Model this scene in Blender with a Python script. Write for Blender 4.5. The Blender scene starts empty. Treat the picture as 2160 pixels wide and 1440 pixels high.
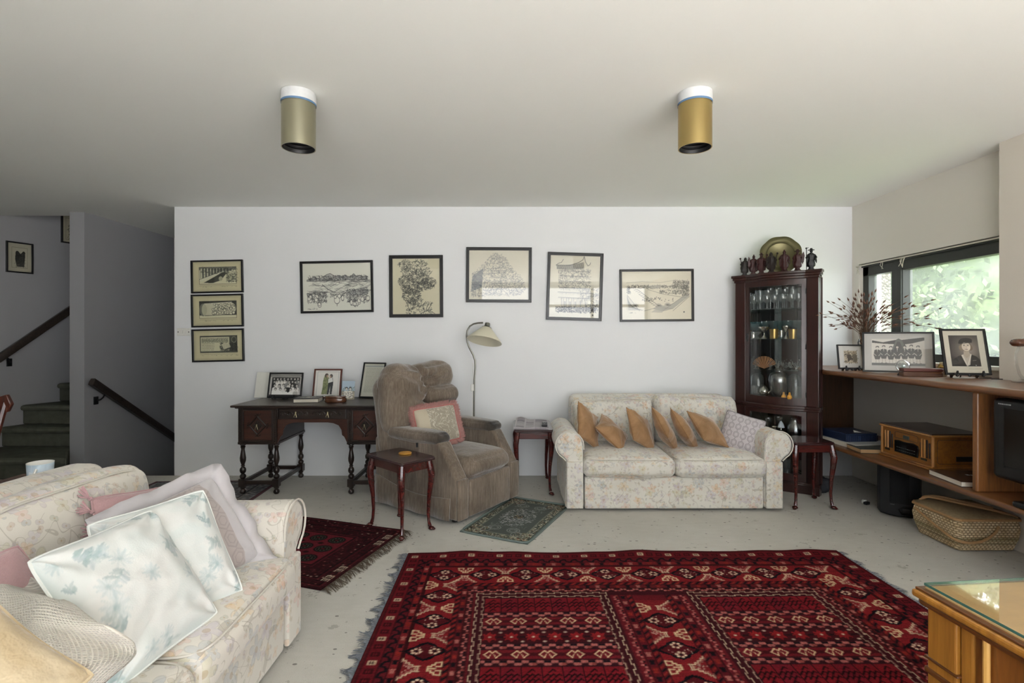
import bpy, math, random
import numpy as np
from mathutils import Vector, Matrix, Euler, noise

rnd = random.Random(7)
SC = bpy.context.scene
COL = SC.collection
R = math.radians

# ---------------------------------------------------------------- camera, sky, exposure
FPX, CAMZ, HY = 1085.6, 1.236, 711.0        # focal length in pixels of the 2160 px frame, eye height, horizon row
cam_d = bpy.data.cameras.new('camera')
cam = bpy.data.objects.new('camera', cam_d); COL.objects.link(cam)
cam.location = (0, 0, CAMZ); cam.rotation_euler = (R(90), 0, 0)
cam_d.sensor_width = 36; cam_d.lens = 36 * FPX / 2160
cam_d.shift_y = -(720 - HY) / 2160
cam_d.clip_start = 0.05; cam_d.clip_end = 200
SC.camera = cam

SC.view_settings.view_transform = 'Standard'
SC.view_settings.look = 'None'
SC.view_settings.gamma = 1
SC.view_settings.use_curve_mapping = False
SC.view_settings.exposure = 1.04
SC.cycles.max_bounces = 10
SC.cycles.diffuse_bounces = 6
SC.cycles.glossy_bounces = 5
SC.cycles.transparent_max_bounces = 64
SC.cycles.sample_clamp_indirect = 6
SC.cycles.use_denoising = True

world = bpy.data.worlds.new('overcast_sky'); SC.world = world; world.use_nodes = True
wn = world.node_tree.nodes; wl = world.node_tree.links
bg = wn['Background']; bg.inputs['Color'].default_value = (0.93, 0.96, 1.0, 1); bg.inputs['Strength'].default_value = 3.0

def portal(loc, rot, sx, sy):
    d = bpy.data.lights.new('daylight_portal', 'AREA'); d.shape = 'RECTANGLE'; d.size = sx; d.size_y = sy
    d.cycles.is_portal = True
    o = bpy.data.objects.new('daylight_portal', d); COL.objects.link(o)
    o.location = loc; o.rotation_euler = rot
    return o
FRONT_Y = -1.7                               # wall with the wide windows behind the camera
FX0, FX1 = -.7, 2.88
portal((.5 * (FX0 + FX1), FRONT_Y - .02, 1.27), (R(90), 0, 0), FX1 - FX0, 2.1)
portal((3.16, 3.80, 1.46), (R(90), 0, R(90)), 1.40, .80)

sun_d = bpy.data.lights.new('ceiling_bounce_sun', 'SUN'); sun_d.energy = 21.0; sun_d.angle = R(12); sun_d.color = (.97, .985, 1.0)
sun = bpy.data.objects.new('ceiling_bounce_sun', sun_d); COL.objects.link(sun); sun.location = (0, -6, 9)
sun.rotation_euler = (R(90-58), 0, R(8))      # high behind the camera: added to brighten the ceiling by bounce off the floor
# ---------------------------------------------------------------- pixel helpers (photo measurements -> metres)
def at(px, py, Y): return Vector(((px - 1080) / FPX * Y, Y, CAMZ - (py - HY) / FPX * Y))
def fl(px, py, z=0.0):
    Y = (CAMZ - z) * FPX / (py - HY)
    return Vector(((px - 1080) / FPX * Y, Y, z))

# ---------------------------------------------------------------- mesh builder
class MB:
    def __init__(s): s.v = []; s.f = []
    def add(s, vs, fs, M=None):
        o = len(s.v)
        if M is not None: vs = [M @ Vector(p) for p in vs]
        s.v += [tuple(p) for p in vs]; s.f += [tuple(i + o for i in f) for f in fs]
        return s
    def box(s, x0, x1, y0, y1, z0, z1, M=None):
        v = [(x0,y0,z0),(x1,y0,z0),(x1,y1,z0),(x0,y1,z0),(x0,y0,z1),(x1,y0,z1),(x1,y1,z1),(x0,y1,z1)]
        return s.add(v, [(0,3,2,1),(4,5,6,7),(0,1,5,4),(1,2,6,5),(2,3,7,6),(3,0,4,7)], M)
    def cbox(s, c, d, M=None):
        return s.box(c[0]-d[0]/2, c[0]+d[0]/2, c[1]-d[1]/2, c[1]+d[1]/2, c[2]-d[2]/2, c[2]+d[2]/2, M)
    def lathe(s, prof, n=16, c=(0,0,0), M=None, wave=None):
        vs = []; fs = []
        for (r, z) in prof:
            for k in range(n):
                a = 2*math.pi*k/n
                rr = max(r, 1e-5) * (wave(a, r) if wave else 1)
                vs.append((c[0]+rr*math.cos(a), c[1]+rr*math.sin(a), c[2]+z))
        m = len(prof)
        for i in range(m-1):
            for k in range(n):
                k2 = (k+1) % n
                fs.append((i*n+k, i*n+k2, (i+1)*n+k2, (i+1)*n+k))
        if prof[0][0] > 1e-4: fs.append(tuple(range(n-1,-1,-1)))
        if prof[-1][0] > 1e-4: fs.append(tuple((m-1)*n+k for k in range(n)))
        return s.add(vs, fs, M)
    def openlathe(s, prof, n=16, c=(0,0,0), M=None):
        p = list(prof)
        vs = []; fs = []
        for (r, z) in p:
            for k in range(n):
                a = 2*math.pi*k/n; vs.append((c[0]+r*math.cos(a), c[1]+r*math.sin(a), c[2]+z))
        for i in range(len(p)-1):
            for k in range(n):
                k2 = (k+1) % n
                fs.append((i*n+k, i*n+k2, (i+1)*n+k2, (i+1)*n+k))
        return s.add(vs, fs, M)
    def tube(s, path, r, n=8, closed=False, M=None, flat=1.0):
        P = [Vector(p) for p in path]; m = len(P)
        rr = r if hasattr(r, '__len__') else [r]*m
        vs = []; fs = []; up = None
        for i in range(m):
            if closed: t = P[(i+1) % m] - P[i-1]
            else: t = P[min(i+1, m-1)] - P[max(i-1, 0)]
            if t.length < 1e-9: t = Vector((0,0,1))
            t.normalize()
            if up is None:
                up = Vector((0,0,1)) if abs(t.z) < .9 else Vector((1,0,0))
            a = t.cross(up)
            if a.length < 1e-5: a = t.cross(Vector((0,1,0)))
            a.normalize(); b = a.cross(t).normalized(); up = b
            for k in range(n):
                an = 2*math.pi*k/n
                vs.append(P[i] + a*math.cos(an)*rr[i] + b*math.sin(an)*rr[i]*flat)
        for i in range(m if closed else m-1):
            j = (i+1) % m
            for k in range(n):
                k2 = (k+1) % n
                fs.append((i*n+k, i*n+k2, j*n+k2, j*n+k))
        if not closed:
            fs.append(tuple(range(n-1,-1,-1))); fs.append(tuple((m-1)*n+k for k in range(n)))
        return s.add(vs, fs, M)
    def prism(s, poly, h0, h1, M=None, plane='xy'):
        n = len(poly)
        def q(p, h):
            if plane == 'xy': return (p[0], p[1], h)
            if plane == 'xz': return (p[0], h, p[1])
            return (h, p[0], p[1])
        vs = [q(p, h0) for p in poly] + [q(p, h1) for p in poly]
        fs = [tuple(range(n-1,-1,-1)), tuple(range(n, 2*n))]
        for i in range(n):
            j = (i+1) % n; fs.append((i, j, n+j, n+i))
        return s.add(vs, fs, M)
    def ball(s, c, r, n=10, sc=(1,1,1), M=None):
        m = max(4, n//2+1); vs = []; fs = []
        for i in range(m+1):
            th = math.pi*i/m
            for k in range(n):
                a = 2*math.pi*k/n
                vs.append((c[0]+r*sc[0]*max(math.sin(th),1e-4)*math.cos(a), c[1]+r*sc[1]*max(math.sin(th),1e-4)*math.sin(a), c[2]-r*sc[2]*math.cos(th)))
        for i in range(m):
            for k in range(n):
                k2 = (k+1) % n
                fs.append((i*n+k, i*n+k2, (i+1)*n+k2, (i+1)*n+k))
        return s.add(vs, fs, M)
    def soft(s, c, d, r, nu=4, rn=3, puff=(0,0,0), M=None, fn=None):
        """rounded box, centre c, size d, edge radius r; puff: crown of the x, y, z faces"""
        h = [d[0]/2, d[1]/2, d[2]/2]; r = min(r, min(h)*.999)
        def ax(hh):
            a = [-hh + r*k/rn for k in range(rn)]
            b = [-hh + r + (2*hh-2*r)*k/nu for k in range(nu+1)]
            return a + b + [-x for x in reversed(a)]
        A = [ax(x) for x in h]; key = {}; vs = []; fs = []
        def vid(p):
            k = (round(p[0],6), round(p[1],6), round(p[2],6))
            if k not in key:
                key[k] = len(vs)
                inner = [max(-(h[i]-r), min(h[i]-r, p[i])) for i in range(3)]
                dv = Vector([p[i]-inner[i] for i in range(3)])
                if dv.length > 1e-9: dv = dv.normalized()*r
                q = [inner[i]+dv[i] for i in range(3)]
                f = [1-(p[i]/h[i])**2 for i in range(3)]
                g = [max(0,x)**.6 for x in f]
                q[0] += puff[0]*g[1]*g[2]*(1 if p[0]>0 else -1)*(abs(p[0])/h[0])
                q[1] += puff[1]*g[0]*g[2]*(1 if p[1]>0 else -1)*(abs(p[1])/h[1])
                q[2] += puff[2]*g[0]*g[1]*(1 if p[2]>0 else -1)*(abs(p[2])/h[2])
                q = Vector(q)
                if fn: q = fn(q)
                vs.append((q[0]+c[0], q[1]+c[1], q[2]+c[2]))
            return key[k]
        for ax_ in range(3):
            u, w = (ax_+1) % 3, (ax_+2) % 3
            for sg in (-1, 1):
                for i in range(len(A[u])-1):
                    for j in range(len(A[w])-1):
                        q = []
                        for (a, b) in ((i,j),(i+1,j),(i+1,j+1),(i,j+1)):
                            p = [0,0,0]; p[ax_] = sg*h[ax_]; p[u] = A[u][a]; p[w] = A[w][b]; q.append(vid(p))
                        fs.append(tuple(q) if sg > 0 else tuple(reversed(q)))
        return s.add(vs, fs, M)
    def build(s, name, m, parent=None, smooth=35, bevel=0, seg=2, uv=True, loc=None, rot=None):
        me = bpy.data.meshes.new(name); me.from_pydata(s.v, [], s.f); me.update()
        if m is not None: me.materials.append(m)
        if smooth:
            me.shade_smooth()
            me.set_sharp_from_angle(angle=R(smooth))
        if uv: boxuv(me)
        o = bpy.data.objects.new(name, me); COL.objects.link(o)
        if parent is not None: o.parent = parent
        if loc is not None: o.location = loc
        if rot is not None: o.rotation_euler = rot
        if bevel:
            b = o.modifiers.new('bevel', 'BEVEL'); b.width = bevel; b.segments = seg; b.limit_method = 'ANGLE'; b.angle_limit = R(50)
        return o

def boxuv(me):
    n = len(me.loops)
    if n == 0: return
    lay = me.uv_layers.new(name='UVMap')
    vi = np.empty(n, np.int32); me.loops.foreach_get('vertex_index', vi)
    co = np.empty(len(me.vertices)*3); me.vertices.foreach_get('co', co); co = co.reshape(-1,3)
    no = np.empty(len(me.polygons)*3); me.polygons.foreach_get('normal', no); no = np.abs(no.reshape(-1,3))
    tot = np.empty(len(me.polygons), np.int32); me.polygons.foreach_get('loop_total', tot)
    ax = np.repeat(np.argmax(no + np.array([0, .01, .02]), axis=1), tot)
    p = co[vi]
    u = np.where(ax == 0, p[:,1], p[:,0]); v = np.where(ax == 2, p[:,1], p[:,2])
    uv = np.stack([u + ax*.37, v + ax*.61], axis=1).astype(np.float32)
    lay.data.foreach_set('uv', uv.ravel())

def tag(o, label=None, cat=None, group=None, kind=None):
    if label: o['label'] = label
    if cat: o['category'] = cat
    if group: o['group'] = group
    if kind: o['kind'] = kind
    return o
def thing(name, label, cat, loc=(0,0,0), rot=(0,0,0), group=None):
    o = bpy.data.objects.new(name, None); o.empty_display_size = .05; COL.objects.link(o)
    o.location = loc; o.rotation_euler = rot if hasattr(rot, '__len__') or isinstance(rot, Euler) else (0,0,rot)
    return tag(o, label, cat, group)
def struct(o): o['kind'] = 'structure'; return o
def copy_tree(o, parent=None):
    c = o.copy(); COL.objects.link(c); c.parent = parent
    for ch in list(o.children): copy_tree(ch, c)
    return c
def axes(x, y):
    x = Vector(x).normalized(); y = Vector(y); y = (y-x*x.dot(y)).normalized(); z = x.cross(y)
    return Matrix((x, y, z)).transposed().to_euler()
def facing(n, roll=0.0):
    """Euler whose local z looks along n, local y up, turned by roll about n"""
    z = Vector(n).normalized(); y = Vector((0,0,1)) - z*z.z
    if y.length < 1e-3: y = Vector((0,1,0))
    y.normalize(); x = y.cross(z)
    M = Matrix((x, y, z)).transposed()
    return (M @ Matrix.Rotation(R(roll), 3, 'Z')).to_euler()

# ---------------------------------------------------------------- materials
def lin(c):
    if isinstance(c, str):
        c = [int(c[i:i+2], 16)/255 for i in (0,2,4)]
    return tuple((x/12.92 if x <= .04045 else ((x+.055)/1.055)**2.4) for x in c[:3])
class G:
    def __init__(s, name):
        s.m = bpy.data.materials.new(name); s.m.use_nodes = True
        s.nt = s.m.node_tree; s.b = s.nt.nodes['Principled BSDF']; s.out = s.nt.nodes['Material Output']
    def set(s, sock, v):
        if isinstance(v, bpy.types.NodeSocket): s.nt.links.new(v, sock)
        elif hasattr(v, '__len__') and len(v) == 3 and sock.type == 'RGBA': sock.default_value = (*v, 1)
        else: sock.default_value = v
    def n(s, t, props=None, **kw):
        nd = s.nt.nodes.new('ShaderNode' + t)
        for k, v in (props or {}).items(): setattr(nd, k, v)
        for k, v in kw.items():
            k = k.replace('_', ' ')
            s.set(nd.inputs[int(k[1:])] if k[0] == 'i' and k[1:].isdigit() else nd.inputs[k], v)
        return nd
    def ma(s, op, a, b=0.0, c=0.0, clamp=False):
        nd = s.nt.nodes.new('ShaderNodeMath'); nd.operation = op; nd.use_clamp = clamp
        s.set(nd.inputs[0], a); s.set(nd.inputs[1], b)
        if op in ('MULTIPLY_ADD', 'SMOOTH_MIN', 'COMPARE'): s.set(nd.inputs[2], c)
        return nd.outputs[0]
    def mix(s, fac, a, b, mode='MIX'):
        nd = s.nt.nodes.new('ShaderNodeMix'); nd.data_type = 'RGBA'; nd.blend_type = mode
        s.set(nd.inputs[0], fac); s.set(nd.inputs[6], a); s.set(nd.inputs[7], b)
        return nd.outputs[2]
    def ramp(s, fac, stops, interp='LINEAR'):
        nd = s.nt.nodes.new('ShaderNodeValToRGB'); cr = nd.color_ramp; cr.interpolation = interp
        while len(cr.elements) < len(stops): cr.elements.new(.5)
        for e, (p, c) in zip(cr.elements, stops): e.position = p; e.color = (*lin(c), 1) if not isinstance(c, (int, float)) else (c, c, c, 1)
        s.set(nd.inputs[0], fac); return nd.outputs[0]
    def coord(s, which='Object', scale=(1,1,1), rot=(0,0,0)):
        tc = s.nt.nodes.new('ShaderNodeTexCoord')
        mp = s.nt.nodes.new('ShaderNodeMapping'); mp.inputs['Scale'].default_value = scale; mp.inputs['Rotation'].default_value = rot
        s.nt.links.new(tc.outputs[which], mp.inputs['Vector']); return mp.outputs[0]
    def noise(s, vec, scale, detail=3, rough=.55, dist=0):
        return s.n('TexNoise', Vector=vec, Scale=scale, Detail=detail, Roughness=rough, Distortion=dist).outputs[0]
    def bump(s, h, strength=.3, dist=.01):
        nd = s.n('Bump', Height=h, Strength=strength, Distance=dist); s.nt.links.new(nd.outputs[0], s.b.inputs['Normal'])
    def pr(s, **kw):
        for k, v in kw.items(): s.set(s.b.inputs[k.replace('_', ' ')], v)
        return s.m

def plain(name, c, rough=.5, metal=0, var=.12, scale=30, bump=0, spec=.5, coat=0, sheen=0, bscale=None):
    g = G(name); v = g.coord()
    c = lin(c)
    f = g.noise(v, scale)
    col = g.mix(f, tuple(x*(1-var) for x in c), tuple(min(1, x*(1+var)) for x in c))
    if bump: g.bump(g.noise(v, bscale or scale*4, 2), bump, .004)
    g.pr(Base_Color=col, Roughness=rough, Metallic=metal)
    g.b.inputs['Specular IOR Level'].default_value = spec
    if coat: g.b.inputs['Coat Weight'].default_value = coat; g.b.inputs['Coat Roughness'].default_value = .12
    if sheen: g.b.inputs['Sheen Weight'].default_value = sheen
    return g.m
def wood(name, dark, light, rough=.35, axis='x', scale=1.0, coat=.2, spec=.5):
    g = G(name)
    st = {'x': (1.2,14,14), 'y': (14,1.2,14), 'z': (14,14,1.2)}[axis]
    v = g.coord('Object', tuple(x*scale for x in st))
    a = g.noise(v, 2.2, 5, .6, 1.2); b = g.noise(v, 9, 3, .6)
    f = g.ma('ADD', g.ma('MULTIPLY', a, .75), g.ma('MULTIPLY', b, .25))
    col = g.ramp(f, [(.3, dark), (.7, light)])
    g.bump(b, .08, .002)
    g.pr(Base_Color=col, Roughness=rough)
    g.b.inputs['Coat Weight'].default_value = coat; g.b.inputs['Coat Roughness'].default_value = .2
    g.b.inputs['Specular IOR Level'].default_value = spec
    return g.m
def attr(name, rough=.6, bump=0, bscale=300, coat=0, tint=None, sheen=0):
    g = G(name)
    a = g.n('Attribute', {'attribute_name': 'Col'}).outputs['Color']
    if tint: a = g.mix(g.noise(g.coord(), tint, 3), g.mix(1, a, (.80,.78,.76), 'MULTIPLY'), a)
    if bump: g.bump(g.noise(g.coord(), bscale, 2), bump, .004)
    g.pr(Base_Color=a, Roughness=rough)
    if coat: g.b.inputs['Coat Weight'].default_value = coat; g.b.inputs['Coat Roughness'].default_value = .05
    if sheen: g.b.inputs['Sheen Weight'].default_value = sheen
    return g.m
def thin_glass(name, tint=(1,1,1), refl=1.0, haze=0.0, rough=.02, hazecol=(.9,.93,.95)):
    g = G(name); nt = g.nt
    lw = g.ma('MULTIPLY_ADD', g.ma('POWER', g.n('LayerWeight', Blend=.5).outputs['Facing'], 4.0), .9, .045)
    tr = g.n('BsdfTransparent', Color=tint).outputs[0]
    gl = g.n('BsdfGlossy', Roughness=rough).outputs[0]
    mx = nt.nodes.new('ShaderNodeMixShader'); g.set(mx.inputs[0], g.ma('MULTIPLY', lw, refl, clamp=True))
    nt.links.new(tr, mx.inputs[1]); nt.links.new(gl, mx.inputs[2]); res = mx.outputs[0]
    if haze:
        tl = g.n('BsdfTranslucent', Color=hazecol).outputs[0]
        m2 = nt.nodes.new('ShaderNodeMixShader')
        f = g.noise(g.coord('Object', (1, 1, 1.4)), 2.5, 4)
        g.set(m2.inputs[0], g.ma('MULTIPLY', f, haze*2, clamp=True))
        nt.links.new(res, m2.inputs[1]); nt.links.new(tl, m2.inputs[2]); res = m2.outputs[0]
    nt.links.new(res, g.out.inputs[0]); return g.m

def floral(name, base, scale=9.0, strength=1.0, palette=None, stem='8a7f70', stemw=.010, seed=0.0, sheen=.3, dirt=0.0):
    """woven cloth printed with five-petal flowers, leaves and wandering stems"""
    g = G(name); nt = g.nt
    tc = g.n('TexCoord').outputs['UV']
    mp = g.n('Mapping'); nt.links.new(tc, mp.inputs[0]); mp.inputs['Location'].default_value = (seed, seed*1.7, 0)
    wob = g.n('TexNoise', Scale=6.0, Detail=2.0); nt.links.new(mp.outputs[0], wob.inputs['Vector'])
    w2 = g.n('VectorMath', {'operation': 'SCALE'}, Scale=.03); nt.links.new(wob.outputs['Color'], w2.inputs[0])
    ad = g.n('VectorMath', {'operation': 'ADD'}); nt.links.new(mp.outputs[0], ad.inputs[0]); nt.links.new(w2.outputs[0], ad.inputs[1])
    uv = ad.outputs[0]
    col = lin(base)
    def flowers(sc, size, petals, pal, col, amount, thr):
        vo = g.n('TexVoronoi', {'voronoi_dimensions': '2D', 'feature': 'F1'}, Scale=sc, Randomness=.85); nt.links.new(uv, vo.inputs['Vector'])
        df = g.n('VectorMath', {'operation': 'SUBTRACT'}); nt.links.new(uv, df.inputs[0]); nt.links.new(vo.outputs['Position'], df.inputs[1])
        sx = g.n('SeparateXYZ'); nt.links.new(df.outputs[0], sx.inputs[0])
        cs = g.n('SeparateColor'); nt.links.new(vo.outputs['Color'], cs.inputs[0])
        x = g.ma('MULTIPLY', sx.outputs[0], sc); y = g.ma('MULTIPLY', sx.outputs[1], sc)
        r = g.ma('SQRT', g.ma('ADD', g.ma('MULTIPLY', x, x), g.ma('MULTIPLY', y, y)))
        an = g.ma('ADD', g.ma('ARCTAN2', y, x), g.ma('MULTIPLY', cs.outputs[2], 6.0))
        pt = g.ma('ABSOLUTE', g.ma('COSINE', g.ma('MULTIPLY', an, petals/2)))
        R_ = g.ma('MULTIPLY', g.ma('MULTIPLY_ADD', pt, .62, .38), size)
        on = g.ma('GREATER_THAN', cs.outputs[0], thr)
        m = g.ma('MULTIPLY', g.ma('LESS_THAN', r, R_), on)
        ring = g.ma('MULTIPLY', g.ma('LESS_THAN', g.ma('ABSOLUTE', g.ma('SUBTRACT', r, R_)), .025), on)
        cen = g.ma('MULTIPLY', g.ma('LESS_THAN', r, size*.22), on)
        pc = g.ramp(cs.outputs[1], [(i/len(pal), c) for i, c in enumerate(pal)], 'CONSTANT')
        soft = g.ma('MULTIPLY', g.ma('MULTIPLY_ADD', g.noise(uv, 60, 2), .9, .1), amount)
        col = g.mix(g.ma('MULTIPLY', m, soft, clamp=True), col, pc)
        col = g.mix(g.ma('MULTIPLY', ring, amount*.32), col, lin(stem))
        return g.mix(g.ma('MULTIPLY', cen, amount*.7), col, lin('a88a5c'))
    pal = palette or ['cf9a6c', 'a995a8', 'd9b377', '93a0ad', 'cf9c92', 'b3a9bd', 'b9b58c']
    for (sc_, w_, off, lo) in ((3.2, stemw, .5, .47), (5.5, stemw*1.3, .46, .5)):
        nz = g.n('TexNoise', {'noise_dimensions': '2D'}, Scale=scale*sc_*.22, Detail=1.0, Distortion=.6); nt.links.new(uv, nz.inputs['Vector'])
        brk = g.ma('GREATER_THAN', g.noise(uv, scale*.9, 1), lo)
        ln = g.ma('LESS_THAN', g.ma('ABSOLUTE', g.ma('SUBTRACT', nz.outputs[0], off)), w_)
        col = g.mix(g.ma('MULTIPLY', g.ma('MULTIPLY', ln, brk), .5*strength), col, lin(stem))
    col = flowers(scale*3.1, .34, 2, ['9aa08c', 'a59aa5', 'b0a58c', '8f98a0', 'b59a88'], col, .75*strength, .55)
    col = flowers(scale*1.9, .36, 4, pal[::-1], col, .6*strength, .55)
    col = flowers(scale, .40, 5, pal, col, .75*strength, .35)
    if dirt:
        d = g.noise(g.coord(), 4.0, 4)
        col = g.mix(g.ma('MULTIPLY', g.ma('SUBTRACT', d, .45, clamp=True), dirt*4, clamp=True), col, lin('8d826c'))
    wv = g.noise(g.coord('Object', (1,1,1)), 420, 1)
    fold = g.noise(g.coord('Object', (1,1,1)), 9, 3)
    g.bump(g.ma('ADD', g.ma('MULTIPLY', wv, .12), fold), .35, .012)
    g.pr(Base_Color=col, Roughness=.9)
    g.b.inputs['Sheen Weight'].default_value = sheen
    g.b.inputs['Specular IOR Level'].default_value = .2
    return g.m
# ---------------------------------------------------------------- painter: colours go into a colour attribute of a fine grid
class Cv:
    def __init__(s, w, h, bg):
        s.w, s.h = w, h; s.a = np.empty((h, w, 3), np.float32); s.a[:] = s.c(bg)
        s.r = random.Random(w*31+h)
    def c(s, c):
        if isinstance(c, str): return np.array([int(c[i:i+2],16)/255 for i in (0,2,4)], np.float32)
        if isinstance(c, (int, float)): return np.array([c]*3, np.float32)
        return np.array(c, np.float32)
    def _bb(s, x0, y0, x1, y1):
        x0 = max(0, int(math.floor(x0))); y0 = max(0, int(math.floor(y0))); x1 = min(s.w, int(math.ceil(x1))+1); y1 = min(s.h, int(math.ceil(y1))+1)
        if x0 >= x1 or y0 >= y1: return None
        yy, xx = np.mgrid[y0:y1, x0:x1]
        return x0, y0, x1, y1, xx + .0, yy + .0
    def _bl(s, b, m, c):
        x0,y0,x1,y1 = b[:4]; m = np.clip(m, 0, 1)[..., None].astype(np.float32)
        s.a[y0:y1, x0:x1] = s.a[y0:y1, x0:x1]*(1-m) + s.c(c)*m
    def rect(s, x0, y0, x1, y1, c, al=1.0):
        b = s._bb(x0, y0, x1, y1)
        if b is None: return
        xx, yy = b[4], b[5]
        m = np.clip(np.minimum(xx-x0+.5, x1-xx+.5), 0, 1)*np.clip(np.minimum(yy-y0+.5, y1-yy+.5), 0, 1)*al
        s._bl(b, m, c)
    def line(s, x0, y0, x1, y1, w=1.0, c=0.0, al=1.0):
        b = s._bb(min(x0,x1)-w-1, min(y0,y1)-w-1, max(x0,x1)+w+1, max(y0,y1)+w+1)
        if b is None: return
        xx, yy = b[4], b[5]; dx, dy = x1-x0, y1-y0; L = dx*dx+dy*dy+1e-9
        t = np.clip(((xx-x0)*dx+(yy-y0)*dy)/L, 0, 1)
        d = np.hypot(xx-x0-t*dx, yy-y0-t*dy)
        s._bl(b, np.clip(w/2+.5-d, 0, 1)*al, c)
    def pl(s, pts, w=1.0, c=0.0, al=1.0, close=False):
        for i in range(len(pts)-(0 if close else 1)):
            p, q = pts[i], pts[(i+1) % len(pts)]; s.line(p[0], p[1], q[0], q[1], w, c, al)
    def ell(s, cx, cy, rx, ry, c, al=1.0, ring=0):
        b = s._bb(cx-rx-2, cy-ry-2, cx+rx+2, cy+ry+2)
        if b is None: return
        xx, yy = b[4], b[5]; d = (1-np.hypot((xx-cx)/max(rx,.01), (yy-cy)/max(ry,.01)))*min(rx, ry)
        m = np.clip(d+.5, 0, 1) if not ring else np.clip(ring/2+.5-np.abs(d), 0, 1)
        s._bl(b, m*al, c)
    def poly(s, pts, c, al=1.0):
        xs = [p[0] for p in pts]; ys = [p[1] for p in pts]
        b = s._bb(min(xs), min(ys), max(xs), max(ys))
        if b is None: return
        xx, yy = b[4], b[5]; ins = np.zeros(xx.shape, bool)
        for i in range(len(pts)):
            x0, y0 = pts[i]; x1, y1 = pts[i-1]
            if y0 == y1: continue
            cnd = ((yy < y0) != (yy < y1)) & (xx < (x1-x0)*(yy-y0)/(y1-y0)+x0)
            ins ^= cnd
        s._bl(b, ins.astype(np.float32)*al, c)
    def scrib(s, n, x0, y0, x1, y1, ln, ang=0, spread=.5, w=.8, c=.12, al=.8, curve=.6):
        for _ in range(n):
            x = s.r.uniform(x0, x1); y = s.r.uniform(y0, y1); a = ang+s.r.uniform(-spread, spread); l = ln*s.r.uniform(.4, 1.2)
            for k in range(3):
                X = x+math.cos(a)*l/3; Y = y+math.sin(a)*l/3
                s.line(x, y, X, Y, w, c, al); x, y = X, Y; a += s.r.uniform(-curve, curve)
    def text_rows(s, x0, y0, x1, y1, rows, c=.15, w=.8):
        for i in range(rows):
            y = y0+(y1-y0)*i/max(1, rows-1); x = x0
            while x < x1:
                l = s.r.uniform(2, 9); s.line(x, y, min(x+l, x1), y, w, c, .75); x += l+s.r.uniform(1.5, 3)
def grid_obj(name, cv, w, h, m, parent=None, plane='xz', rows=None, thick=0.0, zf=None, loc=None, outline=None):
    """w x h metre grid centred on 0 carrying the canvas; xz: faces -y; xy: faces +z, canvas row 0 at +y"""
    H, W = cv.h, cv.w
    rws = rows if rows is not None else list(range(H))
    n = len(rws)
    X = np.linspace(-w/2, w/2, W); V = h/2 - h*np.array(rws, float)/(H-1)
    xx, vv = np.meshgrid(X, V)
    col = cv.a[rws].reshape(-1, 3)
    co = np.zeros((n*W, 3))
    if plane == 'xz': co[:,0] = xx.ravel(); co[:,2] = vv.ravel()
    else: co[:,0] = xx.ravel(); co[:,1] = vv.ravel()
    if zf is not None:
        z = zf(xx, vv).ravel()
        if plane == 'xz': co[:,1] = -z
        else: co[:,2] = z
    idx = np.arange(n*W).reshape(n, W)
    q = np.stack([idx[1:,:-1], idx[1:,1:], idx[:-1,1:], idx[:-1,:-1]], axis=-1).reshape(-1,4)
    if thick:       # a rim and underside so the sheet has body
        per = np.concatenate([idx[0,:-1], idx[:-1,-1], idx[-1,:0:-1], idx[:0:-1,0]])
        low = co[per].copy()
        if plane == 'xz': low[:,1] += thick
        else: low[:,2] = -.0005
        b0 = len(co); co = np.concatenate([co, low]); col = np.concatenate([col, col[per]*.8])
        m_ = len(per); k = np.arange(m_); k2 = (k+1) % m_
        rim = np.stack([per[k], per[k2], b0+k2, b0+k], axis=-1)
        faces = np.concatenate([q, rim]).tolist() + [list(range(b0+m_-1, b0-1, -1))]
        if plane == 'xz': pass
    else: faces = None
    me = bpy.data.meshes.new(name)
    if faces is None:
        me.vertices.add(len(co)); me.vertices.foreach_set('co', co.ravel())
        me.loops.add(len(q)*4); me.loops.foreach_set('vertex_index', q.ravel().astype(np.int32))
        me.polygons.add(len(q)); me.polygons.foreach_set('loop_start', np.arange(0, len(q)*4, 4, dtype=np.int32))
        me.update(calc_edges=True)
    else:
        me.from_pydata(co.tolist(), [], faces); me.update()
    me.validate()
    c4 = np.ones((len(co), 4), np.float32); cl = np.clip(col, 0, 1)
    c4[:, :3] = np.where(cl <= .04045, cl/12.92, ((cl+.055)/1.055)**2.4)
    at_ = me.color_attributes.new('Col', 'FLOAT_COLOR', 'POINT'); at_.data.foreach_set('color', c4.ravel())
    me.materials.append(m)
    o = bpy.data.objects.new(name, me); COL.objects.link(o)
    if parent is not None: o.parent = parent
    if loc is not None: o.location = loc
    return o
# ================================================================ THE SETTING
def wall_mat(name, c, rough=.85):
    g = G(name); v = g.coord()
    f = g.noise(v, 1.3, 3); col = g.mix(f, tuple(x*.965 for x in lin(c)), lin(c))
    g.bump(g.noise(v, 90, 3), .12, .003); g.pr(Base_Color=col, Roughness=rough); g.b.inputs['Specular IOR Level'].default_value = .25
    return g.m
M_wall = wall_mat('white_wall_paint', 'e6e8ea')
M_ceil = wall_mat('ceiling_paint', 'eff0ec')
M_warmwall = wall_mat('warm_white_wall_paint', 'dfdbd2')
M_stairwall = wall_mat('grey_stair_wall', 'a2a3a7')  # one even grey for the stair and left walls
M_pier = wall_mat('pier_paint', 'dad3c8')

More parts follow.
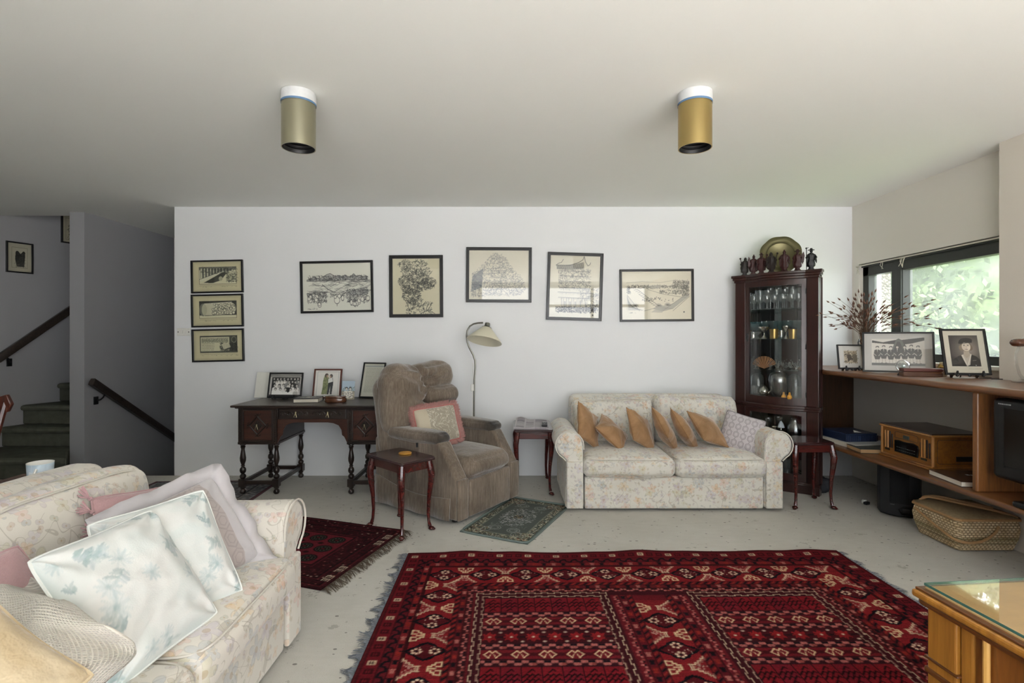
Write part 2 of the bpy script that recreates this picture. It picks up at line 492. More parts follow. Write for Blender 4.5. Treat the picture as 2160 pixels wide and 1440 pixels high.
def carpet():
    g = G('worn_wool_carpet'); v = g.coord()
    big = g.noise(v, 1.1, 5, .65); mid = g.noise(g.coord('Object', (1, 3.2, 1)), 9, 4, .6); fine = g.noise(v, 260, 2, .7)
    base = g.ramp(big, [(.25, 'bebcb4'), (.5, 'd3d1ca'), (.75, 'e0ded8')])
    base = g.mix(g.ma('MULTIPLY', mid, .45), base, lin('aba89f'))
    base = g.mix(g.ma('MULTIPLY', fine, .45), base, lin('a29f96'))
    vo = g.n('TexVoronoi', {'feature': 'F1'}, Scale=26.0, Randomness=1.0); g.nt.links.new(g.coord('Object', (1, 1.6, .01)), vo.inputs['Vector'])
    cs = g.n('SeparateColor'); g.nt.links.new(vo.outputs['Color'], cs.inputs[0])
    speck = g.ma('MULTIPLY', g.ma('LESS_THAN', vo.outputs['Distance'], g.ma('MULTIPLY', cs.outputs[1], .24)), g.ma('GREATER_THAN', cs.outputs[0], .62))
    base = g.mix(g.ma('MULTIPLY', speck, .72), base, lin('4b4640'))
    fk = g.noise(g.coord('Object', (1, 2.6, 1), (0,0,.5)), 34, 4, .75)
    base = g.mix(g.ma('MULTIPLY', g.ma('GREATER_THAN', fk, .685), .55), base, lin('56524a'))
    st = g.ma('GREATER_THAN', g.noise(v, 7, 5, .7), .64)
    base = g.mix(g.ma('MULTIPLY', st, .35), base, lin('6a6459'))
    h = g.ma('ADD', fine, g.ma('MULTIPLY', mid, .8)); g.bump(h, .6, .006)
    g.pr(Base_Color=base, Roughness=1.0); g.b.inputs['Specular IOR Level'].default_value = .05; g.b.inputs['Sheen Weight'].default_value = .15
    return g.m
M_carpet = carpet()
M_black = plain('black_paint', '17181a', .35, var=.2)
M_frameblack = plain('black_frame_lacquer', '141416', .3, var=.3, scale=8)
M_alu = plain('dark_anodised_window_metal', '2d302c', .45, 0, .15)
M_stepcarpet = plain('dark_green_stair_carpet', '5f6156', 1.0, var=.35, scale=14, bump=.5, bscale=220, spec=.05)
M_blackwood = wood('black_stained_handrail_wood', '1c1815', '3a2f27', .4, 'x')

LX = -6.4
mb = MB(); mb.box(LX, 3.2, FRONT_Y-.1, 4.6, -.12, 0); mb.box(LX, -4.05, 4.6, 6.25, -.12, 0)
struct(mb.build('floor', M_carpet, smooth=0))
mb = MB(); mb.box(LX, 3.3, FRONT_Y-.1, 4.94, 2.401, 2.55); mb.box(-4.117, 3.3, 4.94, 6.2, 2.401, 2.55)
struct(mb.build('ceiling', M_ceil, smooth=0))
mb = MB(); mb.box(-3.017, 3.3, 4.6, 4.76, 0, 2.401); mb.box(-3.017, -2.86, 4.76, 6.2, -2.4, 2.401); mb.box(-3.98, -2.9, 4.62, 4.76, -2.4, -.12)
struct(mb.build('wall_back', M_wall, smooth=0))
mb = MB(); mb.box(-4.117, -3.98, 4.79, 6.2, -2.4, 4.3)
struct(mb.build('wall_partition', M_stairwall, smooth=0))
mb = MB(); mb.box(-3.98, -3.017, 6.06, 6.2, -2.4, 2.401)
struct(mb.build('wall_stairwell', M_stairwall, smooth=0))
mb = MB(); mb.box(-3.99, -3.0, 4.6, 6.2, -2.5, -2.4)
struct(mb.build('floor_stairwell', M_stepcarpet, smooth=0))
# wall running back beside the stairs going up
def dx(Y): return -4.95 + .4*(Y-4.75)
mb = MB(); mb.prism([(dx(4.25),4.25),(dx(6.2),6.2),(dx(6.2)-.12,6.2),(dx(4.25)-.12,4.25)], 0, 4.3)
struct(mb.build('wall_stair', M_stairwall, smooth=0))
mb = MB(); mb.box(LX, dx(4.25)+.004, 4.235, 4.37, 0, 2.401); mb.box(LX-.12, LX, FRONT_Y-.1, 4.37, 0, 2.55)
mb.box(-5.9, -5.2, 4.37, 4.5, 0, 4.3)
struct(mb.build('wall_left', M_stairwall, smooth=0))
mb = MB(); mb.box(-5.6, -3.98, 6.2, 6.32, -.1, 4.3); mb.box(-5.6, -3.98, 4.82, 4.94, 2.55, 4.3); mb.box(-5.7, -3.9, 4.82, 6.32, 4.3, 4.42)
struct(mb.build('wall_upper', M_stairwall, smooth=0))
# right wall with the window opening
WY0, WY1, WZ0, WZ1 = 3.09, 4.51, 1.05, 1.872
mb = MB(); mb.box(3.04, 3.2, 3.09, 4.6, 0, WZ0); mb.box(3.04, 3.2, 3.09, 4.6, WZ1, 2.401); mb.box(3.04, 3.2, WY1, 4.6, WZ0, WZ1)
struct(mb.build('wall_right', M_warmwall, smooth=0))
mb = MB(); mb.box(2.925, 3.2, FRONT_Y-.1, 3.09, 0, 2.401)
struct(mb.build('wall_pier', M_pier, smooth=0))
# wall behind the camera, open to the garden through a wide window
mb = MB(); mb.box(LX, FX0, FRONT_Y-.12, FRONT_Y, 0, 2.401); mb.box(FX1, 3.2, FRONT_Y-.12, FRONT_Y, 0, 2.401)
mb.box(FX0, FX1, FRONT_Y-.12, FRONT_Y, 0, .2); mb.box(FX0, FX1, FRONT_Y-.12, FRONT_Y, 2.34, 2.401)
struct(mb.build('wall_front', M_wall, smooth=0))
w2 = struct(thing('window_2', None, None, (0, FRONT_Y-.06, 0)))
for x in (FX0+.03, .5, 1.7, FX1-.03):
    MB().box(x-.03, x+.03, -.03, .03, .2, 2.34).build('mullion', M_alu, w2, smooth=0)
for z in (.23, 1.9, 2.31):
    MB().box(FX0, FX1, -.025, .025, z-.03, z+.03).build('rail', M_alu, w2, smooth=0)

# window_1
w1 = struct(thing('window_1', None, None, (3.12, 0, 0)))
fr = MB()
fr.box(-.045, .03, WY0, WY1, WZ1-.105, WZ1-.012); fr.box(-.06, .03, WY0, WY1, WZ1-.03, WZ1)
fr.box(-.045, .03, WY0, WY1, WZ0, WZ0+.062); fr.box(-.045, .03, WY1-.07, WY1, WZ0, WZ1); fr.box(-.045, .03, WY0, WY0+.05, WZ0, WZ1)
fr.build('window_frame', M_alu, w1, smooth=0, bevel=.003)
mu = MB(); mu.box(-.05, .03, 4.045, 4.165, WZ0+.05, WZ1-.09); mu.box(-.062, -.045, 4.05, 4.10, WZ0+.05, WZ1-.09); mu.build('mullion', M_alu, w1, smooth=0, bevel=.003)
M_pane = thin_glass('hazy_window_glass', (.97,.99,.98), .6, .08)
M_pane2 = thin_glass('rippled_side_glass', (.97,.99,.98), .6, .05)
MB().box(.004, .010, WY0+.05, 4.045, WZ0+.06, WZ1-.10).build('pane', M_pane, w1, smooth=0)
MB().box(.004, .010, 4.165, WY1-.07, WZ0+.06, WZ1-.10).build('pane', M_pane2, w1, smooth=0)
M_sill = plain('white_sill_paint', 'eceae4', .4)
struct(MB().box(2.995, 3.115, WY0, WY1, WZ0-.022, WZ0+.004).build('trim_1', M_sill, smooth=0, bevel=.003))

# curtain track with its clips
M_track = plain('off_white_plastic', 'cfcabd', .45)
ct = thing('curtain_track', 'thin off-white curtain track along the top of the window with stray clips', 'curtain track', (3.03, 3.8, 1.855))
tb = MB(); tb.box(-.006, .006, -.70, .73, -.004, .004); tb.build('rail', M_track, ct, smooth=0)
for (y, n) in ((.69, 2), (.40, 2), (.16, 5)):
    hk = MB()
    for k in range(n):
        hk.tube([(-.004, y+.012*k, 0), (-.02, y+.012*k+rnd.uniform(-.02,.02), -.03), (-.012, y+.012*k+rnd.uniform(-.03,.03), -.06-rnd.uniform(0,.02))], .0022, 5)
    hk.build('hook', M_track, ct)

# ceiling edge: stairs
M_hand = M_blackwood
st = struct(thing('staircase_up', None, None, (0,0,0)))
ys = [4.46, 4.92, 5.07, 5.35, 5.6, 5.85]
for i, y in enumerate(ys):
    z0, z1 = .19*i, .19*(i+1)
    y2 = ys[i+1]+.12 if i < 5 else 6.18
    xl = dx(y); poly = [(xl+.0, y), (-4.12 if i else -3.80, y-.02 if i else y-.0), (-4.12 if i else -3.80, (6.18 if i else 4.785)), (dx(6.18), 6.18)]
    if i == 0: poly = [(dx(y), y), (-3.86, y), (-4.128, 4.785), (-4.12, 6.18), (dx(6.18), 6.18)]
    m = MB(); m.prism(poly, z0, z1)
    m.tube([(poly[0][0]+.01, poly[0][1]-.012, z1-.028), (poly[1][0]-.01, poly[1][1]-.012, z1-.028)], .028, 8)
    m.build('step', M_stepcarpet, st, bevel=.012)
sd = struct(thing('staircase_down', None, None, (0,0,0)))
for i in range(6):
    MB().box(-3.978, -3.019, 4.62+.22*i+.0, 4.86+.22*i, -2.4, -.2*(i+1)).build('step', M_stepcarpet, sd, bevel=.01)

def handrail(name, label, pts, out, brk):
    t = thing(name, label, 'handrail', pts[0])
    o = Vector(pts[0]); a = Vector((0,0,0)); b = Vector(pts[1])-o
    d = b.normalized(); side = Vector(out).normalized(); upv = side.cross(d).normalized()
    if upv.z < 0: upv = -upv
    poly = [(-.022,-.035),(.022,-.035),(.026,.0),(.020,.032),(-.020,.032),(-.026,0)]
    m = MB(); M = Matrix((side, upv, d)).transposed().to_4x4()
    m.prism(poly, 0, b.length, M); m.build('rail', M_hand, t, bevel=.004)
    for f in brk:
        p = a+d*b.length*f; q = p-upv*.035; w = p-side*.055-upv*.10
        k = MB(); k.tube([q, q-upv*.03, q-upv*.055-side*.015, w+side*.012], .007, 8)
        k.cbox((0,0,0), (.045,.012,.075) if abs(side.y) > abs(side.x) else (.012,.045,.075), Matrix.Translation(w)); k.build('bracket', M_black, t)
    return t
handrail('handrail', 'dark wooden handrail sloping down into the stairwell on the grey partition', [(-3.92, 4.80, .825), (-3.92, 6.02, .045)], (1,0,0), [.14])
n_ = Vector((1,-.4,0)).normalized()
p0 = Vector((dx(4.86),4.86,1.02)) + n_*.06; p1 = Vector((dx(5.75),5.75,1.83)) + n_*.06
handrail('handrail', 'dark wooden handrail climbing the stair wall at far left', [p0, p1], n_, [.06, .8])

# light switch
ls = thing('light_switch', 'white double light switch plate beside the stack of three prints', 'switch', at(388.5, 700, 4.6))
M_plast = plain('white_switch_plastic', 'dfdfda', .35)
MB().cbox((0,-.005,0), (.118,.009,.068)).build('plate', M_plast, ls, smooth=0, bevel=.003)
for x in (-.012, .012): MB().cbox((x,-.012,0), (.014,.008,.026)).build('rocker', M_plast, ls, smooth=0, bevel=.002)
for x in (-.047, .047): MB().cbox((x,-.010,0), (.008,.003,.008)).build('screw', M_black, ls, smooth=0)

# ceiling downlights
def brass(name, c):
    g = G(name); v = g.coord('Object', (1,1,.4))
    f = g.noise(v, 14, 3); b = g.noise(g.coord('Object', (1,1,60)), 12, 2)
    g.bump(b, .06, .001)
    g.pr(Base_Color=g.mix(f, lin(c), tuple(x*.8 for x in lin(c))), Metallic=1.0, Roughness=.32); return g.m
M_tape = plain('blue_masking_tape', '5b7a9c', .7)
M_ring = plain('white_painted_ring', 'cfd1d2', .6, bump=.4, bscale=40)
M_inner = plain('black_baffle', '1a1a1c', .5)
for lab, px, c, tn, Y in (('dull brass ceiling spotlight tube nearer the stairs, blue tape under its white ring', 630, 'bdb9a0', 8, 2.46),
                  ('brighter gold ceiling spotlight tube nearer the window, blue tape under its white ring', 1466, 'c6ae74', -8, 2.46)):
    x = (px-1080)/FPX*Y
    t = thing('ceiling_spotlight', lab, 'ceiling light', (x, Y, 2.40), group='brass tube spotlights on the ceiling')
    r = .0775; L = .262
    MB().openlathe([(r+.001,.0),(r+.003,-.046),(r+.0015,-.047)], 40).build('mounting_ring', M_ring, t, 60)
    MB().openlathe([(r+.0024,-.046),(r+.0018,-.056)], 40).build('masking_tape', M_tape, t, 60)
    MB().openlathe([(r,-.04),(r,-L),(r-.004,-L),(r-.004,-L+.002)], 48).build('tube', brass('brushed_brass', c), t, 50)
    pr = [(r-.0045,-L+.001)]
    for k in range(12): z = -L+.012+k*.018; pr += [(r-.006, z), (r-.010, z+.006), (r-.006, z+.012)]
    MB().openlathe(pr+[(.0,-.03)], 32).build('baffle', M_inner, t, 30)

# ---------------------------------------------------------------- outside
M_pebble = None
g = G('pebbledash_concrete'); vo = g.n('TexVoronoi', {'feature': 'F1'}, Scale=55.0); g.nt.links.new(g.coord(), vo.inputs['Vector'])
g.bump(vo.outputs['Distance'], .9, .01); g.pr(Base_Color=g.ramp(vo.outputs['Distance'], [(.1,'6c665c'), (.6,'3a352e')]), Roughness=.95)
tag(MB().box(3.26, 3.40, 4.62, 4.80, 0, 2.6).build('garden_wall', g.m, smooth=0), 'pebbledash garden wall end seen through the narrow window pane', 'wall')
M_bounce = plain('pale_bounce_slab', 'd6d1cd', .9, var=.08, scale=3)
struct(MB().box(-30, 30, -24, FRONT_Y-.12, -.7, -.06).build('floor_bounce_slab', M_bounce, smooth=0))  # unseen pale slab added to throw daylight up onto the ceiling
M_lawn = plain('lawn_ground', '5c6b3c', 1, var=.3, scale=3)
struct(MB().box(-40, 40, -40, 60, -.9, -.7).build('floor_ground', M_lawn, smooth=0))
def leafmat(name, a, b, c):
    g = G(name); f = g.noise(g.coord(), 1.6, 4, .7); col = g.ramp(f, [(.3,a),(.5,b),(.7,c)])
    g.pr(Base_Color=col, Roughness=.6); g.b.inputs['Specular IOR Level'].default_value = .2
    tr = g.n('BsdfTranslucent', Color=col).outputs[0]
    mx = g.nt.nodes.new('ShaderNodeMixShader'); mx.inputs[0].default_value = .45
    g.nt.links.new(g.b.outputs[0], mx.inputs[1]); g.nt.links.new(tr, mx.inputs[2]); g.nt.links.new(mx.outputs[0], g.out.inputs[0]); return g.m
ML = [leafmat('pale_green_leaves', '333e28', '485636', '6a754f'), leafmat('mid_green_leaves', '33412a', '4c5d3a', '6d7c52'), leafmat('grey_green_leaves', '3c4838', '56644e', '77836c')]
M_trunk = plain('grey_bark', '6d6557', .9, var=.3)
def tree(lab, x, y, zc, rx, rz, mi, n, seed):
    n = int(n*1.5)
    r = np.random.RandomState(seed); t = thing('tree', lab, 'tree', (x, y, -.7), group='trees outside the window')
    nb = 26; c = r.normal(size=(nb,3)); c /= np.linalg.norm(c, axis=1)[:,None]; c *= r.uniform(.25,1,(nb,1))**.5*np.array([rx,rx,rz])*.8
    k = r.randint(0, nb, n); p = c[k] + r.normal(size=(n,3))*rx*.17 + np.array([0,0,zc+.7])
    a = r.normal(size=(n,3)); a /= np.linalg.norm(a,axis=1)[:,None]; b = np.cross(a, r.normal(size=(n,3))); b /= np.linalg.norm(b,axis=1)[:,None]
    s = r.uniform(.028,.062,(n,1)); q = np.stack([p-a*s, p+b*s*.5, p+a*s, p-b*s*.5], axis=1).reshape(-1,3)
    me = bpy.data.meshes.new('foliage'); me.vertices.add(4*n); me.vertices.foreach_set('co', q.ravel())
    me.loops.add(4*n); me.loops.foreach_set('vertex_index', np.arange(4*n, dtype=np.int32)); me.polygons.add(n); me.polygons.foreach_set('loop_start', np.arange(0,4*n,4,dtype=np.int32))
    me.update(calc_edges=True); me.materials.append(ML[mi])
    o = bpy.data.objects.new('foliage', me); COL.objects.link(o); o.parent = t; o['kind'] = 'stuff'
    def lump(q):
        q = Vector(q); return q + noise.noise_vector(q*1.3+Vector((seed,0,0)))*.30 + noise.noise_vector(q*5+Vector((seed,3,0)))*.10
    cm = MB(); cm.ball((0,0,0), 1, 28, (rx*.80,rx*.80,rz*.80)); cm.v = [tuple(lump(q)+Vector((0,0,zc+.7))) for q in cm.v]; cm.build('crown_core', ML[mi], t)['kind'] = 'stuff'  # solid core added inside the crown to block the bright sky
    MB().tube([(0,0,0),(.05,.03,(zc+.7)*.5),(0,0,zc+.7)], [.14,.10,.05], 8).build('trunk', M_trunk, t)
tree('pale leafy tree close outside, filling the right half of the large pane', 5.9, 7.0, 1.7, 1.7, 1.9, 0, 15000, 1)
tree('mid-green tree just beyond the mullion, behind the pale tree', 6.6, 9.6, 2.0, 2.0, 2.2, 1, 13000, 2)
tree('greyish hazy tree at the far right edge of the view through the window', 8.8, 8.6, 2.4, 2.3, 2.6, 2, 14000, 3)
tree('tall pale-green tree furthest back, seen high between the others', 8.6, 12.4, 3.2, 2.8, 3.0, 0, 14000, 4)
tree('low bushy tree under the others, seen at the bottom of the large pane', 5.4, 6.1, .1, 1.2, .9, 1, 9000, 5)
tree('tall tree far behind the pebbledash wall, filling the narrow pane', 10.5, 14.6, 3.4, 3.2, 3.6, 2, 12000, 6)
tree('broad tree far behind on the right, closing the gap in the large pane', 13.0, 12.6, 3.6, 3.2, 3.8, 0, 12000, 7)
# ================================================================ RUGS
M_pile = attr('hand_knotted_wool_pile', 1.0, .5, 350, tint=5.0)
M_pile.node_tree.nodes['Principled BSDF'].inputs['Specular IOR Level'].default_value = .08
def fringe(name, m, parent, L, depth, n, side, lean=.3, seed=1, w=.0022):
    r = random.Random(seed); mb = MB()
    for k in range(n):
        y = -L/2+L*(k+.5)/n+r.uniform(-.3,.3)*L/n; c = .35*math.sin(k*.27)+.2*math.sin(k*.9+1)
        d = depth*(.75+.35*math.sin(k*.21+2)+r.uniform(-.15,.15)); x1 = side*d; y1 = y+(lean+c)*d
        z = .004+r.uniform(0,.004)
        mb.v += [(0,y-w,.003),(0,y+w,.003),(x1*.5,y+(y1-y)*.4+w,z+.003),(x1*.5,y+(y1-y)*.4-w,z+.003),(x1,y1+w*.6,.003),(x1,y1-w*.6,.003)]
        b = len(mb.v)-6; mb.f += [(b,b+1,b+2,b+3),(b+3,b+2,b+4,b+5)]
    o = mb.build(name, m, parent, smooth=0); o['kind'] = 'stuff'; return o

def big_rug():
    PX = 222.0; W, H = int(2.455*PX), int(2.80*PX)
    c = Cv(W, H, '7c1420'); red, dk, bl, wh, pk, rd2 = '861824', '3a0c12', '131019', 'd8c6a8', 'c06a68', '9c2620'
    r = c.r; S = PX
    def R_(x0,y0,x1,y1,col,al=1): c.rect(x0*S,y0*S,x1*S,y1*S,col,al)
    def L_(x0,y0,x1,y1,w,col,al=1): c.line(x0*S,y0*S,x1*S,y1*S,max(1.0,w*S),col,al)
    def outl(i, w, col): R_(i[0],i[1],i[2],i[1]+w,col); R_(i[0],i[3]-w,i[2],i[3],col); R_(i[0],i[1],i[0]+w,i[3],col); R_(i[2]-w,i[1],i[2],i[3],col)
    WW, HH = 2.455, 2.80
    # a band runs round the rug between two offsets; every motif is laid along its four sides
    def ring(o0, o1, bg, step, fn, oy=1.15):
        a0, a1, b0, b1 = o0, o1, o0*oy, o1*oy
        R_(a0,b0,WW-a0,b1,bg); R_(a0,HH-b1,WW-a0,HH-b0,bg); R_(a0,b0,a1,HH-b0,bg); R_(WW-a1,b0,WW-a0,HH-b0,bg)
        for (x0,y0,x1,y1) in ((a0,b0,WW-a0,b0),(a0,HH-b0,WW-a0,HH-b0),(a0,b0,a0,HH-b0),(WW-a0,b0,WW-a0,HH-b0)): L_(x0,y0,x1,y1,.004,dk)
        if not fn: return
        cx = (a0+a1)/2; cy = (b0+b1)/2; n = int(round((WW-2*cx)/step)); 
        for i in range(n+1):
            x = cx+(WW-2*cx)*i/n; fn(x, cy, 'h', i, b1-b0); fn(x, HH-cy, 'h', i, b1-b0)
        n = int(round((HH-2*cy)/step))
        for i in range(1, n):
            y = cy+(HH-2*cy)*i/n; fn(cx, y, 'v', i, a1-a0); fn(WW-cx, y, 'v', i, a1-a0)
    def sq(x,y,d,i,w):
        col = wh if i % 3 == 0 else dk; R_(x-.017,y-.014,x+.017,y+.014,col); i_ = red if i % 3 else bl
        for k in (-.008,.003): R_(x+k-.001,y-.009,x+k+.003,y+.009,i_ if i%3 else '3a2024')
        R_(x-.011,y-.001,x+.011,y+.002,i_ if i%3 else '3a2024')
    def ess(x,y,d,i,w):
        a = w*.36; p = [(-a,a*.6),(-a*.2,a),(a*.1,-a*.2),(a,-a*.9)] if i%2 else [(-a,-a*.6),(-a*.2,-a),(a*.1,a*.2),(a,a*.9)]
        if d == 'v': p = [(q,t) for t,q in p]
        for k in range(3): L_(x+p[k][0],y+p[k][1],x+p[k+1][0],y+p[k+1][1],.009,bl)
    def xm(x,y,d,i,w):
        col = (bl,'b9706a',bl,rd2)[i%4]; a = w*.42
        for k in (-1,0,1):
            L_(x+k*a*.5-a*.3,y-a*.8,x+k*a*.2+a*.3,y+a*.8,.004,col); L_(x+k*a*.5+a*.3,y-a*.8,x+k*a*.2-a*.3,y+a*.8,.004,col)
    def barb(x,y,d,i,w):
        a = w*.4; L_(x-a,y+a,x+a,y-a,.008,bl if i%2 else rd2)
    def leaf(x,y,d,i,w):
        a = w*.30; s_ = 1 if i%2 else -1; q = (a*.55,a*.5*s_) if d=='h' else (a*.5*s_,a*.55)
        c.ell((x-q[0])*S,(y-q[1])*S,a*S*.7,a*S*.62,pk if i%4 else 'a54a45'); c.ell((x+q[0])*S,(y+q[1])*S,a*S*.62,a*S*.7,pk)
        c.ell((x+q[1]*.9)*S,(y-q[0]*.9)*S,a*S*.45,a*S*.45,bl)
    def flower(x,y,s=.017):
        for k in range(6):
            a = k*math.pi/3+.3; c.ell((x+s*math.cos(a))*S,(y+s*.9*math.sin(a))*S,.0065*S,.006*S,'f0dcc0'); 
        c.ell(x*S,y*S,.005*S,.005*S,bl)
    def medal(x,y,d,i):
        a, b = (.085,.062) if d=='v' else (.082,.066)
        c.poly([((x+p*a)*S,(y+q*b)*S) for p,q in ((0,-1),(.35,-.8),(.5,-.5),(.8,-.3),(1,0),(.8,.3),(.5,.5),(.35,.8),(0,1),(-.35,.8),(-.5,.5),(-.8,.3),(-1,0),(-.8,-.3),(-.5,-.5),(-.35,-.8))], bl)
        a*=.82; b*=.8
        c.poly([((x+p*a)*S,(y+q*b)*S) for p,q in ((0,-1),(.5,-.55),(1,0),(.5,.55),(0,1),(-.5,.55),(-1,0),(-.5,-.55))], '5a101a')
        for k in range(14): c.rect((x+r.uniform(-.045,.045))*S,(y+r.uniform(-.03,.03))*S,(x)*S,(y)*S,bl) if False else c.ell((x+r.uniform(-.05,.05))*S,(y+r.uniform(-.032,.032))*S,.6,.6,'d9c4b4')
        L_(x-.10,y,x-.075,y,.006,bl); L_(x+.075,y,x+.10,y,.006,bl)
        if i%2: flower(x-.036,y); flower(x+.036,y)
        else: flower(x,y-.030); flower(x,y+.030)
    def cup(x,y,d,sg,u=.062,v=.060):
        # stepped white chalice opening along +axis*sg, closed by a small H foot
        def P(p,q): return (x+q*sg, y+p) if d=='v' else (x+p, y+q*sg)
        for s_ in (-1,1):
            st = [(.008,.0),(.014,.0),(.014,.010),(.024,.014),(.024,.022),(.036,.026),(.036,.034),(.050,.038),(.050,.046),(.062,.048)]
            pts = [P(s_*p*u/.062,q*v/.05) for p,q in st]
            for k in range(len(pts)-1): L_(*pts[k],*pts[k+1],.0065,wh)
            pts = [P(s_*(p-.008)*u/.062,(q+.004)*v/.05) for p,q in st[2:]]
            for k in range(len(pts)-1): L_(*pts[k],*pts[k+1],.003,'a8766a',.8)
        a,b = P(-.016,-.008),P(.016,-.008); L_(*a,*b,.006,wh); a,b = P(0,-.008),P(0,.006); L_(*a,*b,.006,wh); 
        a,b = P(-.016,-.014),P(-.016,-.002); L_(*a,*b,.005,wh); a,b = P(.016,-.014),P(.016,-.002); L_(*a,*b,.005,wh)
        for k in range(10):
            q = r.uniform(.012,.045); p = r.uniform(-.6,.6)*q; a = P(p,q*v/.05); c.ell(a[0]*S,a[1]*S,.7,.7,'c9b0a4')
    def tri(x,y,d,sg):
        def P(p,q): return (x+q*sg, y+p) if d=='v' else (x+p, y+q*sg)
        st = [(.0,0),(.012,0),(.012,.012),(.022,.014),(.022,.024),(.034,.026),(.038,.050),(.012,.050),(.012,.030)]
        for s_ in (-1,1):
            pts = [P(s_*p,q) for p,q in st]
            for k in range(len(pts)-1): L_(*pts[k],*pts[k+1],.0072,'e6d2a8')
        a,b = P(0,0),P(0,.028); L_(*a,*b,.008,'e6d2a8')
    ring(0.0, .016, '5e1a20', 1, None)
    ring(.016, .078, '74131f', .052, sq)
    ring(.078, .118, '6a1520', .030, ess)
    ring(.118, .150, '8a2026', .052, xm)
    ring(.150, .158, dk, 1, None)
    # main border
    a0, a1 = .158, .318
    ring(a0, a1, red, 1, None)
    def border(x, y, d, i, w):
        k = i % 2
        if k == 0: medal(x, y, d, i//2)
        else:
            f = 1 if (i//2) % 2 else -1
            cup(x - (0 if d=='h' else f*.020), y - (f*.020 if d=='h' else 0), d, -f) ; tri(x + (0 if d=='h' else f*.024), y + (f*.024 if d=='h' else 0), d, f)
    ring(a0+.004, a1-.004, '8d1a22', .105, border)
    ring(.318, .340, '701520', .020, barb)
    ring(.340, .368, '6d1820', .050, xm)
    ring(.368, .402, '3c1016', .030, leaf)
    R_(.402,.402*1.15,WW-.402,HH-.402*1.15,'701420')
    # white meander frames round the four panels, the cross between them
    def meander(x0,y0,x1,y1):
        for off in (0.0, .030):
            for (ax,ay,bx,by,n_) in ((x0+off,y0+off,x1-off,y0+off,1),(x0+off,y1-off,x1-off,y1-off,-1),(x0+off,y0+off,x0+off,y1-off,2),(x1-off,y0+off,x1-off,y1-off,-2)):
                ln = math.hypot(bx-ax,by-ay); n = max(2,int(ln/.030)); pts = []
                for k in range(n+1):
                    t = k/n; e = .008*(1 if (k//1)%2 else 0); X = ax+(bx-ax)*t; Y = ay+(by-ay)*t
                    f = 1
                    if n_ in (1,-1): q = (X, Y+e*f*n_)
                    else: q = (X+e*f*(1 if n_>0 else -1), Y)
                    if pts: pts.append((q[0], pts[-1][1]) if n_ in (1,-1) else (pts[-1][0], q[1]))
                    pts.append(q)
                for k in range(len(pts)-1): L_(*pts[k],*pts[k+1],.0040,'cdbba0')
    top, bot = .462, HH-.462
    cx0, cx1 = 1.035, WW-1.035; cy0, cy1 = 1.19, HH-1.19
    R_(.41,top,WW-.41,bot,'43101a')
    for (x0,x1) in ((.41,cx0),(cx1,WW-.41)):
        for (y0,y1) in ((top,cy0),(cy1,bot)):
            meander(x0+.004,y0+.004,x1-.004,y1-.004)
            i0,i1,j0,j1 = x0+.044,x1-.044,y0+.05,y1-.05
            R_(i0,j0,i1,j1,'84121f')
            hgt = j1-j0
            rows = [(0,.20,'lat'),(.20,.265,'leaf'),(.265,.365,'dia'),(.365,.43,'leaf'),(.43,.57,'zig'),(.57,.635,'leaf'),(.635,.735,'dia'),(.735,.80,'leaf'),(.80,1,'lat')]
            for (u,v,kd) in rows:
                ya, yb = j0+u*hgt, j0+v*hgt; L_(i0,ya,i1,ya,.003,bl)
                if kd == 'lat':
                    n = 7
                    for k in range(n):
                        xa = i0+(i1-i0)*k/n; xb = i0+(i1-i0)*(k+1)/n; L_(xa,ya,xa,yb,.0035,'2a0a12')
                        R_(xa+.004,ya+.004,xb-.004,yb-.004,('8c1622','821626','8a1622')[k%3])
                        for q in range(4):
                            for p in range(3):
                                X = xa+(xb-xa)*(.14+.27*p); Y = ya+(yb-ya)*(.20+.21*q); 
                                if abs((p-1)/2.4)+abs((q-1.5)/2.6) < .95:
                                    L_(X-.006,Y+.010,X+.010,Y-.008,.0056,'120409'); L_(X+.010,Y-.008,X+.018,Y+.002,.0052,'120409')
                elif kd == 'leaf':
                    R_(i0,ya+.003,i1,yb-.003,'35101a'); n = int((i1-i0)/.028)
                    for k in range(n): leaf(i0+(k+.6)*.028,(ya+yb)/2,'h',k+1,(yb-ya)*1.15)
                elif kd == 'dia':
                    R_(i0,ya+.003,i1,yb-.003,'7b1622'); n = 5
                    for k in range(n):
                        X = i0+(i1-i0)*(k+.42)/n; Y = (ya+yb)/2; a, b = .032, (yb-ya)*.36
                        for P in (((-a,0),(-a*.35,-b)),((-a*.35,-b),(0,-b*.4)),((0,-b*.4),(a*.35,-b)),((a*.35,-b),(a,0)),((a,0),(a*.45,b*.9)),((-a,0),(-a*.45,b*.9))): L_(X+P[0][0],Y+P[0][1],X+P[1][0],Y+P[1][1],.006,'e8d3a8')
                        L_(X-a*.45,Y+b*.9,X-a*.2,Y,.004,'e8d3a8'); L_(X+a*.45,Y+b*.9,X+a*.2,Y,.004,'e8d3a8')
                        X2 = X+(i1-i0)/n/2; L_(X2-.03,Y-.016,X2+.03,Y+.016,.003,'3a0c14'); L_(X2-.03,Y+.016,X2+.03,Y-.016,.003,'3a0c14'); c.ell(X2*S,Y*S,3,2.4,'4a0f18')
                else:
                    R_(i0,ya+.003,i1,yb-.003,'4a0f18'); n = 6
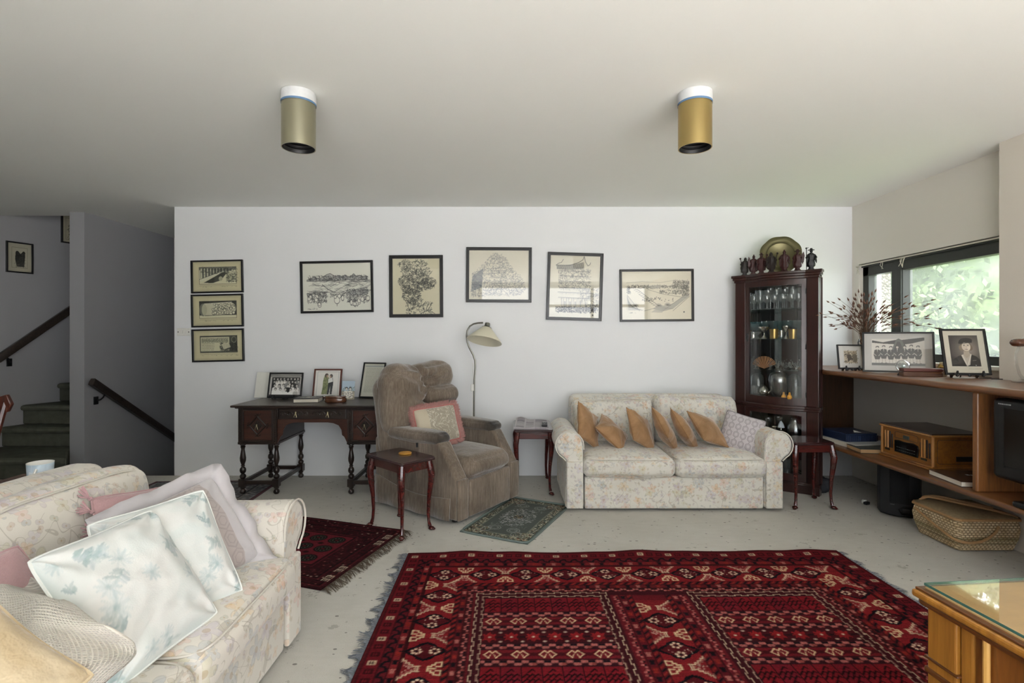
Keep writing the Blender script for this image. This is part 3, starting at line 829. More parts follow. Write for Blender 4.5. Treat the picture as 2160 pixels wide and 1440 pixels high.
                    for k in range(n+1):
                        X = i0+(i1-i0)*(k+.35)/n; Y = (ya+yb)/2; b = (yb-ya)*.42
                        c.poly([((X+p*.038)*S,(Y+q*b)*S) for p,q in ((0,-1),(.3,-.5),(.75,-.6),(.6,-.15),(1,0),(.6,.15),(.75,.6),(.3,.5),(0,1),(-.3,.5),(-.75,.6),(-.6,.15),(-1,0),(-.6,-.15),(-.75,-.6),(-.3,-.5)) if i0 < X+p*.038 < i1], '9c1c22')
                        c.ell(X*S,Y*S,1.4,1.3,'e8d8c0'); X2 = X+(i1-i0)/n/2
                        if X2 < i1: c.ell(X2*S,(ya+.012)*S,1.8,1.3,'d8c8b8'); c.ell(X2*S,(yb-.012)*S,1.8,1.3,'d8c8b8'); L_(X2-.02,Y,X2+.02,Y,.006,bl)
                    
    # central column and cross bar
    def column(x0,x1,y0,y1,v):
        R_(x0,y0,x1,y1,'6f1420')
        w = x1-x0 if v else y1-y0
        def lay(o,wd,fn,step):
            if v:
                n = int((y1-y0)/step)
                for i in range(n):
                    fn(x0+o, y0+(i+.5)*step,'v',i,wd); fn(x1-o, y0+(i+.5)*step,'v',i+1,wd)
            else:
                n = int((x1-x0)/step)
                for i in range(n):
                    fn(x0+(i+.5)*step,y0+o,'h',i,wd); fn(x0+(i+.5)*step,y1-o,'h',i+1,wd)
        lay(.024,.034,leaf,.030); lay(.058,.034,xm,.048); lay(.090,.020,barb,.020)
        for q in (.042,.076,.102):
            if v: L_(x0+q,y0,x0+q,y1,.003,dk); L_(x1-q,y0,x1-q,y1,.003,dk)
            else: L_(x0,y0+q,x1,y0+q,.003,dk); L_(x0,y1-q,x1,y1-q,.003,dk)
        if v:
            R_(x0+.105,y0+.05,x1-.105,y1,'8d1a22'); xc = (x0+x1)/2; n = int((y1-y0-.06)/.105)
            for i in range(n):
                border(xc, y0+.115+i*.105, 'v', i+1, .16)
    column(cx0+.01,cx1-.01,top+.03,cy0,True); column(.46,WW-.46,cy0+.02,cy1-.02,False); column(cx0+.01,cx1-.01,cy1-.06,bot-.03,True)
    # woven irregularity: streaks and worn knots
    nz = np.random.RandomState(3); c.a *= (1+ .10*nz.standard_normal((H,1,1))*.5 + .13*nz.standard_normal((H,W,1))*.5)
    wv = np.sin(np.linspace(0,9,H))[:,None,None]*.04; c.a *= (1+wv)*np.array([.88,.84,.80])
    gy = c.a.mean(axis=2, keepdims=True); c.a = c.a*.86+gy*.14
    c.a = np.clip(c.a, 0, 1)
    t = thing('persian_rug', 'large deep-red patterned rug with four panels and white zigzag frames, filling the floor in front', 'rug', (.6575, 1.545, 0), (0,0,R(.8)))
    rows = list(range(0, int(1.55*PX))) + list(range(int(1.55*PX), H, 3))
    if rows[-1] != H-1: rows.append(H-1)
    def zf(x, v):
        e = np.exp(-((v-1.38)/.06)**2)
        return .009 + .006*e*(1+np.sin(x*7+1))*(np.sin(x*19)*.3+.8) + .0015*np.sin(x*5)*np.sin(v*6)
    grid_obj('woven_field', c, 2.455, 2.80, M_pile, t, 'xy', rows, .008, zf)
    M_fr = plain('blue_grey_fringe_wool', '6f757e', .95, var=.35, scale=60)
    f1 = fringe('fringe', M_fr, t, 2.80, .055, 760, -1, .25, 3); f1.location = (-1.2265, 0, 0)
    f2 = fringe('fringe', M_fr, t, 2.80, .045, 600, 1, -.2, 4); f2.location = (1.2265, 0, 0)
big_rug()

def bokhara():
    W, H = 300, 190; c = Cv(W, H, '35161a')         # length along x
    r = c.r
    for _ in range(5200):
        x, y = r.uniform(0,W), r.uniform(0,H); c.ell(x, y, r.uniform(.7,1.8), r.uniform(.6,1.4), r.choice(['1c1414','24191a','451c22','532128','2a1b1a','5a2a2e']), .8)
    for o, col in ((6,'5a2026'),(9,'1d1113'),(20,'4c1a20'),(23,'1a1012'),(46,'5c2229'),(49,'1a1012')):
        for k in ((o,o,W-o,o),(o,H-o,W-o,H-o),(o,o,o,H-o),(W-o,o,W-o,H-o)): c.line(*k, 1.6, col)
    c.rect(50,50,W-50,H-50,'6a242c')
    for _ in range(90): c.ell(r.uniform(3,W-3), r.choice([r.uniform(4,46), r.uniform(H-46,H-4)]), 1.1,.9,r.choice(['b8a48e','a8645c','c9bba4','8a4a48']))
    for _ in range(70): c.ell(r.choice([r.uniform(4,46), r.uniform(W-46,W-4)]), r.uniform(3,H-3), 1.1,.9,r.choice(['b8a48e','a8645c','c9bba4','8a4a48']))
    for i in range(7):
        for j in range(3):
            x, y = 66+i*28, 65+j*30; c.ell(x,y,11.5,11,'121314'); c.ell(x,y,9,8.5,'8d8a72',.5,ring=1); c.ell(x,y,8,7.6,'1a1a18')
            for k in range(8): a = k*math.pi/4; c.ell(x+5.5*math.cos(a), y+5.2*math.sin(a), .9,.9,'6e7260')
            c.ell(x,y,2.4,2.2,'5a2228')
            if i < 6 and j < 2: c.ell(x+14,y+15,3.6,3.2,'2a1418'); c.line(x+9,y+15,x+19,y+15,1,'2a1418')
    for y in (26, 48, 132, 158):
        for q in range(2):
            x = W-9; c.line(x-5,y+q*8,x+3,y+q*8,1.2,'cfc4ac')
            for k in range(4): c.line(x-5+k*2.6,y+q*8,x-5+k*2.6,y+q*8+5,1,'cfc4ac')
    c.a *= 1+.08*np.random.RandomState(5).standard_normal((H,W,1)); c.a = np.clip(c.a,0,1)
    u = Vector((-.954,.30,0)); v = Vector((-.30,-.954,0)); p = Vector((-.685,3.292,0)); L, Wd = 1.40, .82
    ctr = p+u*L/2+v*Wd/2
    t = thing('bokhara_rug', 'small dark maroon rug with rows of round black medallions, between armchair and front sofa', 'rug', ctr, (0,0,math.atan2(-u.y,-u.x)))
    grid_obj('woven_field', c, L, Wd, M_pile, t, 'xy', None, .006, lambda x, y: .007+.002*np.sin(x*6+y*3))
    f = fringe('fringe', plain('brown_fringe_wool', '5c5042', .95, var=.4, scale=40), t, Wd, .075, 420, 1, -.5, 9); f.location = (L/2,0,0)
bokhara()
def green_mat():
    W, H = 170, 270; c = Cv(W, H, '59605c'); r = c.r
    def spots(x0,y0,x1,y1,n,cols,s=(1,2.4)):
        for _ in range(n): c.ell(r.uniform(x0,x1), r.uniform(y0,y1), r.uniform(*s), r.uniform(*s)*.8, r.choice(cols), .85)
    bc = ['bdb9a4','1f2220','8d8a70','d2cdbd','3c423a','7c6a54','a9a590']
    for (a,b,d,e,n) in ((8,8,W-8,24,330),(8,H-24,W-8,H-8,330),(8,8,24,H-8,480),(W-24,8,W-8,H-8,480)): spots(a,b,d,e,n,bc)
    for (x,y) in ((30,32),(W-30,32),(30,H-32),(W-30,H-32)): spots(x-20,y-20,x+20,y+20,170,bc+['8f4a40','c9b9a0'])
    for o in (25,27): c.pl([(o,o),(W-o,o),(W-o,H-o),(o,H-o)],1.2,'9a9c8e',.8,True)
    for _ in range(900):
        a = r.uniform(0,6.283); q = r.uniform(0,1)**.6; c.ell(W/2+44*q*math.cos(a), H/2+62*q*math.sin(a), r.uniform(1,2.6), r.uniform(.8,1.6), r.choice(['a8a8ae','989aa0','454d4c','5c6460','b6b4b4']), .85)
    spots(W/2-10,H/2-10,W/2+10,H/2+10,60,['2a2c28','8a7a5c','5a4a3a'])
    for (sx,sy) in ((1,1),(-1,1),(1,-1),(-1,-1)):
        for (rx,ry,cx,cy) in ((15,12,30,80),(9,7,30,80),(11,13,48,97)):
            c.ell(W/2+sx*cx*.8, H/2+sy*cy, rx, ry, '9c9fa0', .85, ring=1.6)
        c.scrib(24, W/2+sx*30-14, H/2+sy*70-20, W/2+sx*30+14, H/2+sy*70+20, 12, 0, 3, 1, '8c9090', .6)
    c.rect(0,0,W,6,'6c7976'); c.rect(0,H-6,W,H,'6c7976'); c.rect(0,0,6,H,'6c7976'); c.rect(W-6,0,W,H,'6c7976'); c.pl([(6.5,6.5),(W-6.5,6.5),(W-6.5,H-6.5),(6.5,H-6.5)],1.2,'39433f',1,True)
    ang = math.atan2(.695,.329)
    t = thing('hearth_mat', 'small dark green floral mat with grey-green bound edge between armchair and sofa', 'rug', (.045, 3.515, 0), (0,0,ang-R(90)))
    o = grid_obj('woven_field', c, .47, .77, M_pile, t, 'xy', None, .006, lambda x, y: .008+.003*np.sin(y*9+1)*np.sin(x*4+1)+.004*np.exp(-((x-.235)/.02)**2)*np.sin(y*8)**2)
    e = MB(); pts = []
    for k in range(48):
        a = 2*math.pi*k/48; s_ = lambda v: math.copysign(abs(v)**.16, v); pts.append((.236*s_(math.cos(a)), .386*s_(math.sin(a)), .006))
    e.tube(pts, .007, 6, True); e.build('bound_edge', plain('grey_green_binding', '66736f', .9), t)
green_mat()
def back_rugs():
    W, H = 190, 120; c = Cv(W, H, '77787c'); r = c.r
    for _ in range(2600): c.ell(r.uniform(6,W-6), r.uniform(6,H-6), r.uniform(.8,2.6), r.uniform(.5,1.2), r.choice(['3a3c42','5a5c62','a0a0a4','b8b4b0','4a4650','8a7c74']), .85)
    for o, col in ((2,'6a3a42'),(4,'4a2a30'),(22,'8a8680'),(25,'3a3c40')): c.pl([(o,o),(W-o,o),(W-o,H-o),(o,H-o)],1.8,col,1,True)
    grid = grid_obj('prayer_rug', c, 1.05, .62, M_pile, None, 'xy', None, .005, lambda x, y: .007+0*x, loc=(-2.50,4.10,0))
    grid.rotation_euler = (0,0,R(2)); tag(grid, 'grey and black ornate rug with thin maroon edge by the left desk legs', 'rug')
    c = Cv(150, 100, '2c2226'); r = c.r
    for _ in range(1200): c.ell(r.uniform(0,150), r.uniform(0,100), r.uniform(.8,2.2), r.uniform(.6,1.2), r.choice(['1c1a1c','3a2a2e','4a2e32','55474a']), .8)
    for o, col in ((3,'6a6058'),(6,'2a1c20'),(12,'5a3034')): c.pl([(o,o),(150-o,o),(150-o,100-o),(o,100-o)],1.6,col,1,True)
    g2 = grid_obj('dark_hall_rug', c, 1.0, .62, M_pile, None, 'xy', None, .005, lambda x, y: .007+0*x, loc=(-3.72,4.14,0))
    g2.rotation_euler = (0,0,R(-4)); tag(g2, 'very dark maroon rug on the floor in front of the stairwell', 'rug')
back_rugs()

# ================================================================ PICTURES
M_print = attr('ink_on_aged_paper', .75)
M_photo = attr('photographic_print', .45)
M_pglass = thin_glass('picture_glass', (1,1,1), .9)
def frame_mb(w, h, fw, d, step=0):
    m = MB()
    for (x0,x1,z0,z1) in ((-w/2,w/2,h/2-fw,h/2),(-w/2,w/2,-h/2,-h/2+fw),(-w/2,-w/2+fw,-h/2+fw,h/2-fw),(w/2-fw,w/2,-h/2+fw,h/2-fw)): m.box(x0,x1,-d,0,z0,z1)
    if step:
        i = fw*.62; W, Hh = w-2*fw*.0, h
        for (x0,x1,z0,z1) in ((-w/2,w/2,h/2-fw*.3,h/2),(-w/2,w/2,-h/2,-h/2+fw*.3),(-w/2,-w/2+fw*.3,-h/2+fw*.3,h/2-fw*.3),(w/2-fw*.3,w/2,-h/2+fw*.3,h/2-fw*.3)): m.box(x0,x1,-d-step,-d,z0,z1)
    return m
def picture(name, label, cat, loc, rot, w, h, fw, cv, group=None, d=.02, step=0, fm=None, im=None, glass=True, back=True):
    t = thing(name, label, cat, loc, rot, group)
    frame_mb(w, h, fw, d, step).build('frame', fm or M_frameblack, t, smooth=0, bevel=.0015)
    o = grid_obj('print', cv, w-2*fw+.002, h-2*fw+.002, im or M_print, t); o.location = (0,-.006,0)
    if back: MB().box(-w/2+.004,w/2-.004,-.004,0,-h/2+.004,h/2-.004).build('backing', M_card, t, smooth=0)
    if glass: MB().box(-w/2+fw,w/2-fw,-.0135,-.0125,-h/2+fw,h/2-fw).build('glass', M_pglass, t, smooth=0)
    return t
M_card = plain('brown_backing_card', '6e5c46', .9)
def wallrot(a): return (0, R(a), 0)
PAPER = 'dcdac8'
def art1():
    c = Cv(205,145,'dfe0d4'); K = '26262a'
    ridge = [(12,50),(22,47),(33,41),(42,44),(52,46),(60,41),(72,34),(82,31),(92,37),(100,41),(108,38),(118,42),(126,36),(134,41),(142,42),(152,33),(160,41),(170,38),(180,43),(194,42)]
    c.poly(ridge+[(194,50),(12,54)], '8f9090', .55); c.pl(ridge, 1.2, K); c.line(12,54,194,50,1,K,.7)
    c.scrib(330,14,36,192,50,5,.9,.6,.7,K,.7); c.scrib(60,12,50,192,58,20,0,.15,.8,K,.6,.2)
    for k in range(12): y = 56+k*3; c.scrib(9,12,y,192,y+3,22,.25*math.sin(k),.25,.7,K,.6,.3)
    c.pl([(58,64),(64,70),(74,78),(84,84),(92,88)],1.4,K); c.pl([(92,88),(112,76),(140,64),(190,56)],.9,K); c.pl([(92,88),(60,86),(20,84)],.9,K); c.pl([(92,88),(130,92),(160,80),(192,76)],1,K)
    c.poly([(130,96),(150,84),(170,78),(194,80),(194,96),(150,100)],'77787a',.5); c.scrib(160,128,78,194,98,5,.4,1,.7,K,.7)
    c.scrib(330,12,86,70,118,5,1,2.5,.8,K,.75); c.scrib(200,130,96,194,120,6,1,2.5,.8,K,.75); c.scrib(90,80,92,130,104,4,1,3,.7,K,.7)
    for k in range(22):
        x = c.r.uniform(14,62) if k%2 else c.r.uniform(140,194); y = c.r.uniform(100,126); c.ell(x,y,c.r.uniform(3,6),c.r.uniform(4,9),'e8e8dc',.9); c.ell(x,y,c.r.uniform(3,6),c.r.uniform(4,9),K,.85,ring=1)
    for (x,y,a,b) in ((101,112,8,11),(96,102,4,5),(108,100,5,6),(118,106,4,8)): c.ell(x,y,a,b,'e8e8dc'); c.ell(x,y,a,b,K,.9,ring=1.1)
    c.line(101,122,101,130,1.2,K); c.scrib(14,12,136,40,139,4,0,.3,.6,K,.5); return c
def art2():
    c = Cv(150,175,'d2cdb2'); K = '2c2e2c'
    for (x,y,rx,ry,n) in ((40,18,24,14,150),(85,16,24,12,120),(50,40,26,14,170),(95,42,28,14,170),(42,72,26,22,300),(80,62,34,20,330),(112,76,24,18,260),(60,96,34,14,260),(58,116,30,20,300),(70,132,24,14,150),(98,84,30,14,160)):
        for _ in range(n):
            a = c.r.uniform(0,6.28); q = c.r.uniform(0,1)**.5; X = x+rx*q*math.cos(a); Y = y+ry*q*math.sin(a); c.scrib(1,X,Y,X,Y,5,0,1.4,.9,K,.62,1.2)
    for p in ([(40,130),(52,158),(50,165)],[(52,158),(96,144),(104,134)],[(92,146),(100,162),(96,172)],[(60,160),(70,140)],[(112,140),(104,160),(120,170)],[(124,138),(112,160)],[(88,172),(110,160),(132,172)]): c.pl(p,1.5,K,.85)
    c.scrib(160,40,136,124,170,7,.2,1.8,.9,K,.65); c.scrib(8,100,172,126,173,5,0,.2,.6,K,.5); return c
def art3():
    c = Cv(190,155,'dcd8c8'); K = '77797c'
    pts = [(80,10),(92,22),(108,14),(118,32),(130,34),(140,56),(160,66),(172,92),(182,120),(166,134),(120,138),(90,136)]
    out = [(6,146),(8,72),(24,62),(36,46),(48,38),(56,30),(66,16),(80,6),(100,14),(112,20),(124,38),(140,60),(164,80),(180,120),(160,140),(80,142)]
    for _ in range(2300):
        x = c.r.uniform(6,182); y = c.r.uniform(6,142); ins = False
        for i in range(len(out)):
            x0,y0 = out[i]; x1,y1 = out[i-1]
            if (y<y0)!=(y<y1) and x < (x1-x0)*(y-y0)/(y1-y0)+x0: ins = not ins
        if ins: c.scrib(1,x,y,x,y,6,0 if x>60 else 1.4,1.3,.9,K,.55,.9)
    for k in range(30): x = 8+k*1.1; c.line(x+4,80-k*.8,x,128-k*.4,.9,'5b6470',.7)
    for y in (56,64,72,84,96,104,112,122): c.line(74,y,118,y-1.5,1,'6a6c70',.7)
    for x in range(76,118,5): c.line(x,64,x,72,.9,'6a6c70',.7)
    return c
def art4():
    c = Cv(155,190,'d9d6c6'); K = '505256'
    c.pl([(18,30),(60,30),(88,20),(100,12),(104,2)],1.4,K); c.pl([(104,2),(108,18),(116,30),(122,26),(124,20)],1.4,K); c.pl([(18,30),(26,24),(34,22),(40,12)],1.2,K)
    for k in range(70): t = k/70; x = 20+t*84; y = 31-12*t**2; c.line(x,y,x+1,y+11+8*t,.8,K,.7)
    for (y,x0,x1,h) in ((46,26,124,8),(62,30,120,7),(78,28,128,10),(98,30,126,8),(112,26,132,6),(128,28,128,6)):
        c.pl([(x0,y),(x1,y+2)],1.1,K,.8); 
        for k in range(int((x1-x0)/3)): c.line(x0+k*3,y,x0+k*3+c.r.uniform(-1,1),y+h*c.r.uniform(.5,1.1),.8,K,.55)
    c.scrib(420,26,40,124,100,6,0,1.8,.8,K,.5); c.scrib(160,90,100,148,140,8,.5,1.5,.8,K,.5)
    for x in (38,54,70,86,102): c.rect(x,132,x+5,162,'e2e0d2'); c.line(x,130,x,164,1.1,K); c.line(x+5,130,x+5,164,1,K); c.rect(x+8,140,x+13,164,'8a8c8e',.6)
    c.scrib(560,20,156,144,172,4,1.2,1.5,1,'26282c',.75); c.scrib(130,112,146,150,164,5,1,2,.9,K,.7); c.rect(133,178,137,182,'303030')
    return c
def art5():
    c = Cv(205,145,'d8d3c0'); K = '55544e'
    c.pl([(14,34),(60,30),(110,34),(150,28),(190,30)],.8,K,.6)
    for (x0,y0,x1,y1,n) in ((14,42,192,50,330),(14,46,24,66,60),(150,28,196,52,260),(176,48,196,74,160),(110,56,176,68,150)): c.scrib(n,x0,y0,x1,y1,4,.2,2,.9,K,.65)
    c.poly([(76,44),(112,40),(120,48),(90,54)],'9a988c',.7); c.poly([(16,70),(50,116),(14,116)],'b8b5a8',.5)
    for k in range(9): c.line(16+k*.6,74+k*4,22+k*5,116,.9,K,.8)
    for (a,b) in (((16,70),(52,118)),((50,68),(104,108)),((104,108),(150,112)),((76,54),(120,68)),((120,68),(190,80)),((66,118),(104,108)),((120,118),(196,64)),((150,118),(198,76))): c.line(*a,*b,1,K,.8)
    for k in range(12): c.pl([(36+k*5,56+k*4.2),(46+k*5,53+k*4),(54+k*5,60+k*4)],1,K,.75)
    c.poly([(90,112),(110,100),(130,104),(150,96),(196,66),(196,76),(150,112),(120,120)],'8b8a84',.6)
    for (x,y) in ((108,104),(134,102),(40,104)): 
        for k in range(9): a = math.pi*k/8; c.line(x,y,x+9*math.cos(a),y-8*math.sin(a),1,'3c3c3a',.85)
    c.poly([(86,122),(112,104),(128,108),(118,124)],'9c9b94',.6); c.scrib(40,58,78,150,90,3,0,2,1.2,'2a2a28',.8); c.scrib(8,20,123,44,124,4,0,.2,.6,K,.6); c.rect(180,120,184,124,'444444'); return c
def artL(kind):
    c = Cv(150,96,'cfc9a4'); K = '22251f'
    yy, xx = np.mgrid[0:96,0:150]; e = np.minimum(np.minimum(xx,149-xx),np.minimum(yy,95-yy)); c.a *= (.90+.10*np.clip(e/10,0,1))[...,None]
    x0,y0,x1,y1 = 19,17,132,70
    c.rect(x0,y0,x1,y1,'d8d6b6'); c.pl([(x0,y0),(x1,y0),(x1,y1+1),(x0,y1+1)],1,K,.9,True)
    if kind == 0:
        c.rect(x0,y0,x1,y0+9,'5a5c54',.8)
        for k in range(10): x = x0+4+k*9.5; w = 5-k*.35; yb = 52-k*2.4; c.rect(x,y0+4,x+w,yb,'cfd0b4'); c.line(x,y0+4,x,yb,1.2,K); c.rect(x+w,y0+5,x+9.5,yb,'4c4e48',.85)
        c.poly([(x0,56),(90,30),(96,32),(x0+6,64)],'d8d8c0'); c.line(x0,56,90,30,1,K); c.poly([(x0+14,66),(90,34),(104,36),(84,60),(60,68)],'35372f',.9); c.poly([(103,40),(112,34),(122,52),(106,62),(100,54)],'d6d4b0'); c.ell(84,54,6,7,'a9a98c'); c.scrib(110,100,38,132,66,7,.3,1,.9,K,.7); c.scrib(120,x0,y0,x1,40,6,0,.6,.8,K,.6)
    elif kind == 1:
        c.rect(x0,y0,x1,y1-8,'35372f',.92); c.poly([(34,26),(116,22),(126,28),(130,42),(124,56),(112,60),(36,62)],'cdcbb0'); c.ell(112,41,18,19,'cdcbb0'); c.ell(30,44,11,20,'7a7c70'); c.ell(34,44,8,18,'b8b89c')
        for _ in range(70):
            x = c.r.uniform(60,126); y = c.r.uniform(27,58); q = c.r.uniform(3,4.6); c.ell(x,y,q,q,'e0dec4'); c.ell(x,y,q,q,K,.85,ring=1)
        c.line(34,25,118,21,1.6,'e8e6d0'); c.line(36,63,114,60,1.4,K)
    else:
        c.rect(x0,y0,x1,y1,'3c3e36',.9); c.rect(x0+2,y0+4,108,66,'d2d0b0'); c.text_rows(x0+5,y0+8,104,38,7,K,1.1); c.text_rows(x0+5,42,62,62,5,K,1.1)
        c.scrib(240,78,40,130,66,6,.2,1.4,1,K,.7); c.poly([(84,44),(106,38),(112,54),(90,60)],'cfcdb0',.9); c.ell(122,30,7,9,'9a9a84',.8,ring=2)
    c.line(x0,y1+6,x1,y1+6,.8,K,.35); c.scrib(12,x0,y1+9,x1,y1+10,5,0,.2,.6,K,.4); return c
Yw = 4.598
for (lab, cx, cy, w, h, rot, fn, fw, st) in (
    ('black-framed ink drawing of jagged mountains and fields, leftmost of the row of five', 711.5, 605, .648, .462, -1.2, art1, .020, .004),
    ('black-framed portrait-format ink drawing of a tangled tree on yellowed paper', 878.5, 604, .478, .553, -.4, art2, .029, .004),
    ('black stepped-frame drawing of a temple hill fading in glare, highest of the row', 1052.5, 580, .583, .490, .3, art3, .026, .006),
    ('crookedly hung black-framed ink drawing of a pagoda roof', 1212, 604.5, .496, .602, 1.7, art4, .026, .003),
    ('black-framed ink drawing of a bird\'s-eye view of fields, rightmost of the row beside the cabinet', 1384.5, 623, .658, .465, -.5, art5, .019, .004)):
    picture('framed_drawing', lab, 'picture', at(cx, cy, Yw), wallrot(rot), w, h, fw, fn(), 'ink drawings in a row on the back wall', step=st)
for (lab, cx, cy, k) in (('small black-framed print of a colonnade, topmost of the stack of three', 459.5, 583.3, 0), ('small black-framed print of a glass jar of balls, middle of the stack of three', 460, 655, 1), ('small black-framed print of a typed page, lowest of the stack of three', 461.5, 728, 2)):
    picture('framed_print', lab, 'picture', at(cx, cy, Yw), wallrot(-1.3), .463, .292, .014, artL(k), 'three small prints stacked beside the light switch')
# pictures in the stairwell
c = Cv(90,110,'b9b6a2'); c.pl([(16,16),(74,16),(74,94),(16,94)],1,'55534a',.8,True)
c.poly([(30,36),(40,30),(48,40),(60,30),(66,44),(62,90),(34,90),(28,60)],'2c2c28'); c.ell(36,36,6,7,'3a3a34'); c.ell(60,36,6,7,'33332e'); c.scrib(60,28,36,64,88,8,1,1.5,1,'5a584c',.6)
sr = math.atan2(-1, -.4)  # the stair wall faces right and towards the camera
nv = Vector((1,-.4,0)).normalized(); zr = math.atan2(nv.y, nv.x)+R(90)
def onstair(px, py):
    k = (px-1080)/FPX; Y = (-4.95-.4*4.75)/(k-.4)*1.0
    return at(px, py, Y)+nv*.004
p = onstair(40, 543.5); 
picture('framed_engraving', 'small dark-framed engraving of two figures on the stair wall at far left', 'picture', p, (0,0,zr), .21, .30, .013, c, im=M_print)
c = Cv(60,90,'c4bfa6'); c.pl([(10,10),(50,10),(50,80),(10,80)],1,'6a6658',.8,True); c.scrib(60,16,30,46,74,8,1,1.5,1,'3a3a34',.7)
p = onstair(152, 484); picture('framed_engraving', 'dark-framed picture half hidden behind the top of the partition', 'picture', p, (0,0,zr), .21, .31, .014, c)
# ================================================================ SOFAS
PALS = ['d7a87c','b1a0b4','dcbc86','9aa7b4','d3a49a','b8aec2','bdb993']
M_fl1 = floral('floral_sofa_cloth', 'd5d2c9', 11.5, .8, PALS, '8a8272', .008, 0.0, dirt=.10)
M_fl2 = floral('floral_sofa_cloth_front', 'd2cdc3', 8.5, .8, PALS, '8f8778', .008, 3.3)
M_pipe1 = plain('cream_piping', 'cbc6bc', .8)
M_foot = plain('dark_castor', '2a2622', .5)
def wr(amp, sc, seed):
    o = Vector((seed, seed*2.3, seed*.7))
    def f(q):
        d = noise.noise_vector(Vector(q)*sc+o)*amp + noise.noise_vector(Vector(q)*sc*3.1+o)*amp*.35
        return Vector(q)+d
    return f
def sofa(label, loc, rz, mat, seed, sag=0):
    t = thing('sofa', label, 'sofa', loc, (0,0,rz))
    MB().soft((0,-.385,.135), (1.27,.05,.23), .012, 6, 2, (0,.006,0), fn=wr(.003,5,seed)).build('front_panel', mat, t, 60)
    MB().box(-.63,.63,-.36,.40,.05,.24).build('base', mat, t, smooth=0, bevel=.01)
    for s in (-1, 1):
        poly = [(.637,.025),(.770,.025),(.768,.36)]
        for k in range(13):
            a = R(-62+k*19.6); poly.append((.742+.100*math.cos(a), .470+.100*math.sin(a)))
        poly += [(.642,.44)]
        P = [(s*x, z) for x, z in poly]
        if s < 0: P = P[::-1]
        m = MB(); P2 = P[::-1]
        n = 7; ysl = [-.405+.70*k/n for k in range(n+1)]; vs = []; fs = []
        for i, y in enumerate(ysl):
            for x, z in P2:
                q = Vector((x, y, z)); e = noise.noise_vector(q*4+Vector((seed,0,0)))*.008; sc = .88 if i == n else 1
                vs.append((x+e.x, y+(0 if i == 0 else e.y*.3), (z+e.z)*(1 if z < .3 else 1-.02*i/n)))
        L = len(P2)
        for i in range(n):
            for k in range(L):
                k2 = (k+1) % L; fs.append((i*L+k, i*L+k2, (i+1)*L+k2, (i+1)*L+k))
        fs.append(tuple(range(L))[::-1]); fs.append(tuple(n*L+k for k in range(L)))
        m.add(vs, fs); a = m.build('arm', mat, t, 50, bevel=.016, seg=3)
        MB().tube([(x*1.0, -.409, z) for x, z in P2 if z > .3]+[], .0045, 6).build('piping', M_pipe1, a)
        f = MB(); f.soft((s*.705,-.412,.19), (.118,.022,.33), .008, 2, 2, (0,.004,0)); f.build('front_facing', mat, a, 60)
    back = MB().soft((0,.36,.42), (1.33,.16,.66), .055, 8, 4, (.0,.012,.004), fn=wr(.006,3,seed+4)); back.build('back_frame', mat, t, 60)
    for i, s in enumerate((-1, 1)):
        M = Matrix.Translation((s*.325 + (.03 if s>0 else 0)*sag, .20, .545+(.012 if s > 0 else -.012)*sag)) @ Matrix.Rotation(R(-9),4,'X') @ Matrix.Rotation(R(2*s*sag),4,'Y')
        c = MB().soft((0,0,0), (.665,.16,.38), .05, 8, 4, (0,.035,.018), fn=wr(.011,5,seed+i*7), M=M).build('back_cushion', mat, t, 70)
        lp = []
        for k in range(40):
            a = 2*math.pi*k/40; sg = lambda v: math.copysign(abs(v)**.35, v); lp.append(M @ Vector((.322*sg(math.cos(a)), -.070, .183*sg(math.sin(a)))))
        MB().tube(lp, .004, 5, True).build('piping', M_pipe1, c)
    for i, s in enumerate((-1, 1)):
        M = Matrix.Translation((s*.318, -.135, .318)) @ Matrix.Rotation(R(1.2*s),4,'Z')
        c = MB().soft((0,0,0), (.645,.66,.125), .042, 8, 4, (.006,.012,.038), fn=wr(.007,5,seed+i*5+2), M=M).build('seat_cushion', mat, t, 70)
        lp = []; lq = []
        for k in range(48):
            a = 2*math.pi*k/48; sg = lambda v: math.copysign(abs(v)**.22, v)
            lp.append(M @ Vector((.315*sg(math.cos(a)), .322*sg(math.sin(a)), .060))); lq.append(M @ Vector((.315*sg(math.cos(a)), .322*sg(math.sin(a)), -.056)))
        MB().tube(lp, .0042, 5, True).build('piping', M_pipe1, c)
    for x, y in ((-.6,-.33),(.6,-.33),(-.6,.33),(.6,.33)): MB().lathe([(.02,0),(.022,.03),(.02,.06)],10,(x,y,0)).build('foot', M_foot, t)
    return t
sofa('cream floral two-seater sofa against the back wall with tan cushions along it', (1.150, 4.055, 0), 0, M_fl1, 1.0, 1)
sofa('cream floral two-seater sofa in the left foreground heaped with pillows and a throw', (-1.295, 1.365, 0), R(90), M_fl2, 5.0, .4)

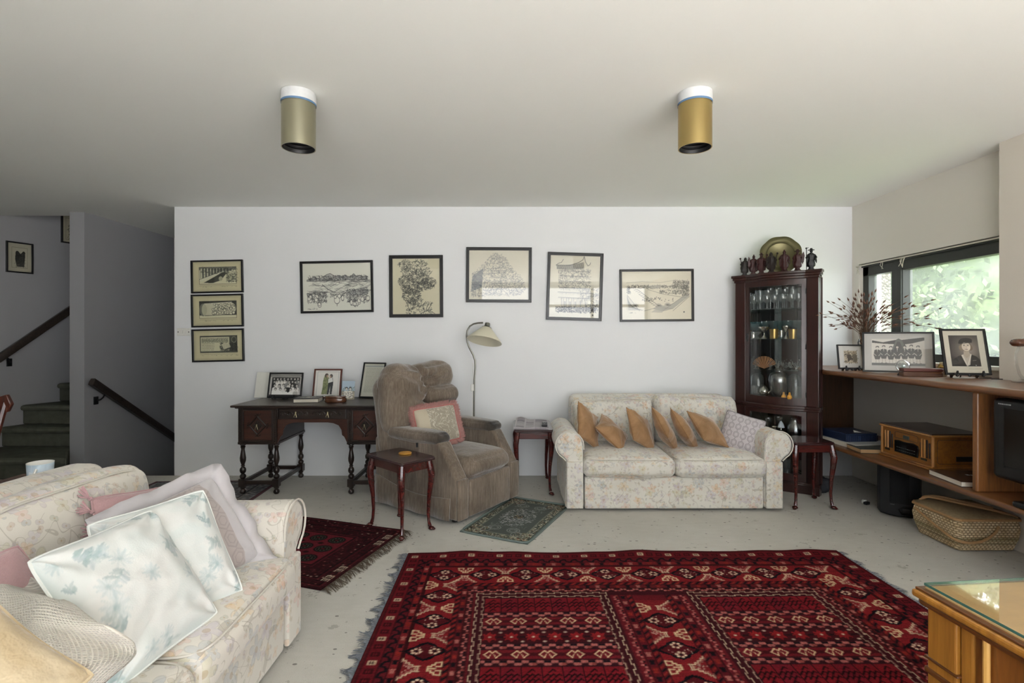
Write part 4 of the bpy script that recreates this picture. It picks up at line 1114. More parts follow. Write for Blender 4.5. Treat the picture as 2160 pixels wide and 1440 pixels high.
# ================================================================ CUSHIONS
def pillow_mb(w, h, t, n=22, pinch=.10, seed=0, wrk=.010, ex=.55, crease=0, bend=0):
    mb = MB(); o = Vector((seed*3.1, seed*1.7, seed)); vs = []; fs = []; loop = []
    def pt(u, v, sgn):
        # dense near the seam
        U = math.sin(u*math.pi/2)*.35+u*.65; V = math.sin(v*math.pi/2)*.35+v*.65
        rc = 1-.055*(abs(U)*abs(V))**5
        x = rc*w/2*U*(1-pinch*(1-V*V)**1.0*abs(U)**2); y = rc*h/2*V*(1-pinch*(1-U*U)*abs(V)**2)
        z = t/2*(max(0,(1-U*U))*max(0,(1-V*V)))**ex
        q = Vector((x, y, 0)); e = noise.noise_vector(q*9+o+Vector((0,0,sgn*3)))*wrk + noise.noise_vector(q*24+o+Vector((0,0,sgn*3)))*wrk*.35
        edge = min(1, (1-max(abs(U),abs(V)))*6)
        if crease:       # folds running out of the corners
            dcor = min(math.hypot(abs(U)-1, abs(V)-1), 1.2); ang = math.atan2(1-abs(V), 1-abs(U)+1e-6)
            z += crease*math.sin(ang*9+seed)*math.exp(-dcor*2.2)*edge
        return Vector((x+e.x*edge, y+e.y*edge, sgn*(z+e.z*edge)+bend*(U*U-.3)))
    idx = {}
    for sgn in (1,-1):
        for i in range(n+1):
            for j in range(n+1):
                bd = i in (0,n) or j in (0,n)
                if sgn < 0 and bd: idx[(sgn,i,j)] = idx[(1,i,j)]; continue
                idx[(sgn,i,j)] = len(vs); vs.append(pt(-1+2*i/n, -1+2*j/n, sgn if not bd else 1))
    for sgn in (1,-1):
        for i in range(n):
            for j in range(n):
                q = (idx[(sgn,i,j)],idx[(sgn,i+1,j)],idx[(sgn,i+1,j+1)],idx[(sgn,i,j+1)])
                fs.append(q if sgn > 0 else q[::-1])
    mb.add(vs, fs)
    per = [(i,0) for i in range(n)]+[(n,j) for j in range(n)]+[(i,n) for i in range(n,0,-1)]+[(0,j) for j in range(n,0,-1)]
    loop = [vs[idx[(1,i,j)]] for i,j in per]
    return mb, loop
def pillow(label, cat, loc, nrm, roll, w, h, t, mat, pipe=None, seed=0, group=None, pr=.004, name='cushion', **kw):
    o = thing(name, label, cat, loc, facing(nrm, roll), group)
    mb, loop = pillow_mb(w, h, t, seed=seed, **kw)
    c = mb.build('cover', mat, o, 75)
    if pipe is not None: MB().tube(loop, pr, 6, True).build('piping', pipe, o)
    return o, loop
def velvet(name, c, dark, stain=0):
    g = G(name); v = g.coord(); f = g.noise(v, 7, 4, .6, .6)
    lw = g.n('LayerWeight', Blend=.35).outputs['Facing']
    col = g.ramp(f, [(.3, dark), (.65, c)])
    if stain: col = g.mix(g.ma('GREATER_THAN', g.noise(v, 16, 4, .7), .70), col, lin('5a3c22'))
    g.bump(g.noise(v, 16, 4, .7), .5, .012)
    g.pr(Base_Color=col, Roughness=.8); g.b.inputs['Sheen Weight'].default_value = .9; g.b.inputs['Sheen Roughness'].default_value = .35
    g.set(g.b.inputs['Sheen Tint'], (.75,.72,.68)); g.b.inputs['Specular IOR Level'].default_value = .15
    return g.m
M_tan = velvet('tan_velvet', 'a58260', '8a6a4a', 1)
M_tanp = velvet('tan_velvet_piping', 'a17a50', '7c5c3c')
tans = [  # cx, cy, Y, normal, roll, w, h
 (1240, 898, 3.93, (.40,-.82,.35), -27, .265, .290, 'crumpled tan velvet cushion, leftmost of the six on the back sofa', .020),
 (1291, 912, 3.93, (.50,-.66,.50), -24, .260, .280, 'small tan velvet cushion, second from the left of the six on the back sofa', .012),
 (1351, 907, 3.92, (.45,-.72,.46), -20, .270, .310, 'tan velvet cushion with folded-in corner, third from the left of the six', .014),
 (1401, 906, 3.91, (.64,-.46,.56), -22, .280, .310, 'tan velvet cushion turned edge-on with a piped seam, fourth from the left', .012),
 (1443, 908, 3.93, (.68,-.40,.56), -20, .270, .300, 'narrowest-looking tan velvet cushion, fifth from the left, wedged behind the last', .010),
 (1493, 905, 3.90, (.36,-.80,.46), -17, .300, .275, 'flat smooth tan velvet cushion with dark stains, rightmost of the six tan ones', .006)]
tax = [((.59,.634,-.50),(.067,.58,.812)), ((.72,-.10,-.66),(.325,.92,.22)), ((.69,.553,-.465),(-.04,.67,.74)), ((.45,.70,-.55),(-.2,.72,.66)), ((.48,.68,-.55),(-.22,.74,.63)), ((.842,.448,-.30),(-.177,.755,.632))]
for i, (cx, cy, Y, nv_, roll, w, h, lab, wk) in enumerate(tans):
    o_, _ = pillow(lab, 'cushion', at(cx, cy, Y), nv_, roll, .300 if i != 1 else .285, .300, .115, M_tan, M_tanp, seed=i+1, group='tan velvet cushions on the back sofa', wrk=wk, pinch=.13, crease=.012, pr=.003)
    o_.rotation_euler = axes(*tax[i])
def hexmat(name, base, line, nx, ny, w, h, two=True, bumpy=False, strips=False):
    g = G(name); sx = g.n('SeparateXYZ'); g.nt.links.new(g.coord(), sx.inputs[0])
    X = g.ma('MULTIPLY_ADD', sx.outputs[0], nx/w, 50.0); Y = g.ma('MULTIPLY_ADD', sx.outputs[1], ny/h, 50.0)
    if strips: Y = g.ma('ADD', Y, g.ma('MULTIPLY', g.ma('FLOOR', X), .5))
    x = g.ma('ABSOLUTE', g.ma('SUBTRACT', g.ma('FRACT', X), .5)); y = g.ma('ABSOLUTE', g.ma('SUBTRACT', g.ma('FRACT', Y), .5))
    d = g.ma('MAXIMUM', g.ma('MULTIPLY', x, 1.0), g.ma('ADD', g.ma('MULTIPLY', x, .5), g.ma('MULTIPLY', y, .866)))
    l = g.ma('LESS_THAN', g.ma('ABSOLUTE', g.ma('SUBTRACT', d, .36)), .035)
    if two: l = g.ma('MAXIMUM', l, g.ma('LESS_THAN', g.ma('ABSOLUTE', g.ma('SUBTRACT', d, .24)), .025))
    l = g.ma('MAXIMUM', l, g.ma('MULTIPLY', g.ma('LESS_THAN', x, .03), g.ma('GREATER_THAN', y, .42)))
    col = g.mix(g.ma('MULTIPLY', l, .75), g.mix(g.noise(g.coord(), 12), lin(base), tuple(c*.9 for c in lin(base))), lin(line))
    if bumpy: g.bump(g.ma('ADD', g.ma('MULTIPLY', l, -.6), g.noise(g.coord(), 30, 3)), .5, .006)
    else: g.bump(g.noise(g.coord(), 300, 2), .2, .003)
    g.pr(Base_Color=col, Roughness=.85); g.b.inputs['Sheen Weight'].default_value = .3; return g.m
M_hex = hexmat('grey_hexagon_weave', 'c3bdc0', '7d7478', 6, 5, .30, .30)
pillow('pale grey cushion with printed hexagon chains, against the right arm of the back sofa', 'cushion', at(1563, 913, 3.90), (-.42,-.85,.34), -15, .29, .29, .12, M_hex, plain('dark_grey_piping','8d878b',.8), seed=9, wrk=.006, pinch=.07, crease=.006)

# foreground pillows
def floralpale(name, seed):
    g = G(name); v = g.coord(); 
    f = g.noise(v, 5.5, 5, .6, 1.5); col = g.ramp(f, [(.30,'a9bab8'), (.43,'c9d0cc'), (.55,'d6d7d3'), (.7,'cdccc8')])
    vo = g.n('TexVoronoi', {'feature': 'F1'}, Scale=19.0, Randomness=1.0)
    wv = g.n('TexNoise', Scale=9.0, Detail=3.0); g.nt.links.new(v, wv.inputs['Vector'])
    sc = g.n('VectorMath', {'operation':'SCALE'}, Scale=.16); g.nt.links.new(wv.outputs['Color'], sc.inputs[0])
    ad = g.n('VectorMath', {'operation':'ADD'}); g.nt.links.new(v, ad.inputs[0]); g.nt.links.new(sc.outputs[0], ad.inputs[1]); g.nt.links.new(ad.outputs[0], vo.inputs['Vector'])
    cs = g.n('SeparateColor'); g.nt.links.new(vo.outputs['Color'], cs.inputs[0])
    leaf = g.ma('MULTIPLY', g.ma('LESS_THAN', vo.outputs['Distance'], g.ma('MULTIPLY_ADD', cs.outputs[1], .30, .14)), g.ma('GREATER_THAN', cs.outputs[0], .48))
    clump = g.ma('GREATER_THAN', g.noise(v, 3.0, 2), .36)
    shade = g.ramp(g.noise(v, 45, 3), [(.35,'86a1a2'), (.6,'b4c4c4')])
    col = g.mix(g.ma('MULTIPLY', g.ma('MULTIPLY', leaf, clump), .6), col, shade)
    g.bump(g.ma('ADD', g.noise(v, 10, 3, .6, .8), g.ma('MULTIPLY', g.noise(v, 400, 1), .06)), .35, .014)
    g.pr(Base_Color=col, Roughness=.7); g.b.inputs['Sheen Weight'].default_value = .3; return g.m
M_pale = floralpale('pale_teal_floral_cotton', 0)
M_palepipe = plain('white_cotton_piping', 'dfe2de', .7)
M_pink = plain('pink_slub_cotton', 'b38f91', .85, var=.10, scale=120, bump=.35, bscale=260, sheen=.4)
M_greyq = hexmat('grey_quilted_satin', 'bab0b0', 'a09696', 5, 4, .48, .48, False, True, True)
M_satin = plain('pale_grey_satin_border', 'bcb8bb', .55, var=.04, scale=12, bump=.15, bscale=14, sheen=.3)
def setp(cx, cy, Y): return at(cx, cy, Y)
# grey quilted pillow with wide satin flange, leaning into the far arm
def quilt():
    g = G('grey_satin_with_quilted_panel'); sx = g.n('SeparateXYZ'); g.nt.links.new(g.coord(), sx.inputs[0])
    X = g.ma('MULTIPLY_ADD', sx.outputs[0], 16.0, 50.0); Y = g.ma('ADD', g.ma('MULTIPLY_ADD', sx.outputs[1], 14.0, 50.0), g.ma('MULTIPLY', g.ma('FLOOR', X), .5))
    x = g.ma('ABSOLUTE', g.ma('SUBTRACT', g.ma('FRACT', X), .5)); y = g.ma('ABSOLUTE', g.ma('SUBTRACT', g.ma('FRACT', Y), .5))
    d = g.ma('MAXIMUM', x, g.ma('ADD', g.ma('MULTIPLY', x, .5), g.ma('MULTIPLY', y, .866)))
    l = g.ma('MAXIMUM', g.ma('LESS_THAN', g.ma('ABSOLUTE', g.ma('SUBTRACT', d, .40)), .04), g.ma('LESS_THAN', g.ma('ABSOLUTE', g.ma('SUBTRACT', d, .22)), .03))
    ins = g.ma('MULTIPLY', g.ma('LESS_THAN', g.ma('ABSOLUTE', sx.outputs[0]), .115), g.ma('LESS_THAN', g.ma('ABSOLUTE', sx.outputs[1]), .25))
    l = g.ma('MULTIPLY', l, ins)
    col = g.mix(ins, lin('c0bcbf'), lin('aea4a2')); col = g.mix(g.ma('MULTIPLY', l, .55), col, lin('978d8c'))
    g.bump(g.ma('ADD', g.ma('MULTIPLY', l, -.8), g.noise(g.coord(), 11, 3)), .4, .008)
    g.pr(Base_Color=col, Roughness=.55); g.b.inputs['Sheen Weight'].default_value = .4; return g.m
M_q = quilt()
o = thing('cushion', 'large pale grey satin pillow with quilted hexagon panel, against the front sofa arm', 'cushion', (-1.125,1.800,.525), facing((.70,-.41,.53), 12))
mb, loop = pillow_mb(.37, .36, .14, 26, .05, 21, .012, crease=.012); mb.build('cover', M_q, o, 75)
fl0 = MB(); vs = []; fs = []; n = len(loop)
for k in range(n):
    p = Vector(loop[k]); d = Vector((p.x/.185, p.y/.18, 0)); m_ = max(abs(d.x), abs(d.y)); q = Vector((math.copysign(1,d.x) if abs(d.x) > m_-.12 else 0, math.copysign(1,d.y) if abs(d.y) > m_-.12 else 0, 0))
    w_ = .012*math.sin(k*.55)+.006*math.sin(k*1.3); vs += [tuple(p*.985), tuple(p+q*.025+Vector((0,0,w_*.5))), tuple(p+q*.050+Vector((0,0,w_)))]
for k in range(n):
    k2 = (k+1)%n
    for q in range(2): fs.append((k*3+q,k*3+q+1,k2*3+q+1,k2*3+q))
fl0.add(vs, fs); f_ = fl0.build('flange', M_satin, o, 75); f_.modifiers.new('t','SOLIDIFY').thickness = .004
# pink pillows with tassels
def tassels(o, loop, mat, r0, r1, step, L=.045, seed=1):
    r = random.Random(seed); n = len(loop); ctr = Vector((0,0,0))
    for k in range(r0, r1, step):
        p = Vector(loop[k % n]); out = (p-ctr); out.z = 0; out.normalize(); m = MB()
        m.ball(p+out*.006, .008, 6)
        for q in range(9):
            a = r.uniform(-.7,.7); dd = (Matrix.Rotation(a,3,'Z')@out)
            e = p+out*.012; m.tube([e, e+dd*L*.5+Vector((0,0,r.uniform(-.006,.006))), e+dd*L*r.uniform(.7,1)+Vector((0,0,r.uniform(-.008,.004)))], [.004,.0035,.002], 4)
        m.build('tassel', mat, o)
o, lp = pillow('pink cotton cushion with tassels leaning on the back of the front sofa', 'cushion', (-1.290,1.845,.520), (.88,-.12,.42), -9, .38, .36, .13, M_pink, M_pink, seed=31, wrk=.010, pinch=.05, crease=.008)
nl = len(lp); tassels(o, lp, M_pink, 66, 89, 4)
pillow('pink cotton cushion tucked between the throw and the floral pillow at the left edge', 'cushion', (-1.27,1.22,.495), (.86,-.05,.5), 4, .42, .38, .14, M_pink, M_pink, seed=33, wrk=.008, pinch=.05)
M_palec = attr('painted_cotton_print', .7, .15, 260, sheen=.3)
_b = M_palec.node_tree.nodes['Bump']
def sprigs(n, seed):
    c = Cv(n, n, 'd3d6d3'); c.r = r = random.Random(seed)
    for _ in range(60): c.ell(r.uniform(0,n), r.uniform(0,n), r.uniform(5,16), r.uniform(4,11), r.choice(['dbdcd9','c9d1cf','d7d5d2','dfdfdc']), .35)
    def leaf(x, y, a, L, W, col, al):
        ca, sa = math.cos(a), math.sin(a); pts = []
        for k in range(9): t = k/8; pts.append((t*L, W*math.sin(math.pi*t**.8)))
        for k in range(7,0,-1): t = k/8; pts.append((t*L, -W*math.sin(math.pi*t**.8)))
        c.poly([(x+p*ca-q*sa, y+p*sa+q*ca) for p,q in pts], col, al); c.line(x, y, x+L*.8*ca, y+L*.8*sa, .9, '8ea5a6', al*.6)
    cols = ['92a4a5','a2b0b0','adb8b8','8799a0','b5bdc2']
    for _ in range(int(n*.17)):
        x, y = r.uniform(.02,.98)*n, r.uniform(.02,.98)*n
        if math.hypot(x-n/2, y-n/2) < n*.16 and r.random() < .6: continue
        a = r.uniform(0, 6.28); m = r.randint(2, 4)
        for k in range(m):
            X, Y = x+math.cos(a)*k*n*.035, y+math.sin(a)*k*n*.035
            for sg in (-1,1): leaf(X, Y, a+sg*r.uniform(.5,1.1), n*r.uniform(.05,.10), n*r.uniform(.010,.022), r.choice(cols), r.uniform(.35,.75))
        c.line(x, y, x+math.cos(a)*m*n*.04, y+math.sin(a)*m*n*.04, 1, '93a8a9', .5)
    for _ in range(9):
        x, y = r.uniform(.1,.9)*n, r.uniform(.1,.9)*n; q = n*r.uniform(.05,.085)
        for k in range(11): a = k*.571+r.uniform(-.1,.1); leaf(x+math.cos(a)*q*.2, y+math.sin(a)*q*.2, a, q, q*.20, r.choice(['c3ccce','cfd4d6','b5c3c6','dadbd9']), .42)
        c.ell(x, y, q*.22, q*.2, '9fb2b5', .7)
    e = np.minimum(np.minimum(*np.mgrid[0:n,0:n]), n-1-np.maximum(*np.mgrid[0:n,0:n]))/n
    c.a = c.a*(1-.05*np.clip(1-e/.10,0,1)[...,None]*np.array([1.2,.6,.5])); return c
def printed_pillow(label, loc, nrm, roll, w, h, t, seed, wrk, crease):
    n = 96; o = thing('cushion', label, 'cushion', loc, facing(nrm, roll))
    mb, loop = pillow_mb(w, h, t, n, .06, seed, wrk, crease=crease); c = mb.build('cover', M_palec, o, 75)
    cv = sprigs(n+1, seed); col = np.ones((len(mb.v), 4), np.float32); base = np.array([.62,.66,.64])
    img = np.transpose(cv.a[::-1], (1,0,2)).reshape(-1,3); img = np.where(img <= .04045, img/12.92, ((img+.055)/1.055)**2.4)
    col[:, :3] = base; col[:(n+1)**2, :3] = img
    c.data.color_attributes.new('Col', 'FLOAT_COLOR', 'POINT').data.foreach_set('color', col.ravel())
    MB().tube(loop[::3], .0042, 6, True).build('piping', M_palepipe, o)
printed_pillow('pale teal floral pillow with white piping, behind the larger floral pillow', (-1.060,1.595,.545), (.735,-.42,.54), 3, .35, .38, .13, 41, .010, .012)
printed_pillow('large pale teal floral pillow with white piping in the centre of the front sofa', (-1.030,1.400,.548), (.80,-.12,.60), 1, .37, .39, .15, 43, .012, .016)
M_cream = velvet('stained_cream_velvet', 'cbbb9f', 'b5a180')
pillow('stained cream velvet cushion at the bottom left corner', 'cushion', (-.975,.90,.60), (.60,-.30,.75), 22, .30, .28, .11, M_cream, M_cream, seed=47, wrk=.008, pinch=.10, crease=.01)
# waffle throw
def waffle():
    g = G('cream_waffle_knit'); sx = g.n('SeparateXYZ'); g.nt.links.new(g.coord('UV'), sx.inputs[0])
    a = g.ma('SINE', g.ma('MULTIPLY', sx.outputs[0], 560)); b = g.ma('SINE', g.ma('MULTIPLY', sx.outputs[1], 560))
    h = g.ma('MULTIPLY', g.ma('MAXIMUM', a, b), .5); g.bump(h, .8, .004)
    st = g.ma('GREATER_THAN', g.noise(g.coord('UV'), 30, 4), .66)
    col = g.mix(g.ma('MULTIPLY_ADD', h, .5, .5, clamp=True), lin('b9b1a4'), lin('e2ddd2')); col = g.mix(g.ma('MULTIPLY', st, .12), col, lin('8f8a80'))
    g.pr(Base_Color=col, Roughness=.95); g.b.inputs['Sheen Weight'].default_value = .4; return g.m
def throw():
    # draped sheet: control points follow the sofa's back cushion, pillow and seat
    rows = [  # left to right points per row, top of the sheet to its lower corner
     [(-20,1168,1.50),(20,1175,1.48),(36,1180,1.46),(42,1200,1.45)],
     [(-60,1215,1.36),(0,1222,1.35),(45,1240,1.34),(80,1236,1.33)],
     [(-60,1260,1.22),(20,1262,1.21),(90,1262,1.20),(150,1272,1.21)],
     [(-70,1310,1.10),(20,1310,1.08),(110,1310,1.09),(215,1325,1.13)],
     [(-70,1360,1.02),(30,1352,1.03),(130,1345,1.08),(282,1368,1.19)],
     [(-70,1430,.98),(40,1410,1.00),(140,1400,1.03),(272,1400,1.18)],
     [(-60,1500,.98),(40,1480,.99),(110,1462,1.01),(215,1450,1.13)],
     [(-60,1600,1.00),(20,1590,1.00),(60,1560,1.02),(150,1520,1.07)]]
    Pm = [[at(*p) for p in r_] for r_ in rows]
    def cr(p, t):
        n = len(p)-1; x = min(max(t*n,0),n-1e-6); i = int(x); f = x-i
        a, b, c, d = p[max(i-1,0)], p[i], p[i+1], p[min(i+2,n)]
        return .5*((2*b)+(c-a)*f+(2*a-5*b+4*c-d)*f*f+(3*b-a-3*c+d)*f**3)
    NU, NV = 46, 30; vs = []; fs = []; uvs = []
    for i in range(NU+1):
        for j in range(NV+1):
            p = cr([cr(r_, j/NV) for r_ in Pm], i/NU)
            w = .013*math.sin(j/NV*11+i/NU*5)*(.4+.6*i/NU) + .008*math.sin(i/NU*17-j/NV*6)
            e = noise.noise(p*9)*.012
            vs.append(p+Vector((.55,-.5,.6)).normalized()*(w+e+.012)); uvs.append((j/NV*.52, i/NU*.75))
    for i in range(NU):
        for j in range(NV):
            a = i*(NV+1)+j; fs.append((a, a+NV+1, a+NV+2, a+1))
    mb = MB(); mb.add(vs, fs); o = mb.build('throw_blanket', waffle(), None, 80, uv=False)
    me = o.data; lay = me.uv_layers.new(name='UVMap')
    for l in me.loops: lay.data[l.index].uv = uvs[l.vertex_index]
    so = o.modifiers.new('thickness', 'SOLIDIFY'); so.thickness = .006
    tag(o, 'cream waffle-knit throw draped over the left foreground sofa cushions', 'blanket')
throw()

# ================================================================ mug on a table behind the front sofa
M_china = plain('white_china', 'ecebe6', .2, var=.02)
def mugmat():
    g = G('painted_mug'); z = g.n('SeparateXYZ'); g.nt.links.new(g.coord(), z.inputs[0])
    f = g.ma('ADD', z.outputs[2], g.ma('MULTIPLY', g.noise(g.coord(), 30, 3), .012))
    col = g.ramp(g.ma('MULTIPLY', f, 10.0), [(0,'c7c8b4'),(.30,'a9b3a0'),(.42,'d5dade'),(.50,'6f88a0'),(.56,'b4c8d8'),(.75,'c9d8e4'),(.97,'b6cad9')])
    g.pr(Base_Color=col, Roughness=.25); return g.m
p = at(85, 1015, 2.08)
mt = thing('mug', 'white mug with pale blue landscape print and a teabag tag, behind the front sofa', 'mug', (p.x, p.y, .632))
MB().openlathe([(0,.0),(.034,.0),(.037,.004),(.041,.05),(.0435,.098),(.0425,.099),(.0395,.05),(.034,.006),(0,.005)], 28).build('cup', mugmat(), mt, 60)
MB().openlathe([(.0436,.0965),(.0436,.0995),(.0412,.0995),(.040,.07),(.036,.01),(0,.008)],28).build('lining', M_china, mt, 60)
hd = Vector((.42,-.9,0)).normalized(); MB().tube([hd*(.042+.026*math.sin(math.pi*k/8))+Vector((0,0,.078-.05*k/8)) for k in range(9)], .005, 8).build('handle', M_china, mt)
tg = MB(); q = Vector((.10,-.045,0)); tg.tube([(.004,-.044,.099),(.006,-.0455,.07)], .0006, 4); tg.cbox((0,0,0),(.016,.001,.022), Matrix.Translation((.004,-.0465,.058))@Matrix.Rotation(R(12),4,'Y')); tg.build('teabag_tag', plain('tag_paper','e6ecf2',.6), mt)
M_oaktab = wood('dark_table_wood', '3a2418', '5d3b28', .35)
tt = thing('side_table', 'small dark table behind the front sofa holding the mug', 'table', (p.x-.09, p.y+.0, 0))
MB().box(-.17,.17,-.2,.2,.605,.632).build('tabletop', M_oaktab, tt, smooth=0, bevel=.004)
for x in (-.14,.14):
    for y in (-.17,.17): MB().box(x-.018,x+.018,y-.018,y+.018,0,.605).build('leg', M_oaktab, tt, smooth=0, bevel=.003)

# dining chair at the left edge
M_redwood = wood('red_brown_chair_wood', '3a1a12', '6e3220', .3, 'z', coat=.4)
ch = thing('dining_chair', 'dark red-brown wooden dining chair half in the picture at the left edge', 'chair', (-3.43, 3.02, 0), (0,0,R(18)))
MB().soft((0,0,.44),(.44,.42,.045),.02,3,2).build('seat', M_redwood, ch, 60)
for x in (-.19,.19):
    MB().tube([(x,-.18,0),(x,-.175,.42)],[.016,.022],8).build('leg', M_redwood, ch)
    m = MB(); pts = [(x,.25,0),(x,.19,.42),(x*1.08,.23,.62),(x*1.22,.27,.82)]; m.tube(pts,[.017,.022,.020,.019],8); m.build('leg', M_redwood, ch)
m = MB(); poly = [(-.27,.80),(-.25,.75),(0,.76),(.25,.75),(.27,.80),(.245,.865),(.20,.85),(.13,.875),(0,.88),(-.13,.875),(-.20,.85),(-.245,.865)]
m.prism(poly[::-1], .25, .285, None, 'xz'); m.build('top_rail', M_redwood, ch, bevel=.006)
for x in (-.1,0,.1): MB().tube([(x,.205,.46),(x,.235,.62),(x,.265,.77)],.010,6).build('spindle', M_redwood, ch)

# ================================================================ ARMCHAIR
def chenille():
    g = G('brown_grey_chenille'); v = g.coord('Object',(1,1,.10)); v2 = g.coord()
    st = g.noise(v, 95, 3, .7); big = g.noise(v2, 3.0, 4, .6)
    col = g.ramp(big, [(.3,'74695d'),(.5,'8c8073'),(.72,'a6998b')])
    col = g.mix(g.ma('MULTIPLY', g.ma('SUBTRACT', st, .40, clamp=True), 2.6, clamp=True), g.mix(1, col, (.60,.57,.54), 'MULTIPLY'), col)
    a = g.n('Attribute', {'attribute_name': 'grime'}).outputs['Fac']
    col = g.mix(a, col, lin('2e2d2d'))
    g.bump(g.ma('ADD', g.ma('MULTIPLY', st, .35), g.noise(v2, 8, 3)), .6, .014)
    g.pr(Base_Color=col, Roughness=.9); g.b.inputs['Sheen Weight'].default_value = .6; g.b.inputs['Sheen Roughness'].default_value = .4; g.b.inputs['Specular IOR Level'].default_value = .1
    return g.m
M_chen = chenille()
def grime(o, spots):
    me = o.data; n = len(me.vertices); a = me.attributes.new('grime', 'FLOAT', 'POINT'); v = []
    for x in me.vertices:
        g = 0
        for (p, r, s) in spots: g = max(g, s*max(0, 1-(x.co-Vector(p)).length/r))
        v.append(min(1, g))
    a.data.foreach_set('value', v)
AC = (-.498, 3.882)
ac = thing('armchair', 'worn brown-grey fabric recliner armchair with stained arms, turned to the right', 'armchair', (AC[0], AC[1], 0), (0,0,R(55)))
for s in (-1,1):
    poly = [(-.412,.03),(-.415,.30),(-.365,.375),(-.270,.520),(-.20,.545),(.30,.525),(.39,.50),(.385,.03)]
    m = MB(); x0, x1 = s*.238, s*.352
    P = poly if s > 0 else poly[::-1]
    m.prism(P[::-1] if s>0 else P[::-1], x0, x1, None, 'yz') if s < 0 else m.prism(P, x0, x1, None, 'yz')
    a = m.build('arm', M_chen, ac, 40, bevel=.022, seg=4)
    pd = MB().soft((s*.300,-.005,.548), (.150,.50,.075), .036, 6, 5, (.004,.012,.010), fn=wr(.006,6,s+4)); b = pd.build('armrest', M_chen, a, 70)
    grime(b, [((s*.27,-.25,.58),.20,1.0), ((s*.33,-.27,.53),.16,.9)])
    fp = MB().soft((s*.297,-.418,.165),(.105,.026,.27),.012,2,3,(0,.006,0)); fp.build('front_facing', M_chen, a, 70)
    sk = MB(); n = 16; vs = []; fs = []
    for k in range(n+1):
        y = -.36+.73*k/n; zt = .175-.045*math.sin(math.pi*k/n)+.06*(k/n)
        for (zz, o_) in ((zt,.012),(zt*.6,.016+.004*math.sin(k*1.3)),(.03,.020+.007*math.sin(k*1.3))): vs.append((s*(.352+o_), y, zz))
    for k in range(n):
        for q in range(2): a0 = k*3+q; fs.append((a0,a0+3,a0+4,a0+1) if s<0 else (a0,a0+1,a0+4,a0+3))
    sk.add(vs, fs); so = sk.build('side_skirt', M_chen, a, 70); md = so.modifiers.new('t','SOLIDIFY'); md.thickness = .012; md.offset = -1
MB().soft((0,-.413,.155),(.468,.035,.25),.016,6,3,(0,.010,0),fn=wr(.004,5,3)).build('footrest_panel', M_chen, ac, 70)
MB().box(-.235,.235,-.385,.36,.05,.28).build('base', M_chen, ac, smooth=0, bevel=.01)
st_ = MB().soft((0,-.130,.345),(.476,.60,.135),.062,8,5,(0,.020,.030),fn=wr(.008,5,6)).build('seat_cushion', M_chen, ac, 75)
grime(st_, [((-.08,-.15,.42),.16,.25)])
def backfn(kind):
    def f(q):
        q = Vector(q); x, y, z = q
        ew = noise.noise_vector(q*5+Vector((kind,0,0)))*.016 + noise.noise_vector(q*15+Vector((kind,2,0)))*.007
        fr = max(0, -y/.12)
        for (tx, tz) in {1:((0,-.05),), 2:((.14,-.02),(.15,.15)), 3:((-.13,-.03),)}[kind]:
            d = math.hypot(x-tx, (z-tz)*1.2); y += fr*.055*math.exp(-(d/.050)**2)
            an = math.atan2(z-tz, x-tx); y += fr*.013*math.sin(an*8+kind)*math.exp(-(d/.20)**2)*min(1,d/.05)
        if kind == 2: y += fr*.008*math.sin(z*46+math.sin(x*16)*1.8)*min(1,max(0,.12-x)/.2)
        return Vector((x+ew.x, y+ew.y*.8, z+ew.z))
    return f
Mb = Matrix.Translation((0,.300,.66)) @ Matrix.Rotation(R(-11),4,'X')
MB().soft((0,.035,-.03),(.70,.19,.62),.085,10,6,(.012,.02,.02),M=Mb,fn=backfn(1)).build('backrest', M_chen, ac, 80)
MB().soft((-.168,-.030,.085),(.385,.25,.52),.115,14,7,(.01,.035,.02),M=Mb,fn=backfn(2)).build('side_wing', M_chen, ac, 80)
MB().soft((.155,-.020,.250),(.41,.25,.235),.10,12,7,(.01,.03,.015),M=Mb,fn=backfn(3)).build('headrest', M_chen, ac, 80)
MB().soft((.178,-.085,.095),(.35,.16,.145),.066,10,6,(.004,.02,.01),M=Mb,fn=wr(.008,6,2)).build('neck_roll', M_chen, ac, 80)
MB().tube([(.40,-.10,.50),(.40,-.10,.53)],.008,8,M=Matrix.Translation((-.80,0,-.01))).build('recline_lever', M_black, ac)
for x,y in ((-.28,-.34),(.28,-.34),(-.28,.33),(.28,.33)): MB().lathe([(.025,0),(.025,.035)],10,(x,y,0)).build('foot', M_foot, ac)

# cushion with pink fringe
def damask():
    g = G('beige_damask'); v = g.coord(); f = g.n('TexNoise', Scale=14.0, Detail=2.0, Distortion=2.5); g.nt.links.new(v, f.inputs['Vector'])
    l = g.ma('LESS_THAN', g.ma('ABSOLUTE', g.ma('SUBTRACT', f.outputs[0], .5)), .022)
    vv = g.n('SeparateXYZ'); g.nt.links.new(v, vv.inputs[0])
    ins = g.ma('GREATER_THAN', vv.outputs[0], -.075)
    b = g.mix(g.noise(v, 6, 3), lin('8f8878'), lin('a39a88')); b = g.mix(ins, lin('b7ad97'), b)
    col = g.mix(g.ma('MULTIPLY', g.ma('MULTIPLY', l, ins), .8), b, lin('cfcabb'))
    g.bump(g.noise(v, 12, 2), .3, .01); g.pr(Base_Color=col, Roughness=.6); g.b.inputs['Sheen Weight'].default_value = .5; return g.m
o, lp = pillow('beige damask cushion with bushy pink fringe on the armchair', 'cushion', at(922, 895, 3.80), (.52,-.78,.30), 4, .345, .27, .12, damask(), None, seed=51, wrk=.006, pinch=.05)
r_ = random.Random(4); m = MB()
n = len(lp)
